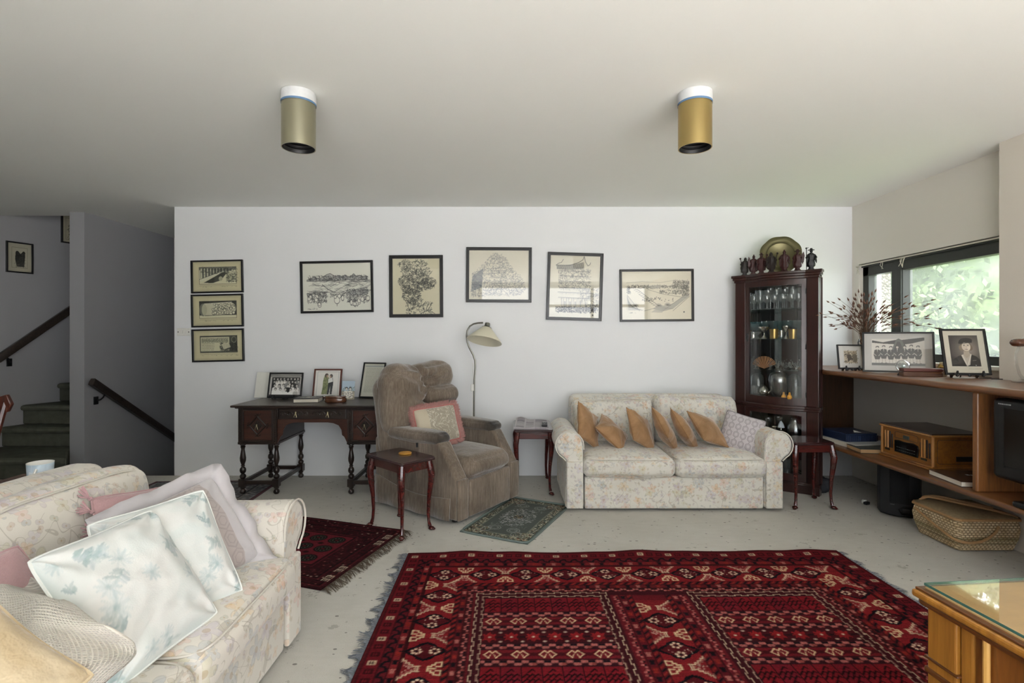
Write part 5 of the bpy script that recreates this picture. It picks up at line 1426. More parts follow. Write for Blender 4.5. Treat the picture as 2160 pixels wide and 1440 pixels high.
for k in range(n):
    for q in range(20):
        a, b = Vector(lp[k]), Vector(lp[(k+1)%n]); p = a.lerp(b, q/20); out = Vector((p.x,p.y,0)); 
        ax = abs(p.x)/.15; ay = abs(p.y)/.13
        out = Vector((math.copysign(1 if ax > ay-.15 else 0, p.x), math.copysign(1 if ay > ax-.15 else 0, p.y), 0)).normalized()
        for z_ in (-.5,.5):
            d = (out+Vector((r_.uniform(-.3,.3),r_.uniform(-.3,.3),z_*r_.uniform(0,1)))).normalized()*r_.uniform(.026,.048)
            w = Vector((-out.y,out.x,0))*.0019; bidx = len(m.v)
            m.v += [tuple(p-w),tuple(p+w),tuple(p+d*.6+w*1.2),tuple(p+d*.6-w*1.2),tuple(p+d+Vector((0,0,.004*z_)))]; m.f += [(bidx,bidx+1,bidx+2,bidx+3),(bidx+3,bidx+2,bidx+4)]
fo = m.build('fringe', plain('pink_wool_fringe','a37872',.95,var=.35,scale=80), o, 0); fo['kind'] = 'stuff'
MB().tube(lp, .006, 8, True).build('fringe_band', plain('pink_band','a96a64',.95,var=.3,scale=90), o)

# ================================================================ OCCASIONAL TABLES
M_mah = wood('mahogany_stain', '2c0f0e', '561c17', .22, 'x', coat=.6)
M_mahd = wood('dark_mahogany_top', '201014', '3a1a1c', .2, 'x', coat=.6)
def occ_table(label, loc, rz, w, d, h, lw, ld):
    t = thing('occasional_table', label, 'table', loc, (0,0,rz), 'nest-style mahogany occasional tables')
    # top with notched, scalloped corners
    poly = []
    for (sx, sy, a0) in ((1,1,0),(-1,1,90),(-1,-1,180),(1,-1,270)):
        cx, cy = sx*w/2, sy*d/2; r = .030
        pts = [(cx, cy-sy*r*1.5),(cx-sx*.004, cy-sy*r),(cx-sx*.002, cy-sy*r*.55),(cx-sx*r*.55, cy-sy*.002),(cx-sx*r, cy-sy*.004),(cx-sx*r*1.5, cy)]
        poly += pts if sx*sy > 0 else pts[::-1]
    m = MB(); m.prism(poly, h-.020, h-.006); m.prism([(x*.975,y*.975) for x,y in poly], h-.008, h); m.build('tabletop', M_mahd, t, bevel=.003)
    ap = MB(); aw, ad = lw/2-.018, ld/2-.018
    ap.box(-aw,aw,-ad-.009,-ad+.009,h-.075,h-.02); ap.box(-aw,aw,ad-.009,ad+.009,h-.075,h-.02); ap.box(-aw-.009,-aw+.009,-ad,ad,h-.075,h-.02); ap.box(aw-.009,aw+.009,-ad,ad,h-.075,h-.02)
    ap.build('apron', M_mah, t, smooth=0, bevel=.002)
    for sx in (-1,1):
        for sy in (-1,1):
            u = Vector((sx, sy, 0)).normalized(); b = Vector((sx*(lw/2-.012), sy*(ld/2-.012), 0))
            prof = [(1.0,-.004,.020),(.90,.004,.022),(.80,.014,.0225),(.66,.008,.019),(.45,-.004,.0135),(.25,-.008,.0105),(.12,-.004,.010),(.06,.003,.0125)]
            m = MB(); m.tube([b+u*o_+Vector((0,0,(h-.02)*z_)) for z_,o_,r_2 in prof],[r_2 for *_,r_2 in prof],10)
            m.ball(b+u*.012+Vector((0,0,.014)), .020, 10, (1.0,1.0,.62)); m.ball(b+u*.026+Vector((0,0,.009)), .013, 8, (1,1,.65)); m.build('leg', M_mah, t)
    return t
occ_table('mahogany occasional table with an amber coaster, standing in front of the armchair', (-.722, 3.335, 0), R(-43), .405, .275, .474, .355, .235)
occ_table('mahogany occasional table with newspaper and remote, between armchair and back sofa', (.170, 4.26, 0), 0, .320, .500, .512, .285, .465)
occ_table('bare mahogany occasional table in front of the glass cabinet, right of the back sofa', (2.172, 3.815, 0), 0, .300, .270, .482, .285, .245)
M_amber = plain('amber_cork', 'b5822c', .5, var=.25, scale=25)
q = at(852, 955, 3.34)
cs_ = MB().lathe([(.040,0),(.042,.002),(.042,.006),(.040,.008)],28); tag(cs_.build('coaster', M_amber, None, loc=(-.70,3.37,.4745)), 'round amber coaster lying on the nearer mahogany table', 'coaster')
# newspaper
c = Cv(130,170,'b2aeb2'); c.rect(0,0,130,170,'b4b0b4')
for (x0,x1) in ((6,36),(42,72),(78,124)):
    y = 8
    while y < 160:
        hgt = c.r.uniform(14,34); 
        if c.r.random() < .45: c.rect(x0,y,x1,y+hgt,c.r.choice(['8a868a','9a979b','7c797e']),.9)
        else: c.text_rows(x0,y,x1,y+hgt-3,int(hgt/3),'6a666c',1)
        y += hgt+4
def npz(x, v): return .012+.020*np.exp(-((x+.09)/.05)**2)*np.clip((v+.2)/.3,0,1.2)+.004*np.sin(x*30)
nw = thing('newspaper', 'folded newspaper lying on the mahogany table beside the sofa', 'newspaper', (.163, 4.25, .513), (0,0,R(-3)))
grid_obj('front_page', c, .27, .40, attr('newsprint', .8), nw, 'xy', list(range(0,170,2))+[169], .010, npz)
MB().soft((0,0,.005),(.265,.39,.008),.003,3,1).build('inner_pages', plain('newsprint_edges','a9a5a8',.85), nw, 60)
rm = thing('remote_control', 'small black remote control lying on the newspaper', 'remote control', (.262, 4.14, .527), (R(0),0,R(-4)))
MB().soft((0,0,.009),(.045,.15,.018),.008,3,3).build('body', plain('black_plastic','1b1c1f',.4), rm, 60)
for i in range(3):
    for j in range(4): MB().cbox((-.012+.012*i,.03-.018*j,.019),(.008,.010,.003)).build('button', plain('grey_button','83868a',.5) if (i+j)%4==0 else M_plast if False else M_ring if False else M_foot, rm, smooth=0)
MB().cbox((0,.052,.0185),(.03,.022,.002)).build('display', plain('pale_display','aeb7b2',.3), rm, smooth=0)

# ================================================================ FLOOR LAMP
M_steel = plain('brushed_steel', '8b8b84', .3, 1.0, .1)
M_shade = plain('frosted_cream_glass', 'd9d4bd', .35, var=.05, scale=10)
LY = 4.40
fl_ = thing('floor_lamp', 'slim steel floor lamp with cream glass cone shade bending over, behind the armchair', 'floor lamp', (-.325, LY, 0))
def lp_(px, py): v = at(px, py, LY); return Vector((v.x+.325, 0, v.z))
path = [Vector((0,0,.02)), Vector((0,0,.6)), lp_(1000.5,800), lp_(1002.5,775), lp_(1002,760), lp_(998,748), lp_(990,733), lp_(986,722), lp_(984.5,708), lp_(986,697), lp_(991,688), lp_(999,683), lp_(1008,681), lp_(1019,680.5)]
MB().tube(path, .0075, 10).build('pole', M_steel, fl_)
MB().lathe([(.13,0),(.13,.012),(.12,.02),(.02,.024),(.012,.05)],28).build('base', M_steel, fl_)
sc_ = lp_(1024, 706); Ms = Matrix.Translation(sc_) @ Matrix.Rotation(R(10),4,'Y') @ Matrix.Rotation(R(-16),4,'X')
MB().openlathe([(.026,.072),(.040,.064),(.150,-.052),(.152,-.058),(.148,-.056),(.040,.058),(.02,.064)],36,M=Ms).build('lamp_shade', M_shade, fl_, 60)
MB().lathe([(.030,.058),(.042,.066),(.030,.072),(.024,.078),(.022,.105),(.012,.110)],20,M=Ms).build('socket', M_steel, fl_)
MB().ball((0,0,0),.026,14,(1,1,1.2),M=Ms@Matrix.Translation((0,0,.018))).build('bulb', M_china, fl_)
w_ = MB(); sp = lp_(996.5,817); w_.soft((sp.x,0,sp.z),(.028,.022,.058),.006,2,2); w_.build('switch', M_plast, fl_, 60)
cd = MB(); cd.tube([lp_(1000,765)+Vector((-.01,0,0)), lp_(998,790), sp+Vector((0,0,.028))], .0028, 6); cd.tube([sp-Vector((0,0,.028)), lp_(997.5,860), Vector((-.012,0,.3)), Vector((-.02,0,.03))], .0028, 6); cd.build('cord', M_plast, fl_)
# ================================================================ CARVED DESK
M_oak = wood('black_brown_carved_oak', '161210', '34241c', .38, 'x', coat=.25)
M_oakz = wood('black_brown_turned_oak', '161210', '30221b', .33, 'z', coat=.3)
M_oakr = wood('red_brown_oak_panel', '2a1610', '4c281c', .35, 'x', coat=.25)
M_bronze = plain('worn_brass_pull', 'a39a7c', .35, .9, .3, 60)
dk = thing('writing_desk', 'dark carved oak kneehole desk on turned legs, under the left drawings', 'desk', (-1.565, 4.30, 0))
DW, D0, D1 = .60, -.27, .27
MB().box(-DW+.005,.560,D0-.025,D1,.680,.693).box(-DW-.02,.572,D0-.045,D1+.0,.690,.707).build('desktop', M_oak, dk, smooth=0, bevel=.005)
for sx in (-1, 1):
    x0, x1 = (-.580,-.275) if sx < 0 else (.275,.553)
    cb = MB(); cb.box(x0,x1,D0+.012,D1-.01,.405,.682); cb.box(x0-.006,x1+.006,D0+.004,D1-.006,.395,.415); c_ = cb.build('cabinet_box', M_oak, dk, smooth=0, bevel=.003)
    xm = (x0+x1)/2; dz, hz = .545, .115; w = (x1-x0)/2-.045
    dr = MB(); dr.box(xm-w,xm+w,D0+.002,D0+.014,dz-hz,dz+hz)
    drr = dr.build('door', M_oakr, dk, smooth=0, bevel=.002)
    fr = MB()
    for (a,b,e,f) in ((xm-w-.008,xm+w+.008,dz+hz,dz+hz+.010),(xm-w-.008,xm+w+.008,dz-hz-.010,dz-hz),(xm-w-.010,xm-w,dz-hz,dz+hz),(xm+w,xm+w+.010,dz-hz,dz+hz)): fr.box(a,b,D0-.004,D0+.012,e,f)
    fr.build('door_moulding', M_oak, dk, smooth=0, bevel=.002)
    dm = MB(); A = .066; B_ = .070
    for (p,q) in (((0,B_),(A,0)),((A,0),(0,-B_)),((0,-B_),(-A,0)),((-A,0),(0,B_))): dm.tube([(xm+p[0],D0-.001,dz+p[1]),(xm+q[0],D0-.001,dz+q[1])],.0058,6)
    dm.prism([(xm,dz+.045),(xm-.042,dz),(xm,dz-.045),(xm+.042,dz)],D0-.004,D0+.004,None,'xz')
    for (p,q) in ((0,1),(0,-1),(1,0),(-1,0)):
        X, Z = xm+p*(A+.012), dz+q*(B_+.012); dm.ball((X,D0,Z),.008,6)
        for k in (-1,1): dm.ball((X+k*q*.014-p*0,D0+.001,Z+k*p*.014),.005,6); dm.ball((X+k*(.022 if q else .008),D0+.001,Z+k*(.022 if p else .008)),.0045,6)
    for k in range(10):
        a = k*math.pi/5; dm.ball((xm+.022*math.cos(a),D0-.003,dz+.024*math.sin(a)),.006,6)
    dm.build('carved_lozenge', M_oakz, drr)
    h = MB(); h.ball((xm-.004,D0-.009,dz+.006),.006,8); h.tube([(xm-.004,D0-.012,dz+.004),(xm-.014,D0-.014,dz-.03),(xm+.008,D0-.014,dz-.03),(xm-.002,D0-.012,dz+.004)],.0022,6); h.build('drop_handle', M_bronze, drr)
    # beaded stiles
    for X in (x0+.018, x1-.018):
        s = MB(); s.box(X-.016,X+.016,D0-.002,D0+.012,.405,.68)
        for k in range(15): s.ball((X,D0-.003,.42+k*.0175),.0055,6)
        s.build('beaded_stile', M_oakz, dk, 40)
    for yy in (D0+.035, D1-.035):
        for X in (x0+.02, x1-.02):
            prof = [(.018,.405),(.024,.398),(.024,.388),(.014,.380),(.020,.372),(.016,.366),(.013,.352),(.017,.325),(.023,.285),(.022,.262),(.014,.238),(.011,.228),(.017,.222),(.011,.216),(.022,.200),(.024,.185),(.020,.170),(.011,.160),(.022,.148),(.024,.136),(.018,.124),(.012,.118)]
            l = MB(); l.lathe([(r,z) for r,z in prof[::-1]],14,(X,yy,0)); l.box(X-.024,X+.024,yy-.024,yy+.024,.060,.120)
            l.lathe([(.012,.0),(.020,.006),(.024,.020),(.018,.034),(.012,.040),(.020,.048),(.020,.062)],14,(X,yy,0))
            l.build('leg', M_oakz, dk, 50)
    stt = MB(); stt.box(x0+.04,x1-.04,D0+.022,D0+.048,.076,.106); stt.box(x0+.04,x1-.04,D1-.05,D1-.024,.076,.106)
    for X in (x0+.02,x1-.02): stt.box(X-.013,X+.013,D0+.05,D1-.05,.076,.106)
    stt.build('stretcher', M_oak, dk, smooth=0, bevel=.003)
# centre drawer with carved scrolls, arch below
cdw = MB(); cdw.box(-.262,.262,D0+.006,D0+.02,.595,.672); cdw = cdw.build('drawer', M_oak, dk, smooth=0, bevel=.002)
MB().box(-.270,.270,D0+.02,D1-.02,.59,.682).build('drawer_case', M_oak, dk, smooth=0)
cv_ = MB()
for (cx, m_) in ((-.205,1),(-.075,-1),(.050,1),(.185,-1)):
    for q in (-1,1):
        pts = []
        for k in range(14): a = k*.5; r = .026*(1-k/15); pts.append((cx+q*.024+q*m_*r*math.cos(a), D0+.002, .633+r*.9*math.sin(a)))
        cv_.tube(pts,[.0052*(1-k/22) for k in range(14)],6)
    for k in (-1,0,1): cv_.ball((cx+k*.012, D0+.003, .633+abs(k)*.008),.0075,6)
cv_.build('carved_scrolls', M_oakz, cdw)
for X in (-.128,.122):
    h = MB(); h.ball((X,D0-.004,.648),.007,8); h.tube([(X,D0-.008,.646),(X-.012,D0-.010,.612),(X+.010,D0-.010,.610),(X+.001,D0-.008,.646)],.0032,6); h.ball((X,D0-.006,.628),.005,6); h.build('drop_handle', M_bronze, cdw)
arch = [(-.275,.595),(.275,.595),(.275,.40),(.262,.43),(.250,.455),(.232,.47),(.228,.51),(.205,.545),(.165,.562),(.12,.568),(-.12,.568),(-.165,.562),(-.205,.545),(-.228,.51),(-.232,.47),(-.250,.455),(-.262,.43),(-.275,.40)]
MB().prism(arch, D0+.004, D0+.018, None, 'xz').build('arched_apron', M_oakr, dk, smooth=0, bevel=.002)

# ---------------------------------------------------------------- photographs painted as prints
def blobs_people(c, n, x0, x1, yh, s, dark='1c1c1c', faces='d8d4cc', shirts=('e8e6e0','2a2a2a','8a8a88'), low=None):
    for i in range(n):
        x = x0+(x1-x0)*(i+.5)/n + c.r.uniform(-1,1); y = yh+c.r.uniform(-2,2); sh = c.r.choice(shirts)
        c.poly([(x-s*1.0,y+s*1.2),(x-s*.5,y+s*.8),(x+s*.5,y+s*.8),(x+s*1.0,y+s*1.2),(x+s*1.1,(low or y+s*4)),(x-s*1.1,(low or y+s*4))], sh)
        c.ell(x,y-s*.15,s*.52,s*.60,dark); c.ell(x,y+.10*s,s*.40,s*.50,faces); c.ell(x-s*.15,y,s*.07,s*.06,'3a3a3a'); c.ell(x+s*.15,y,s*.07,s*.06,'3a3a3a'); c.line(x-s*.1,y+s*.32,x+s*.1,y+s*.32,.8,'5a5a5a')
def ph_group():
    c = Cv(150,108,'c9c7c2'); c.rect(0,0,150,14,'8a8884'); c.rect(8,16,142,100,'2f2f2f')
    blobs_people(c,8,10,140,24,9); blobs_people(c,9,12,142,38,9); blobs_people(c,6,14,138,56,11,shirts=('f0eeea','e2e0dc','2a2a2a')); blobs_people(c,5,16,136,74,12,shirts=('f2f0ec','ecebe6','b0aeaa'))
    c.rect(0,98,150,108,'222222'); return c
def ph_pair():
    c = Cv(100,105,'e4e2dc'); c.pl([(9,6),(91,6),(91,99),(9,99)],1.2,'9aa3a6',1,True)
    c.poly([(36,20),(48,18),(56,34),(58,60),(52,92),(28,94),(32,60),(32,40)],'8d9468'); c.scrib(60,32,26,56,90,7,1,1,1.1,'4c5634',.7); c.ell(44,20,7,8,'4a3a30'); c.ell(47,23,4,5,'b99a80')
    c.poly([(54,32),(68,28),(72,50),(68,94),(62,94),(61,62),(56,94),(50,94),(52,60)],'33383c'); c.poly([(52,34),(66,28),(70,44),(52,50)],'dfe0dc'); c.ell(62,22,6,7,'2c2624'); c.ell(59,25,3.6,4.6,'b0907a'); return c
def ph_small():
    c = Cv(50,72,'a9bccb'); c.rect(0,40,50,72,'b0a894'); c.scrib(70,2,24,48,44,5,0,2,1.2,'5f6a5a',.7); blobs_people(c,2,10,40,32,10,low=66,shirts=('dcd8cc','6a6864')); c.scrib(50,4,44,46,70,5,1,2,1.2,'3c3a38',.6); return c
def ph_plane():
    c = Cv(210,155,'b8b6b2'); c.rect(24,22,186,132,'d4d0c8'); K='1e1e1e'
    c.poly([(26,28),(60,36),(100,26),(108,22),(116,26),(186,16),(186,28),(150,40),(128,44),(134,80),(84,80),(94,44),(60,42),(26,38)],'2c2c2c'); c.poly([(100,26),(108,20),(118,26),(132,70),(88,70)],'5a5a58'); c.poly([(104,34),(112,34),(124,70),(92,70)],'2a2a2a')
    for i,x in enumerate((42,62,84,104,126,146,166)):
        y = 58-(i%2)*3-(i>3)*3
        c.poly([(x-9,y+11),(x,y+7),(x+9,y+11),(x+12,y+30),(x+7,y+50),(x-7,y+50),(x-12,y+30)],K); c.poly([(x-1.5,y+8),(x+1.5,y+8),(x,y+20)],'c8c4bc')
        c.line(x-11,y+26,x-4,y+34,2.2,'cac6be'); c.line(x+11,y+26,x+4,y+34,2.2,'cac6be')
        c.line(x-4,y+50,x-5,y+66,2.6,'b8b2a8'); c.line(x+4,y+50,x+6,y+66,2.6,'b8b2a8'); c.ell(x-6,y+67,3,1.6,K); c.ell(x+7,y+67,3,1.6,K)
        c.ell(x,y-1,5.2,5.4,'2a2624'); c.ell(x,y+1.5,3.8,4.6,'d8d2c8'); c.poly([(x-5,y-2),(x+3,y-7),(x+6,y-3)],K)
        c.ell(x-1.5,y+1,.7,.6,'333333'); c.ell(x+1.5,y+1,.7,.6,'333333')
    c.rect(24,122,186,132,'4a4a48'); c.pl([(8,6),(202,6),(202,148),(8,148)],1,'a8a6a2',1,True); return c
def ph_portrait():
    c = Cv(130,160,'cfc9b8'); x0,y0,x1,y1 = 20,18,110,134; yy,xx = np.mgrid[0:160,0:130]
    gr = np.clip(1-np.hypot((xx-78)/60,(yy-70)/70),0,1)[...,None]; reg = np.array([.22,.20,.19])+gr*np.array([.42,.40,.37]); c.a[y0:y1,x0:x1] = reg[y0:y1,x0:x1]
    c.poly([(20,134),(24,110),(42,96),(58,90),(80,88),(98,96),(108,108),(110,134)],'23211f'); c.poly([(52,92),(66,134),(76,128),(84,88),(72,84)],'bfb7aa'); c.line(56,92,67,132,3,'ddd6ca'); c.line(83,90,68,132,3,'ddd6ca'); c.poly([(62,74),(78,74),(80,92),(68,104),(60,92)],'b5a897')
    c.ell(70,58,17,20,'6b5f50'); c.ell(56,64,8,10,'8a7c68'); c.ell(84,64,7,11,'7c6e5c'); c.ell(71,60,13.5,17.5,'d2c6b5'); c.ell(76,66,7,8,'e0d5c6',.6)
    for x in (65,77): c.ell(x,56,2.4,1.5,'3a322c'); c.line(x-3,52,x+3,51.5,1,'5a4e42'); 
    c.line(71,58,73,65,1.1,'a39481'); c.ell(71,70,4.6,1.8,'5f4038'); c.line(68,70,75,69.5,1,'efe8e0')
    c.poly([(48,48),(52,36),(66,28),(82,28),(92,38),(90,46),(72,42),(54,50)],'22201e'); c.ell(73,36,19,9,'262422'); c.line(54,49,90,44,2,'3a3632'); c.line(86,112,96,111,1.2,'b8b0a4')
    c.line(88,143,112,142,.9,'6a6256',.8); c.line(70,142,86,144,.8,'6a6256',.6); return c
def ph_mini():
    c = Cv(80,82,'c3c1bc'); c.rect(18,18,62,64,'b5a892'); c.scrib(90,20,20,60,62,7,1,2,1.3,'3a362f',.75); c.ell(34,28,4,5,'7a6c5a'); c.ell(52,26,5,5,'8d7d68'); c.poly([(28,34),(40,32),(46,50),(30,56)],'4c463c'); c.poly([(46,32),(58,30),(60,60),(48,60)],'6a6152'); return c
def ph_tall():
    c = Cv(85,130,'cfcfc0'); c.rect(4,4,81,126,'d8d8cc')
    for k in range(14): c.ell(8+k*5.6,10,2.6,2,'7d8a90',1,ring=1.2)
    c.text_rows(10,18,75,110,20,'7a7a66',1.2); return c

def easel(parent, w, z0, y0, depth=.06):
    m = MB()
    for s in (-1,1):
        x = s*w
        m.prism([(y0-.030,z0+.0),(y0-.030,z0+.022),(y0-.024,z0+.022),(y0-.018,z0+.010),(y0+.02,z0+.014),(y0+.03,z0+.07),(y0+.038,z0+.07),(y0+.045,z0-.012),(y0+.036,z0-.012),(y0+.02,z0+.0)], x-.004, x+.004, None, 'yz')
        m.ball((x, y0-.020, z0-.006), .010, 8, (.8,1,.8)); m.ball((x+s*.010, y0-.022, z0+.002), .007, 8)
    m.box(-w,w,y0-.018,y0-.008,z0-.004,z0+.006); m.ball((0,y0-.014,z0-.004),.010,8,(1.2,.6,.9)); m.tube([(0,y0+.03,z0+.05),(0,y0+depth,z0-.012)],.004,6)
    return m.build('easel', M_black, parent)
def lean(tilt, yaw=0): return Euler((R(-tilt),0,R(yaw)),'XYZ')
def onto(cx, ybot, Yb, z, h, tilt):
    """centre of a leaning sheet whose lower edge stands at pixel cx, depth Yb, height z"""
    x = (cx-1080)/FPX*Yb
    return Vector((x, Yb+math.sin(R(tilt))*h/2, z+.001+math.cos(R(tilt))*h/2))
DZ = .707
wb = MB(); wb.cbox((0,0,0),(.345,.006,.225))
tag(wb.build('white_card', plain('white_card','dcdcd4',.7,var=.04), None, 0, loc=onto(578,836,4.49,DZ,.225,14), rot=lean(14)), 'blank white card leaning on the wall at the left end of the carved desk', 'card')
t = picture('framed_photo', 'black-framed group photograph of seated people on a small easel on the carved desk', 'photo', onto(600.5,838,4.36,DZ+.014,.215,12), lean(12,-3), .295, .215, .012, ph_group(), im=M_photo, d=.014)
easel(t, .095, -.1075, -.004)
t = picture('framed_photo', 'brown wooden frame with a couple in green and black, on the carved desk', 'photo', onto(689,838,4.44,DZ,.255,12), lean(12,-2), .245, .255, .012, ph_pair(), im=M_photo, fm=plain('red_brown_frame','5a2c20',.4), d=.016)
tag(grid_obj('photograph', ph_small(), .108, .158, M_photo, None, 'xz', None, .002, None, onto(733,842,4.37,DZ,.158,13)), 'small unframed seaside snapshot standing right of the brown frame', 'photograph').rotation_euler = lean(13,4)
t = picture('framed_photo', 'tall dark frame with a scalloped border, half hidden behind the armchair', 'photo', onto(784,838,4.46,DZ,.315,16), lean(16,-14), .215, .315, .012, ph_tall(), im=M_photo, d=.014)
al = thing('photo_album', 'thick black photo album with a photo on its cover, on the carved desk', 'album', (-1.675, 4.235, DZ), (0,0,R(8)))
MB().box(-.094,.094,-.085,.085,.004,.030).build('pages', plain('album_pages','c9c3b4',.8), al, smooth=0)
ac_ = MB(); ac_.box(-.098,.098,-.09,.088,.030,.035); ac_.box(-.098,.098,-.09,.088,0,.004); ac_.box(-.098,.098,.084,.090,.0,.035); ac_.build('cover', M_frameblack, al, smooth=0, bevel=.001)
pz = Cv(60,50,'b8b8b4'); pz.scrib(60,6,10,54,46,8,1,2,2,'3a3a3c',.7); pz.ell(30,22,9,11,'e0ded8'); g_ = grid_obj('cover_photo', pz, .11, .09, M_photo, al, 'xy'); g_.location = (.0,-.005,.0358)
M_walnut = wood('polished_walnut', '3a2015', '6b432c', .2, 'x', coat=.7)
ob = thing('wooden_box', 'oval polished dark wooden box on the carved desk in front of the brown frame', 'box', (-1.44, 4.20, DZ), (0,0,R(3)))
m = MB(); m.lathe([(.5,0),(.53,.10),(.54,.45),(.50,.58)],32,M=Matrix.Diagonal((.165,.085,.062,1))); m.build('body', M_walnut, ob, 50)
m = MB(); m.lathe([(.49,.60),(.52,.64),(.50,.78),(.30,.86),(.0,.88)],32,M=Matrix.Diagonal((.165,.085,.062,1))); m.build('lid', M_walnut, ob, 50)

# ================================================================ CORNER CABINET
CH = .620; CZ = 1.765
La = Vector((1.935, 4.475)); Rb = Vector((2.392, 3.985)); ch_ = (Rb-La); cl = ch_.length; ang = math.atan2(ch_.y, ch_.x); mid = (La+Rb)/2
M_cab = wood('mahogany_cabinet', '22110f', '3b1b16', .28, 'z', coat=.5)
M_cabx = wood('mahogany_moulding', '22110f', '3b1b16', .26, 'x', coat=.5)
cab = thing('corner_cabinet', 'tall bow-fronted mahogany corner cabinet with glass doors full of glassware', 'cabinet', (mid.x, mid.y, 0), (0,0,ang))
hw = cl/2-.012
def bow(x, hw_=.235, s=.052): return -.012-s*math.cos(min(1,abs(x)/hw_)*math.pi/2)**1.0 if abs(x) < hw_ else -.012
def bowrow(x0, x1, n, off=0): return [(x0+(x1-x0)*k/n, bow(x0+(x1-x0)*k/n)-off) for k in range(n+1)]
def corner_poly(grow=0, off=0):
    f = bowrow(-hw-grow, hw+grow, 24, off+grow*.6)
    f = [(-hw-grow, .03)]+f+[(hw+grow, .03)] if False else f
    return f+[(hw+grow*.7, .045),(.06,.335),(-.06,.335),(-hw-grow*.7,.045)]
for (nm, z0, z1, gr) in (('top_board',1.742,1.765,.030),('cornice',1.722,1.743,.020),('cornice_lower',1.702,1.723,.009),('waist_moulding',.668,.690,.018),('waist_moulding_lower',.650,.669,.008),('plinth',.0,.075,.006),('plinth_moulding',.075,.09,.012)):
    MB().prism(corner_poly(gr), z0, z1).build({'cornice_lower':'cornice','waist_moulding_lower':'waist_moulding'}.get(nm,nm), M_cabx, cab, smooth=0, bevel=.004)
# shell: canted stiles and back panels
for s in (-1,1):
    for (z0,z1) in ((.69,1.702),(.09,.65)):
        x0, x1 = s*.238, s*hw; a,b = min(x0,x1), max(x0,x1)
        MB().box(a,b,-.012,.014,z0,z1).build('stile', M_cab, cab, smooth=0, bevel=.003)
        sd = MB(); sd.prism([(s*hw,.014),(s*hw,.045),(s*(hw-.016),.045),(s*(hw-.016),.014)] if s<0 else [(s*(hw-.016),.014),(s*(hw-.016),.045),(s*hw,.045),(s*hw,.014)], z0, z1); sd.build('side', M_cab, cab, smooth=0)
M_mirror = plain('smoky_mirror', 'a8adb0', .04, 1.0, .03)
for s in (-1,1):
    p, q = Vector((s*hw,.045)), Vector((s*.06,.335)); n = Vector((q-p).yx); n = Vector((-(q-p).y,(q-p).x)).normalized()*.012*(1 if s>0 else -1)
    P = [tuple(p),tuple(q),tuple(q+n*-1),tuple(p+n*-1)]
    MB().prism(P, .09, 1.705).build('back_panel', M_cab, cab, smooth=0)
    n2 = n*.15; P = [tuple(p.lerp(q,.04)+n2),tuple(p.lerp(q,.97)+n2),tuple(p.lerp(q,.97)+n2*2),tuple(p.lerp(q,.04)+n2*2)]
    for (z0,z1) in ((.70,1.70),(.10,.645)): MB().prism(P, z0, z1).build('mirror_panel', M_mirror, cab, smooth=0)
MB().box(-.06,.06,.325,.338,.09,1.705).build('back_strip', M_cab, cab, smooth=0)
M_cglass = thin_glass('cabinet_door_glass', (.97,.98,.97), .9)
def door(z0, z1, gz0, gz1, gx0, gx1):
    d = MB()
    def strip(xa, xb, za, zb, n=14, mb=d, off=0.0, th=.020):
        pts = bowrow(xa, xb, n, off)
        poly = pts+[(x,y+th) for x,y in reversed(pts)]
        mb.prism(poly, za, zb)
    strip(-.236,.236,gz1,z1,20); strip(-.236,.236,z0,gz0,20); strip(-.236,gx0,gz0,gz1,4); strip(gx1,.236,gz0,gz1,4)
    o = d.build('door', M_cab, cab, 40)
    gl = MB(); strip(gx0-.002,gx1+.002,gz0-.002,gz1+.002,20,gl,-.007,.003); gl.build('glass_pane', M_cglass, o, 40)
    return o
dU = door(.692,1.700,.752,1.655,-.200,.205)
dL = door(.092,.648,.150,.615,-.200,.205)
esc = MB(); ex, ez = -.215, 1.235; ey = bow(ex)-.004
for dz_ in (-.026,-.013,0,.013,.026): esc.ball((ex,ey,ez+dz_),.0085 if dz_ else .012,8,(1,.3,1))
esc.build('escutcheon', M_black, dU)
for z in (1.60,1.16,.78): MB().box(.232,.238,-.018,-.008,z-.02,z+.02).build('hinge', M_black, dU, smooth=0)
M_shelfglass = thin_glass('shelf_glass', (.80,.90,.86), 1.0)
inpoly = [(x,y+.03) for x,y in bowrow(-.225,.225,14)]+[(.225,.05),(.05,.310),(-.05,.310),(-.225,.05)]
SHZ = [.40, .968, 1.222, 1.466]
for z in SHZ: MB().prism(inpoly, z-.006, z).build('glass_shelf', M_shelfglass, cab, smooth=0)
MB().prism(inpoly, .66, .741).build('middle_board', M_cab, cab, smooth=0); MB().prism(inpoly, 1.69, 1.703).build('top_lining', M_cab, cab, smooth=0); MB().prism(inpoly, .09, .10).build('bottom_board', M_cab, cab, smooth=0)
MC = Matrix.Translation((mid.x, mid.y, 0)) @ Matrix.Rotation(ang, 4, 'Z')
def incab(x, y, z): return MC @ Vector((x, y, z))
M_crys = thin_glass('crystal', (.96,.97,.97), 1.8, .17, .03)  # whitish translucent share brightens the glass in place of real sparkle
M_green = thin_glass('pale_teal_glass', (.70,.84,.85), 1.5, .08)
M_silver = plain('silver_plate', 'b9b8b2', .16, 1.0, .08)
M_pewter = plain('dark_pewter', '8b8c8e', .24, 1.0, .15)
M_gold = plain('gilt_metal', '97804f', .32, 1.0, .1)
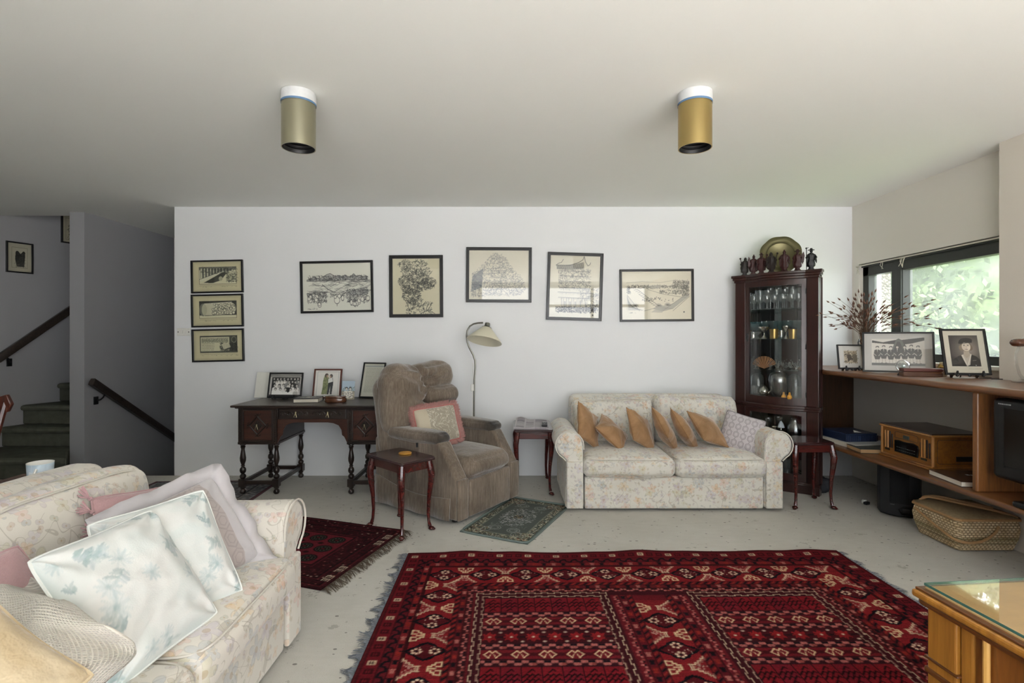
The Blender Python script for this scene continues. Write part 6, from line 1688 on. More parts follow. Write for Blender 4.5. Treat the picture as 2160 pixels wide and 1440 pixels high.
def wine(bowl_r, h, mat=None, kind=0):
    m = MB(); s = h; r = bowl_r
    if kind == 0: pr = [(0,.0),(r*.78,.001),(r*.80,.004),(.006,.010),(.0045,.30*s),(.006,.42*s),(r*.75,.52*s),(r,.70*s),(r*.93,s),(r*.90,s),(r*.95,.70*s),(r*.7,.55*s),(0,.46*s)]
    elif kind == 1: pr = [(0,.0),(r*.7,.001),(r*.7,.004),(.006,.010),(.006,.5*s),(r*.5,.62*s),(r,.80*s),(r*1.02,s),(r*.98,s),(r*.95,.82*s),(0,.66*s)]
    elif kind == 2: pr = [(0,.0),(r*.85,.0),(r*.9,.01),(r,s),(r*.95,s),(r*.85,.015),(0,.012)]
    elif kind == 3: pr = [(0,0),(r*.5,.0),(r*.55,.01),(r*.15,.03),(r*.3,.3*s),(r,.55*s),(r*.75,.8*s),(r*.3,.9*s),(r*.35,s),(0,s)]
    elif kind == 4: pr = [(0,0),(r*.7,0),(r*.55,.01),(r*.12,.03),(r*.12,.48*s),(r*.6,.6*s),(r,s*.9),(r*1.03,s),(r*.97,s),(r*.6,.66*s),(0,.56*s)]
    return m.openlathe(pr, 16)
def put(name, mb, mat, label, cat, x, y, z, group=None, rz=0):
    p = incab(x, y, z); o = mb.build(name, mat, None, 60, loc=p); o.rotation_euler = (0,0,rz); return tag(o, label, cat, group)
Z4, Z3, Z2, Z1, ZB, ZL = 1.467, 1.223, .969, .7415, .401, .101
ORD = {4:['leftmost','second from the left','third from the left','rightmost']}
ORD[5] = ORD[4][:3]+['second from the right','rightmost']; ORD[6] = ORD[4][:3]+['third from the right','second from the right','rightmost']
ORD[7] = ORD[4][:3]+['fourth from the left','third from the right','second from the right','rightmost']
def rank(lst, i):
    xs = sorted(range(len(lst)), key=lambda k: lst[k][0]); return ORD[len(lst)][xs.index(i)]
GA = ((-.175,.01),(-.120,-.005),(-.062,-.015),(0,-.020),(.062,-.015),(.122,-.002),(.170,.012))
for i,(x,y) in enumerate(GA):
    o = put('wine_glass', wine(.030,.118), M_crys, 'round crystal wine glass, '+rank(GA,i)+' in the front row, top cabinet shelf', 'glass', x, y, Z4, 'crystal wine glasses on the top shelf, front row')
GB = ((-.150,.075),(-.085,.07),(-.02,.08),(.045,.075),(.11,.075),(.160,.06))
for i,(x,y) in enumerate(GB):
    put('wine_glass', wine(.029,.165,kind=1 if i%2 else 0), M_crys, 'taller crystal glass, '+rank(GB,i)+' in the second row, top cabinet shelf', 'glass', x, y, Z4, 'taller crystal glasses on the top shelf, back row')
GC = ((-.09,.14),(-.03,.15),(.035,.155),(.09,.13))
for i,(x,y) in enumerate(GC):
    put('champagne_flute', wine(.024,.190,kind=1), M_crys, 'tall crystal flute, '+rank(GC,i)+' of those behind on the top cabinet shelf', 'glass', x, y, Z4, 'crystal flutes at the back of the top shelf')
GD = ((-.115,.10),(-.06,.115),(-.005,.125),(.05,.12),(.115,.085),(.155,.05),(.075,.06))
for i,(x,y) in enumerate(GD):
    put('teal_goblet', wine(.031,.150,kind=4), M_green, 'pale teal glass goblet, '+rank(GD,i)+' on the second cabinet shelf', 'glass', x, y, Z3, 'pale teal goblets on the second shelf')
put('silver_coupe', wine(.045,.100,kind=4), M_silver, 'shallow silver coupe on the second cabinet shelf, left of the gilt mug', 'cup', -.085, -.005, Z3)
put('silver_coupe', wine(.028,.105,kind=4), M_silver, 'small silver coupe on the second cabinet shelf, left of the gilt beaker', 'cup', .085, -.005, Z3)
gm = thing('gilt_mug', 'gilt mug with handle in the middle of the second cabinet shelf', 'mug', incab(-.005,-.018,Z3), (0,0,ang))
wine(.034,.080,kind=2).build('cup', M_gold, gm, 60); MB().tube([(.033,0,.065),(.052,0,.062),(.055,0,.035),(.034,0,.018)],.004,6).build('handle', M_gold, gm)
put('gilt_beaker', wine(.033,.078,kind=2), M_gold, 'plain gilt beaker at the right of the second cabinet shelf', 'cup', .135, -.003, Z3)
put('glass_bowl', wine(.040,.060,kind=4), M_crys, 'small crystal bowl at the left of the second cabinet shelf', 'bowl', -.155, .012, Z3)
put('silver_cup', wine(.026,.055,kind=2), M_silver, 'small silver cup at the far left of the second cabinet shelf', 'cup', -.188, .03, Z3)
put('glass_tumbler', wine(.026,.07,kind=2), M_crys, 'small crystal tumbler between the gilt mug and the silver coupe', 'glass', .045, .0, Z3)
# folding fan, flowers, trinkets
fan = MB(); n = 18
for i in range(n):
    a = R(25+130*i/(n-1)); b = R(25+130*(i+.8)/(n-1)); yy = .0 if i%2 else .003
    fan.add([(0,yy,.0),(.105*math.cos(a),yy,.105*math.sin(a)),(.105*math.cos(b),yy+.002,.105*math.sin(b)),(0,yy+.002,0)],[(0,1,2,3)])
fo = put('folding_fan', fan, plain('sandalwood','9a6a44',.6), 'open brown wooden folding fan on the third cabinet shelf', 'fan', -.095, .02, Z2+.004, rz=ang); fo.modifiers.new('t','SOLIDIFY').thickness = .0015
def trinket(seed, s=.03):
    r = random.Random(seed); m = MB(); m.lathe([(0,0),(s*.5,0),(s*.4,.004),(.003,.010),(.003,.02)],10)
    for k in range(9):
        a = r.uniform(0,6.28); e = Vector((math.cos(a)*s*r.uniform(.3,1),math.sin(a)*s*r.uniform(.3,1),.022+r.uniform(.005,s*1.6))); m.tube([(0,0,.015),e*.6+Vector((0,0,.006)),e],.0014,4); m.ball(e,.0055*r.uniform(.6,1.3),6)
    return m
GE = ((-.160,.0),(-.145,.035),(-.035,-.02),(.0,.02),(.03,-.015),(.055,.03),(.085,-.01),(.105,.03),(.125,-.005),(.15,.02),(.165,.0),(-.01,.07),(.06,.08),(-.05,.05))
for i,(x,y) in enumerate(GE):
    odd = i%2; mine = [g_ for k_,g_ in enumerate(GE) if k_%2 == odd]
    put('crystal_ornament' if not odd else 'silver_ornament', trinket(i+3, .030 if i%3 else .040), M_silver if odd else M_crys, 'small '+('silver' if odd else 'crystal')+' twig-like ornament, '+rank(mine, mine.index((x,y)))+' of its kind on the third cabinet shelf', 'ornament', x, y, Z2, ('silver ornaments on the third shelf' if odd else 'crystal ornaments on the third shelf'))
put('shell_dish', MB().openlathe([(0,.004),(.02,.004),(.032,.018),(.030,.019),(.018,.008),(0,.008)],14), M_pewter, 'small dark metal dish at the right of the third cabinet shelf', 'dish', .110, -.032, Z2)
# bottom of the upper part
put('pewter_vase', wine(.074,.215,kind=2) if False else MB().openlathe([(0,0),(.045,0),(.048,.01),(.062,.05),(.076,.12),(.077,.15),(.068,.19),(.045,.207),(.026,.212),(.026,.222),(.032,.224),(.030,.226),(.022,.215)],28), M_pewter, 'big round-shouldered pewter vase in the middle of the upper cabinet floor', 'vase', .015, .035, Z1)
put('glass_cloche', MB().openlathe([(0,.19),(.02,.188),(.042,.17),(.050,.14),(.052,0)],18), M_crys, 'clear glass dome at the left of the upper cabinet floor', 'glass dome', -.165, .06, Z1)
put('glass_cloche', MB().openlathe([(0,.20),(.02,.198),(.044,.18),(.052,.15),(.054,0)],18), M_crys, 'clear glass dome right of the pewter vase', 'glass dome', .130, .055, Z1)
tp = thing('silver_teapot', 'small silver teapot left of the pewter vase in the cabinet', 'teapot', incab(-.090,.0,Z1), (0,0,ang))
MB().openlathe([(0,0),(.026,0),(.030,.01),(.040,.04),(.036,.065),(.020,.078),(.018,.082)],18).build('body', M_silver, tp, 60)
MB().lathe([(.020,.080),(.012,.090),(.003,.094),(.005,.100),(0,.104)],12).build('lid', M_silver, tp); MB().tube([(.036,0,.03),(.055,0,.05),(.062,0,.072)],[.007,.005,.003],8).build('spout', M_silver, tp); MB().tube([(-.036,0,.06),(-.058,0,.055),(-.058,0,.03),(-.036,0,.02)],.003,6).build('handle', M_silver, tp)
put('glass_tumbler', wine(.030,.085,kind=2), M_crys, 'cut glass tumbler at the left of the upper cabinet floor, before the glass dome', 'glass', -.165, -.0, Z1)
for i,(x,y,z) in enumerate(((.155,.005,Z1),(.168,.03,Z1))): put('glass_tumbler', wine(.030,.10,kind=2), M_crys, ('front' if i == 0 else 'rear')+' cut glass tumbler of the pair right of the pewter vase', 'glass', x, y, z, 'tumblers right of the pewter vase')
M_yel = plain('yellow_glazed_china', 'c8913a', .35, var=.3, scale=70)
for i,(x,lab) in enumerate(((.078,'small yellow china figurine, left one of the pair on the upper cabinet floor'),(.122,'small yellow china figurine, right one of the pair on the upper cabinet floor'))):
    m = MB(); m.lathe([(0,0),(.016,0),(.019,.012),(.015,.026),(.008,.034),(.009,.040),(0,.044)],12); m.ball((0,0,.046),.0085,8); m.ball((-.013,0,.02),.006,6); m.ball((.013,0,.02),.006,6); m.ball((0,-.013,.018),.006,6)
    put('china_figurine', m, M_yel, lab, 'figurine', x, -.038, Z1)
# lower part
put('pewter_jug', MB().openlathe([(0,0),(.045,0),(.055,.05),(.055,.11),(.035,.15),(.028,.17),(.036,.185),(.033,.185),(.024,.168)],20), M_pewter, 'dark pewter jug in the lower cabinet, above the bare table', 'jug', .135, .04, ZB)
put('silver_candlestick', MB().lathe([(.030,0),(.030,.006),(.008,.015),(.005,.07),(.010,.08),(.005,.09),(.004,.16),(.012,.165),(.012,.18)],14), M_silver, 'silver candlestick in the lower cabinet', 'candlestick', .045, .0, ZB)
put('glass_bell', MB().openlathe([(.026,.10),(.018,.13),(.006,.15),(0,.155)],14), plain('white_bell_china','cfd6e4',.3), 'small white bell-shaped shade on the candlestick in the lower cabinet', 'shade', .045, .0, ZB)
GG = ['leftmost and shortest pewter goblet in the lower cabinet','silver goblet, second from the left in the lower cabinet','slim pewter goblet, third from the left in the lower cabinet','small silver goblet in front, fourth from the left in the lower cabinet','tallest pewter goblet, standing behind in the lower cabinet']
for i,(x,y,r,h) in enumerate(((-.16,.02,.028,.11),(-.11,.0,.03,.14),(-.06,.03,.026,.16),(-.01,.0,.03,.10),(.0,.08,.03,.17))):
    put('silver_goblet', wine(r,h,kind=4), M_silver if i%2 else M_pewter, GG[i], 'goblet', x, y, ZB, 'silver goblets in the lower part' if i%2 else 'pewter goblets in the lower part')
put('copper_pot', MB().openlathe([(0,0),(.035,0),(.045,.03),(.036,.06),(.036,.075),(.032,.075)],18), plain('polished_copper','b87a5a',.2,1.0,.1), 'small copper pot on the bottom of the lower cabinet', 'pot', .0, .0, ZL+.19)
GH = ((-.03,-.01),(.03,-.01),(.09,.0),(-.09,.0))
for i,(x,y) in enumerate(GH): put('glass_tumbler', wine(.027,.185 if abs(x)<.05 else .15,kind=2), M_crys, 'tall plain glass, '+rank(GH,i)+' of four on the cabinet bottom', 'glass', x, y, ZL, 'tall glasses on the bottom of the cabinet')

# plate and figurines on top
TZ = CZ
def plate_wave(a, r): return 1+(.035*abs(math.sin(a*4))**1.5-.01 if r > .12 else 0)
pl_ = MB(); Mp = Matrix.Rotation(R(78),4,'X')
pl_.lathe([(0,.004),(.098,.004),(.104,.010),(.108,.008),(.122,.012),(.150,.016),(.157,.013),(.155,.008),(.120,.004),(.1,-.001),(0,-.001)],64,M=Mp,wave=plate_wave)
pp = incab(.010,.085,TZ)
pt = thing('display_plate', 'large scalloped pewter-gold plate standing on top of the glass cabinet', 'plate', (pp.x, pp.y, TZ+.155), (0,0,R(-22)))
o = pl_.build('plate', plain('antique_gold_pewter','6f6a4e',.42,.9,.12,14), pt, 60)
st2 = MB(); st2.tube([(-.05,-.03,-.154),(-.05,.05,-.152),(-.05,.05,-.03)],.003,6); st2.tube([(.05,-.03,-.154),(.05,.05,-.152),(.05,.05,-.03)],.003,6); st2.tube([(-.05,.05,-.152),(.05,.05,-.152)],.003,6); st2.tube([(-.05,-.03,-.154),(-.05,-.035,-.135)],.003,6); st2.tube([(.05,-.03,-.154),(.05,-.035,-.135)],.003,6); st2.build('plate_stand', M_black, pt)
M_fig = [plain('dark_carved_wood','241b17',.45,var=.5,scale=60,bump=.6,bscale=160), plain('red_carved_wood','371615',.4,var=.5,scale=60,bump=.6,bscale=160), plain('black_carved_wood','15161a',.4,var=.5,scale=60,bump=.6,bscale=160)]
def statuette(i, label, x, y, s, mat, lean_, prop, hat, rz):
    """one carved figure: robe, head and arms in a single mesh; what it carries is a part"""
    t = thing('carved_figurine', label, 'figurine', incab(x, y, TZ), (0, R(lean_), rz))
    r = random.Random(i*11+2); m = MB()
    prof = [(.016,0),(.020,.004),(.014,.012),(.013,.020),(.022,.026),(.024,.040),(.020,.060),(.017,.078),(.021,.092),(.022,.104),(.012,.113),(.006,.117)]
    def wv(a, rr): return 1+.16*math.sin(a*5+i)+.10*math.sin(a*9+rr*300)
    m.lathe([(a*s,b*s) for a,b in prof],20,M=Matrix.Diagonal((1,.75,1,1)),wave=wv)
    m.ball((0,-.002*s,.126*s),.0095*s,10,(1,1,1.2)); m.ball((0,-.011*s,.124*s),.0028*s,6)
    if hat == 0: m.lathe([(.010*s,.132*s),(.016*s,.134*s),(.008*s,.139*s),(.006*s,.146*s),(0,.148*s)],12)
    elif hat == 1: m.ball((0,.001,.139*s),.005*s,8)
    elif hat == 2: m.lathe([(.021*s,.133*s),(.020*s,.136*s),(.009*s,.138*s),(.007*s,.146*s),(0,.148*s)],12)
    else: m.ball((0,.004*s,.122*s),.011*s,8,(1,.8,1.7)); 
    m.ball((0,-.012*s,.112*s),.005*s,8,(.9,.7,2.0))     # beard
    for sx in (-1,1):
        up = .004 if sx*prop > 0 else -.018
        m.tube([(sx*.017*s,0,.103*s),(sx*.027*s,-.004*s,.084*s),(sx*.019*s,-.018*s,(.086+up)*s)],[.0075*s,.0085*s,.005*s],8)
        m.tube([(sx*.023*s,-.006*s,.082*s),(sx*.027*s,-.008*s,.060*s),(sx*.030*s,-.004*s,.045*s)],[.007*s,.006*s,.0015*s],6)
    m.build('figure', mat, t, 60)
    p = MB(); sx = 1 if prop > 0 else -1; ap = abs(prop)
    if ap == 1: p.tube([(sx*.022*s,-.018*s,.05*s),(sx*.030*s,-.014*s,.105*s),(sx*.036*s,-.01*s,.125*s)],.0028*s,6); p.ball((sx*.036*s,-.01*s,.128*s),.007*s,8)
    elif ap == 2: p.tube([(sx*.030*s,-.012*s,0),(sx*.030*s,-.012*s,.145*s),(sx*.018*s,-.012*s,.150*s)],.0026*s,6); p.ball((sx*.031*s,-.012*s,.146*s),.006*s,8)
    elif ap == 3: p.prism([(sx*.020*s,.06*s),(sx*.034*s,.055*s),(sx*.040*s,.10*s),(sx*.034*s,.128*s),(sx*.024*s,.112*s)] if sx<0 else [(sx*.020*s,.06*s),(sx*.024*s,.112*s),(sx*.034*s,.128*s),(sx*.040*s,.10*s),(sx*.034*s,.055*s)],-.016*s,-.010*s,None,'xz')
    else: p.ball((sx*.018*s,-.022*s,.088*s),.008*s,8); p.tube([(sx*.018*s,-.02*s,.088*s),(sx*.028*s,-.012*s,.04*s)],.003*s,6)
    p.build('held_staff' if ap in (1,2) else 'held_emblem', mat, t, 60)
    m = MB(); m.lathe([(.019*s,0),(.019*s,.004*s),(.015*s,.006*s)],14,M=Matrix.Diagonal((1.2,.9,1,1))); m.build('base', mat, t)
figs = [(1573,'dark carved wooden figurine raising a staff, leftmost on top of the glass cabinet',0,-1,3,1.14,3,-3),
 (1593,'reddish carved wooden figurine leaning right, second from the left on top of the cabinet',1,-3,1,1.20,2,6),
 (1612,'dark red carved figurine with a bundle at its side, third from the left',1,1,0,1.20,0,0),
 (1633,'stout dark carved figurine standing in front of the left half of the plate',0,1,3,1.22,0,0),
 (1658,'dark carved figurine with tall topknot in front of the right half of the plate',1,-4,1,1.24,0,0),
 (1681,'reddish carved figurine holding a fan-shaped emblem, second from the right on top of the cabinet',1,3,2,1.18,0,0),
 (1704,'nearly black carved figurine with wide hat and walking staff, rightmost on top of the cabinet',2,-2,2,1.18,0,0)]
for i,(px,lab,mi,prop,hat,s,ln,_) in enumerate(figs):
    u = (px-1573)/(1704-1573); x = -.262+.520*u; y = bow(x)+.042
    statuette(i, lab, x, y, s, M_fig[mi], ln, prop, hat, R(-20))

# ================================================================ BUILT-IN SHELF ALONG THE RIGHT WALL
M_teak = wood('oiled_teak', '4e301c', '865630', .38, 'y', coat=.25)
M_teakz = wood('oiled_teak_upright', '54331c', '94602f', .4, 'z', coat=.2)
M_teakd = wood('teak_shadow_panel', '3b2819', '5a3e28', .45, 'z', coat=.1)
XF, CZT = 2.41, .984
sh = thing('wall_shelf_unit', 'long built-in teak counter and lower shelf along the right wall under the window', 'shelf unit', (2.73, 3.0, 0))
def L3(x, y): return (x-2.73, y-3.0)
x0, x1 = XF-2.73, 3.035-2.73; XP = 2.918-2.73
m = MB(); m.box(x0+.02,x1,3.095-3,4.59-3,CZT-.038,CZT); m.box(x0+.02,XP,.9-3,3.0951-3,CZT-.038,CZT); m.build('countertop', M_teak, sh, smooth=0)
m = MB(); m.tube([(x0+.02,.9-3,CZT-.019),(x0+.02,4.0-3,CZT-.019)],.0195,12,flat=1.0); m.build('nosing', M_teak, sh)
m = MB(); m.box(x0+.016,x1,3.095-3,4.59-3,.392,.422); m.box(x0+.016,XP,.9-3,3.0951-3,.392,.422); m.build('lower_shelf', M_teak, sh, smooth=0)
m = MB(); m.tube([(x0+.016,.9-3,.407),(x0+.016,3.99-3,.407)],.0152,12); m.build('nosing', M_teak, sh)
MB().box(2.44-2.73,XP+.1,2.700-3,2.732-3,.422,CZT-.038).build('upright', M_teakz, sh, smooth=0, bevel=.008)
MB().box(2.46-2.73,XP,1.2-3,1.232-3,0,CZT-.038).build('upright', M_teakz, sh, smooth=0, bevel=.006)
MB().box(2.50-2.73,3.03-2.73,4.565-3,4.59-3,.422,CZT-.038).build('end_panel', M_teakd, sh, smooth=0)

# things on the counter
t = picture('framed_photo', 'small square black frame with an old snapshot on a little easel, leftmost on the counter', 'photo', onto(1796,776,3.86,CZT+.012,.185,10), lean(10,-8), .182, .185, .010, ph_mini(), im=M_photo, d=.014)
easel(t, .045, -.0925, -.004)
t = picture('framed_photo', 'large black-framed photograph of seven women in uniform before an aeroplane, on the counter', 'photo', Vector((2.715, 3.625, CZT+.145)), lean(12,-32), .410, .290, .012, ph_plane(), im=M_photo, d=.016)
t = picture('framed_photo', 'black-framed sepia portrait of a person in a beret, on a black easel on the counter', 'photo', Vector((2.815, 3.205, CZT+.160)), lean(12,-10), .250, .290, .012, ph_portrait(), im=M_photo, d=.016)
easel(t, .070, -.145, -.006, .08)
M_bamboo = wood('bamboo_vase', '8d6a35', 'c09a58', .35, 'z', coat=.3)
vz = thing('vase', 'bamboo-coloured cylinder vase of dried reddish seed stems by the window', 'vase', (2.70, 3.93, CZT))
m = MB(); pr = [(.032,0),(.036,.004),(.036,.075),(.040,.080),(.036,.085),(.036,.160),(.041,.166),(.036,.172),(.036,.238),(.033,.238),(.033,.02),(0,.02)]; m.openlathe(pr, 22); m.openlathe([(0,0),(.032,0)],22); m.build('pot', M_bamboo, vz, 50)
m = MB(); m.tube([(-.036,-.012,.20),(-.062,-.02,.235),(-.075,-.03,.215),(-.072,-.03,.16),(-.040,-.012,.12)],.006,8); m.build('handle', M_pewter, vz)
r = random.Random(12)
M_stem = plain('dry_brown_stems', '5a4534', .8, var=.3)
M_seed = plain('reddish_seed_pods', '5d3a28', .6, var=.55, scale=25)
stm = MB(); pods = []
for k in range(74):
    az = r.uniform(0,2*math.pi); sp = r.uniform(.05,.46)*(1.0 if r.random()<.75 else .6); hgt = r.uniform(.20,.40); dr = r.uniform(.0,.16)*(sp/.4)
    dxy = Vector((math.cos(az)*sp, math.sin(az)*sp*.40-.75*max(0,math.cos(az))*sp, 0))
    pts = [Vector((math.cos(az)*.02,math.sin(az)*.02,.12))]
    for q in (.25,.5,.75,1.0): pts.append(Vector((dxy.x*q**1.35, dxy.y*q**1.35, .20+hgt*(q**.7)-dr*q**3+r.uniform(-.006,.006))))
    if any(p.x > .27 for p in pts): 
        pts = [Vector((min(p.x,.27), p.y, p.z)) for p in pts]
    stm.tube(pts, [.0022,.002,.0016,.0012,.0009], 4)
    for q in range(2,5):
        p = pts[q]; d = (pts[q]-pts[q-1]).normalized(); 
        for _ in range(1 if q == 4 else r.randint(0,2)):
            pods.append((p+Vector((r.uniform(-.012,.012),r.uniform(-.01,.01),r.uniform(-.01,.012))) if q < 4 else p, (d+Vector((r.uniform(-.5,.5),r.uniform(-.5,.5),r.uniform(-.4,.4)))*(.8 if q<4 else .2)).normalized()))
stm.build('stems', M_stem, vz)['kind'] = 'stuff'
me0 = None
pod = MB(); pod.lathe([(.0005,0),(.0042,.006),(.0058,.013),(.0035,.022),(.0005,.034)],6)
for (p, d) in pods[:260]:
    if me0 is None: o = pod.build('seed_pod', M_seed, vz, 60); me0 = o.data
    else: o = bpy.data.objects.new('seed_pod', me0); COL.objects.link(o); o.parent = vz
    o.location = p; o.rotation_euler = d.to_track_quat('Z','Y').to_euler()
gb = thing('snow_globe', 'small clear glass globe on a dark stand in front of the large framed photograph', 'globe', (2.585, 3.405, CZT))
MB().lathe([(.030,0),(.031,.006),(.024,.016),(.022,.026)],20).build('stand', M_black, gb); MB().ball((0,0,.062),.040,20).build('globe', thin_glass('globe_glass',(.95,.97,.97),4.0,.05), gb, 80)
m = MB(); m.ball((0,0,.045),.020,10,(1,1,.5)); m.ball((.006,0,.06),.010,8); m.build('miniature_scene', plain('pale_green_resin','7f9a8c',.4), gb)
cb = thing('wooden_case', 'long dark red-brown wooden case with faceted end, on the counter before the large photograph', 'box', (2.635, 3.315, CZT), (0,0,R(-14)))
m = MB(); m.prism([(-.11,-.028),(.105,-.028),(.118,-.012),(.118,.020),(.105,.034),(-.11,.034)],0,.030); m.build('body', M_walnut, cb, bevel=.003)
m = MB(); m.prism([(-.11,-.029),(.105,-.029),(.119,-.012),(.119,.020),(.105,.035),(-.11,.035)],.0315,.052); m.build('lid', plain('red_leather','5e2f26',.4,var=.2), cb, bevel=.004)
# clip lamp lying by the sill, cable
cl_ = thing('clip_lamp', 'small brass and white clip lamp lying on the counter behind the portrait', 'lamp', (2.86, 3.33, CZT))
M_wb = plain('polished_brass', 'b08f52', .25, 1.0, .1)
MB().openlathe([(.020,0),(.034,.055),(.036,.055),(.023,-.002),(.010,-.01),(0,-.01)],18,M=Matrix.Translation((-.075,.02,.058))@Matrix.Rotation(R(100),4,'Y')@Matrix.Rotation(R(20),4,'X')).build('lamp_shade', M_wb, cl_, 60)
MB().tube([(-.05,.02,.07),(-.01,.02,.125),(.03,.02,.14),(.06,.01,.145)],[.007,.006,.006,.005],8).build('arm', M_wb, cl_)
MB().cbox((0,0,0),(.035,.03,.09),Matrix.Translation((-.06,.01,.046))).build('clip', plain('aged_cream_plastic','cfc09c',.5,var=.2), cl_, smooth=0, bevel=.006)
MB().tube([(.00,-.16,.075),(.015,-.12,.115),(.03,-.06,.13),(.045,.0,.14)],.0028,6).build('cord', plain('white_cord','b8b6b0',.5), cl_)
m = MB(); m.tube([(-.01,-.19,.004),(.02,-.24,.006),(.0,-.26,.004),(.03,-.30,.005)],.003,6); m.build('plug_lead', M_black, cl_)
# curved glass-stemmed lamp at the right edge
gl_ = thing('curved_glass_lamp', 'clear curved glass lamp with glossy brown head at the right end of the counter', 'lamp', (2.835, 2.845, CZT))
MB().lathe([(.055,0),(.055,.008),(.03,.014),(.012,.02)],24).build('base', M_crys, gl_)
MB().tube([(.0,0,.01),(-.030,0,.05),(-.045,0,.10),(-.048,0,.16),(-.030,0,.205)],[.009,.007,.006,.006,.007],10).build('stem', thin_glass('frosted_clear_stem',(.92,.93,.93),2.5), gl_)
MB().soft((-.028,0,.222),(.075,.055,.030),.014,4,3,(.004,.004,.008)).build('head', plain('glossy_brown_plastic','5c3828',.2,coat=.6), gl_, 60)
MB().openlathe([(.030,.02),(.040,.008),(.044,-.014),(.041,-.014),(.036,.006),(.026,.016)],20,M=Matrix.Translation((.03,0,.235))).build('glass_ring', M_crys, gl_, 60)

# lower shelf
SZ = .423
def book(label, cx, cy, z, w, d, h, rz, cov, pages='d8d2c4', name='book'):
    t = thing(name, label, 'book', (cx, cy, z), (0,0,R(rz)))
    MB().box(-w/2+.003,w/2-.004,-d/2+.003,d/2-.003,.002,h-.002).build('pages', plain('book_pages', pages, .85, var=.06, scale=60), t, smooth=0)
    m = MB(); m.box(-w/2,w/2,-d/2,d/2,h-.003,h); m.box(-w/2,w/2,-d/2,d/2,0,.003); m.box(w/2-.004,w/2,-d/2,d/2,0,h); m.build('cover', cov, t, smooth=0, bevel=.001); return t
book('thick white book under the blue case on the lower shelf', 2.615, 3.905, SZ, .30, .36, .036, 4, plain('white_dust_jacket','b9bab8',.3,var=.1))
book('tan paperback with dark cover lying next to the wooden radio, lower shelf', 2.560, 3.685, SZ, .22, .185, .030, -6, plain('dark_green_cover','353a34',.35,var=.2), 'b08f66')
bc = thing('blue_case', 'flat dark blue ribbed case with paper scrap, on the thick white book', 'case', (2.590, 3.955, SZ+.0365), (0,0,R(3)))
m = MB(); m.box(-.12,.12,-.13,.13,0,.050)
for k in range(16): m.box(-.12+.016*k,-.113+.016*k,-.134,-.13,.004,.046)
m.build('body', plain('navy_plastic','1d2b48',.45), bc, smooth=0, bevel=.003)
m = MB(); m.box(-.122,.122,-.132,.132,.0505,.060); m.build('lid', plain('navy_lid','202e4c',.4), bc, smooth=0, bevel=.003)
m = MB(); m.add([(-.02,-.08,.062),(.03,-.09,.062),(.035,-.05,.062),(.0,-.045,.072)],[(0,1,2,3)]); pp_ = m.build('paper_scrap', plain('white_paper','dcdcd8',.8), bc, smooth=0); pp_.modifiers.new('t','SOLIDIFY').thickness=.001
bc2 = book('glossy magazine with dark brown cover beside the radio on the lower shelf', 2.600, 2.905, SZ, .29, .27, .030, -8, plain('dark_brown_print','3a2e28',.25,var=.6,scale=14))
m = MB()
for k in range(6): m.box(-.02+.021*k,-.004+.021*k,.01-.006*k,.032-.006*k,.0302,.0306)
for k in range(5): m.box(.0+.021*k,.016+.021*k,-.03-.006*k,-.012-.006*k,.0302,.0306)
m.build('cover_lettering', plain('grey_white_ink','a9a8ac',.5), bc2, smooth=0)
# wooden radio
M_rad = wood('honey_oak_radio', '70441c', 'a06728', .35, 'x', coat=.35)
M_radl = wood('pale_oak_trim', '9a6a35', 'bd8648', .35, 'z', coat=.3)
M_radtop = wood('dark_radio_lid', '2e211b', '473228', .3, 'y', coat=.3)
ra = thing('wooden_radio', 'retro honey-oak radio cabinet with black dial on the lower shelf', 'radio', (2.715, 3.345, SZ), (0,0,R(-90)))
# local x runs along the front (left to right as seen), local y goes back
W_, Dp, Hh = .44, .33, .225
MB().box(-W_/2+.010,W_/2-.010,-Dp/2+.012,Dp/2,.022,Hh-.018).build('body', M_rad, ra, smooth=0, bevel=.003)
m = MB(); m.box(-W_/2-.006,W_/2+.006,-Dp/2-.004,Dp/2,.0,.012); m.box(-W_/2+.002,W_/2-.002,-Dp/2+.004,Dp/2,.012,.024); m.build('plinth', M_rad, ra, smooth=0, bevel=.003)
m = MB(); m.box(-W_/2-.006,W_/2+.006,-Dp/2-.006,Dp/2,Hh-.020,Hh-.008); m.build('lid_edge', M_radl, ra, smooth=0, bevel=.005)
MB().box(-W_/2-.002,W_/2+.002,-Dp/2-.002,Dp/2-.004,Hh-.008,Hh).build('lid', M_radtop, ra, smooth=0, bevel=.004)
for x in (-W_/2+.004, W_/2-.006): MB().tube([(x,-Dp/2+.012,.024),(x,-Dp/2+.012,Hh-.02)],.0085,10).build('corner_post', M_radl, ra)
yf = -Dp/2+.010
m = MB(); m.prism([(-.095,.052),(-.095,.128),(-.06,.134),(-.02,.130),(.02,.132),(.06,.136),(.100,.126),(.108,.10),(.100,.052)][::-1],yf-.004,yf+.004,None,'xz'); m.build('tuning_dial', plain('black_glass','0f1211',.15), ra, smooth=0, bevel=.002)
m = MB()
for k in range(9): m.box(-.075+.018*k,-.063+.018*k,yf-.0055,yf-.004,.086,.089); m.box(-.075+.018*k,-.063+.018*k,yf-.0055,yf-.004,.068,.070)
m.build('dial_scale', plain('dial_grey','5a625e',.5), ra, smooth=0)
m = MB(); m.box(-.022,.026,yf-.003,yf+.004,.150,.172); m.build('display', plain('lcd_grey','39443f',.3), ra, smooth=0, bevel=.001)
m = MB()
for a_,b_ in (((-.095,.145),(-.095,.178)),((-.095,.178),(-.085,.186)),((-.085,.186),(.09,.186)),((.09,.186),(.10,.178)),((.10,.178),(.10,.145)),((.10,.145),(-.095,.145))): m.tube([(a_[0],yf-.0005,a_[1]),(b_[0],yf-.0005,b_[1])],.0013,4)
m.build('inlay_line', M_black, ra, smooth=0)
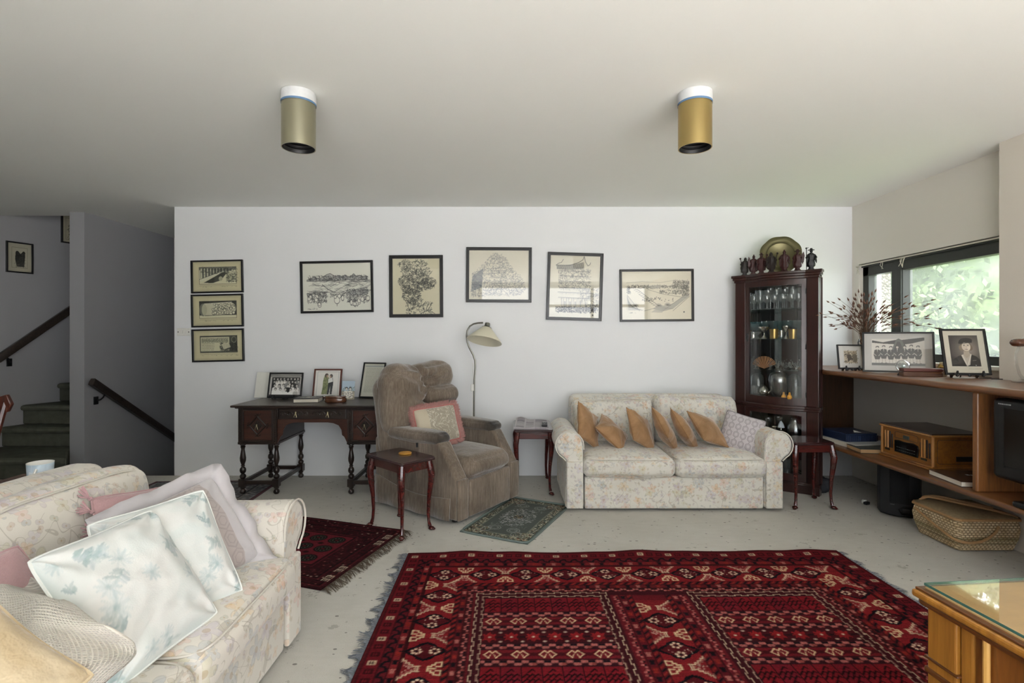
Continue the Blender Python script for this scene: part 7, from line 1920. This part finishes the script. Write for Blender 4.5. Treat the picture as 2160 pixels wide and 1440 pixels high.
for xc in (-.155,.155):
    m = MB()
    for q,(hh) in ((-.034,.088),(-.010,.112),(.014,.112),(.034,.095)): m.soft((xc+q,yf+.001,.055+hh/2+.012),(.011,.006,hh),.004,2,2)
    m.build('speaker_slot', M_black, ra, 50)
    for q in (-.020,.002): MB().tube([(xc+q,yf-.004,.066),(xc+q,yf-.004,.180)],.0058,8).build('speaker_bar', M_radl, ra)
    MB().box(xc-.030,xc+.012,yf-.003,yf+.002,.048,.060).build('badge', plain('bronze_badge','4a4a3c',.4,.8), ra, smooth=0)
m = MB(); m.box(W_/2-.0105,W_/2-.007,-.01,.10,.055,.085); m.build('cassette_slot', M_black, ra, smooth=0)
m = MB(); X = W_/2-.009
for a_,b_ in (((-.125,.05),(-.125,.175)),((-.125,.175),(-.115,.186)),((-.115,.186),(.14,.186)),((-.125,.05),(-.112,.040)),((-.112,.040),(.14,.040))): m.tube([(X,a_[0],a_[1]),(X,b_[0],b_[1])],.0014,4)
m.build('side_inlay', M_black, ra, smooth=0)
# television
M_tv = plain('black_tv_plastic', '0e0f11', .35, var=.2, spec=.3); M_scr = plain('dark_tv_screen', '0a0a0a', .2, spec=.3, var=.05)
tv = thing('television', 'black flat television standing on the lower shelf, cut by the right edge', 'television', (2.455, 2.30, SZ), (0,0,R(-90)))
m = MB(); m.soft((0,.03,.305),(.66,.075,.405),.026,6,4,(0,.0,.0)); m.build('casing', M_tv, tv, 60)
MB().box(-.255,.255,-.011,-.0065,.175,.460).build('screen', M_scr, tv, smooth=0)
m = MB(); m.box(-.285,-.258,-.010,-.0065,.165,.47); m.build('bezel_strip', plain('matt_black','0c0c0d',.6), tv, smooth=0)
m = MB()
for k in range(7): m.box(-.288+.0095*k,-.2815+.0095*k,-.0105,-.0075,.477,.483)
m.build('logo', plain('silver_print','8a8c8e',.4), tv, smooth=0)
MB().soft((0,.035,.09),(.06,.04,.12),.01,2,2).build('neck', M_tv, tv, 60); MB().soft((0,.03,.014),(.36,.16,.026),.010,4,2).build('stand', M_tv, tv, 60)
# black tower on the floor
ht = thing('speaker_tower', 'black plastic floor speaker with rounded front standing under the lower shelf', 'speaker', (2.735, 3.640, 0), (0,0,R(-34)))
poly = [(-.105,.12),(-.125,-.04),(-.110,-.12),(-.06,-.150),(.0,-.158),(.06,-.150),(.110,-.12),(.125,-.04),(.105,.12)]
m = MB(); m.prism(poly[::1], .012, .345); m.prism([(x*.93,y*.90+.004) for x,y in poly], .345, .368); m.build('casing', plain('charcoal_plastic','1b1d21',.5,var=.1), ht, 30, bevel=.008)
MB().prism([(-.09,-.128),(-.05,-.156),(.03,-.161),(.05,-.158),(.05,-.150),(-.05,-.146),(-.088,-.12)],.10,.33).build('grille', plain('black_grille_cloth','131418',.9), ht, smooth=0)
m = MB(); m.tube([(-.01,-.164,.060),(.02,-.166,.082),(.07,-.155,.085),(.085,-.142,.05),(.07,-.152,.03),(.01,-.165,.032)],.006,8,True); m.build('port_ring', M_tv, ht)
m = MB(); m.soft((.035,-.150,.055),(.055,.02,.035),.008,3,2); m.build('port', M_black, ht, 50)
MB().lathe([(.10,0),(.10,.014)],20).build('foot', M_black, ht)
m = MB(); m.box(-.055,-.03,-.158,-.152,.088,.092); m.build('maker_mark', plain('dim_grey_print','6a6c70',.5), ht, smooth=0)
# adapter on the floor
ad = thing('power_adapter', 'small black and white power adapter on the carpet left of the black speaker', 'adapter', tuple(fl(1828,1064)), (0,0,R(20)))
MB().soft((0,0,.012),(.040,.028,.022),.006,2,2).build('plug', M_black, ad, 60); MB().soft((.0,.018,.018),(.034,.022,.026),.006,2,2).build('socket', M_plast, ad, 60); MB().tube([(.02,.02,.012),(.06,.04,.006),(.085,.09,.005)],.003,6).build('cord', M_plast, ad)
# dark bag behind the bare table
p_ = fl(1747,1036); bg_ = MB().soft((0,0,.055),(.11,.12,.11),.035,4,3,(.01,.01,.01),fn=wr(.018,14,3))
tag(bg_.build('cloth_bag', plain('grey_black_cloth','2c2f35',.8,var=.4,scale=40), None, 70, loc=(2.475,4.12,0)), 'small crumpled dark grey bag on the carpet right of the glass cabinet', 'bag')
# wicker basket
def wick():
    g = G('woven_straw'); sx = g.n('SeparateXYZ'); g.nt.links.new(g.coord('UV'), sx.inputs[0]); u = g.ma('MULTIPLY', sx.outputs[0], 44.0); v = g.ma('MULTIPLY', sx.outputs[1], 84.0)
    vr = g.ma('FLOOR', v); uo = g.ma('MULTIPLY_ADD', vr, .5, u)
    a = g.ma('ABSOLUTE', g.ma('SINE', g.ma('MULTIPLY', uo, math.pi))); b = g.ma('ABSOLUTE', g.ma('SINE', g.ma('MULTIPLY', v, math.pi)))
    h = g.ma('MULTIPLY', g.ma('POWER', a, .6), g.ma('POWER', b, .6))
    oz = g.n('SeparateXYZ'); g.nt.links.new(g.coord(), oz.inputs[0]); z = oz.outputs[2]
    bandg = g.ma('MULTIPLY', g.ma('GREATER_THAN', z, .060), g.ma('LESS_THAN', z, .078)); bandw = g.ma('MULTIPLY', g.ma('GREATER_THAN', z, .048), g.ma('LESS_THAN', z, .062)); bandk = g.ma('MULTIPLY', g.ma('GREATER_THAN', z, .040), g.ma('LESS_THAN', z, .048))
    col = g.ramp(g.noise(g.coord(), 18, 3), [(.3,'d2b688'),(.6,'ecd9b4')]); col = g.mix(g.ma('MULTIPLY', bandg, .6), col, lin('6d7344')); col = g.mix(g.ma('MULTIPLY', bandw, .8), col, lin('cdbf98')); col = g.mix(g.ma('MULTIPLY', bandk, .6), col, lin('5c5e3c'))
    col = g.mix(g.ma('SUBTRACT', 1.0, h, clamp=True), col, lin('8c714c')); g.bump(h, 1.0, .005); g.pr(Base_Color=col, Roughness=.7); return g.m
M_wick = wick(); M_cane = plain('cane_handle', 'b08a5e', .5, var=.2)
bk = thing('wicker_basket', 'woven straw picnic basket with two cane handles on the floor under the shelf', 'basket', (2.735, 3.115, 0), (0,0,R(0)))
bk.scale = (1.0, 1.0, 1.13)
def ringp(h, z): return [(x*h[0], y*h[1], z) for x,y in ((-1,-.86),(-.90,-1),(.90,-1),(1,-.86),(1,.88),(.88,1),(-.88,1),(-1,.88))]
def stack(lv):
    vs = []; fs = []
    for (a_,b_,z) in lv: vs += ringp((a_,b_), z)
    for i in range(len(lv)-1):
        for k in range(8): k2=(k+1)%8; fs.append((i*8+k,i*8+k2,(i+1)*8+k2,(i+1)*8+k))
    fs.append(tuple(range(8))[::-1]); fs.append(tuple((len(lv)-1)*8+k for k in range(8))); return MB().add(vs, fs)
stack([(.165,.150,.004),(.172,.158,.03),(.186,.172,.075),(.192,.178,.12),(.182,.168,.165)]).build('basket_body', M_wick, bk, 30, bevel=.008)
stack([(.186,.172,.167),(.184,.170,.176),(.168,.154,.184)]).build('lid', plain('worn_straw_lid','a5926f',.8,var=.4,scale=60,bump=.6,bscale=300), bk, 30, bevel=.003)
MB().tube(ringp((.189,.175),.168),.0075,8,True).build('rim', M_cane, bk)
def hnd(pts):
    P = [Vector(p) for p in pts]; out = []; n = len(P)-1
    for k in range(25):
        x = min(k/24*n, n-1e-6); i = int(x); f = x-i; a, b, c, d = P[max(i-1,0)], P[i], P[i+1], P[min(i+2,n)]
        out.append(.5*((2*b)+(c-a)*f+(2*a-5*b+4*c-d)*f*f+(3*b-a-3*c+d)*f**3))
    MB().tube(out,.0070,8).build('handle', M_cane, bk)
hnd([(-.200,.12,.145),(-.212,-.02,.110),(-.205,-.185,.072),(-.09,-.198,.066),(.00,-.195,.105),(.035,-.186,.140)])
hnd([(-.13,.155,.180),(-.12,.13,.206),(-.02,.02,.202),(.10,-.10,.194),(.165,-.165,.178)])
hnd([(-.15,.15,.182),(-.09,.115,.212),(.02,.03,.204),(.12,-.06,.196)])

# ================================================================ FOREGROUND CABINET WITH GLASS TOP
M_walA = wood('honey_walnut_veneer', '8a5a24', 'bd8436', .28, 'z', coat=.4)
M_walT = wood('worn_veneer_top', '8a7450', 'b09468', .35, 'x', .5, coat=.2)
M_walD = wood('dark_edge_moulding', '3a2014', '7a4a22', .3, 'y', coat=.4)
fc = thing('low_cabinet', 'honey-brown wooden cabinet with a glass-covered worn top in the bottom right corner', 'cabinet', (1.0, 1.285, 0), (0,0,R(5.5)))
FZ = .615
MB().box(.045,.72,-1.05,-.012,.06,FZ-.045).build('carcass', wood('walnut_side','6b3f1a','99602a',.35,'z',coat=.3), fc, smooth=0, bevel=.003)
m = MB(); m.box(.016,.74,-1.09,.004,FZ-.046,FZ-.026); m.build('top_moulding', M_walD, fc, smooth=0, bevel=.008)
m = MB(); m.box(.006,.75,-1.10,.012,FZ-.028,FZ-.010); m.build('top_moulding', M_walA, fc, smooth=0, bevel=.006)
m = MB(); m.box(.014,.74,-1.09,.008,FZ-.010,FZ-.004)
m.build('worn_edge', M_walD, fc, smooth=0, bevel=.002)
def stain():
    g = G('sun_bleached_veneer'); v = g.coord(); f = g.noise(v, 3.2, 5, .6, .8); a = g.noise(g.coord('Object',(2,18,2)), 3, 4)
    col = g.ramp(f, [(.30,'7a6650'),(.40,'b89a6c'),(.6,'dcbb86'),(.75,'c4a476')]); col = g.mix(g.ma('MULTIPLY', a, .35), col, lin('7a5a34')); g.pr(Base_Color=col, Roughness=.4); return g.m
MB().box(.030,.73,-1.08,-.004,FZ-.004,FZ-.001).build('top_panel', stain(), fc, smooth=0)
MB().box(.034,.73,-1.08,-.000,FZ+.0005,FZ+.0065).build('glass_top', thin_glass('green_edged_glass',(1,.99,.96),1.0), fc, smooth=0, bevel=.001)
ge = MB(); ge.box(.0325,.0335,-1.08,.0,FZ+.0005,FZ+.0065); ge.box(.0325,.73,.0002,.0012,FZ+.0005,FZ+.0065); ge.build('glass_edge', plain('bottle_green_glass_edge','3f6a62',.15), fc, smooth=0)
# corner post, grooved strips and recessed side panel (facing the rug)
MB().box(.030,.060,-.085,-.010,.0,FZ-.046).build('corner_post', M_walA, fc, smooth=0, bevel=.004)
MB().box(.038,.050,-.118,-.088,.06,FZ-.046).build('groove_strip', M_walA, fc, smooth=0, bevel=.004)
MB().tube([(.036,-.150,.06),(.036,-.150,FZ-.046)],.007,8).build('bead', plain('pale_wood_bead','d9a95e',.25), fc)
MB().box(.026,.062,-.092,-.004,.405,.420).build('band', M_walD, fc, smooth=0, bevel=.004); MB().box(.026,.062,-.092,-.004,.440,.447).build('band', M_walD, fc, smooth=0, bevel=.003)
MB().box(.030,.060,-1.06,-.98,.0,FZ-.046).build('corner_post', M_walA, fc, smooth=0, bevel=.004)
for y in (-.05,-1.0): MB().box(.66,.72,y-.03,y+.03,0,.07).build('leg', M_walD, fc, smooth=0)
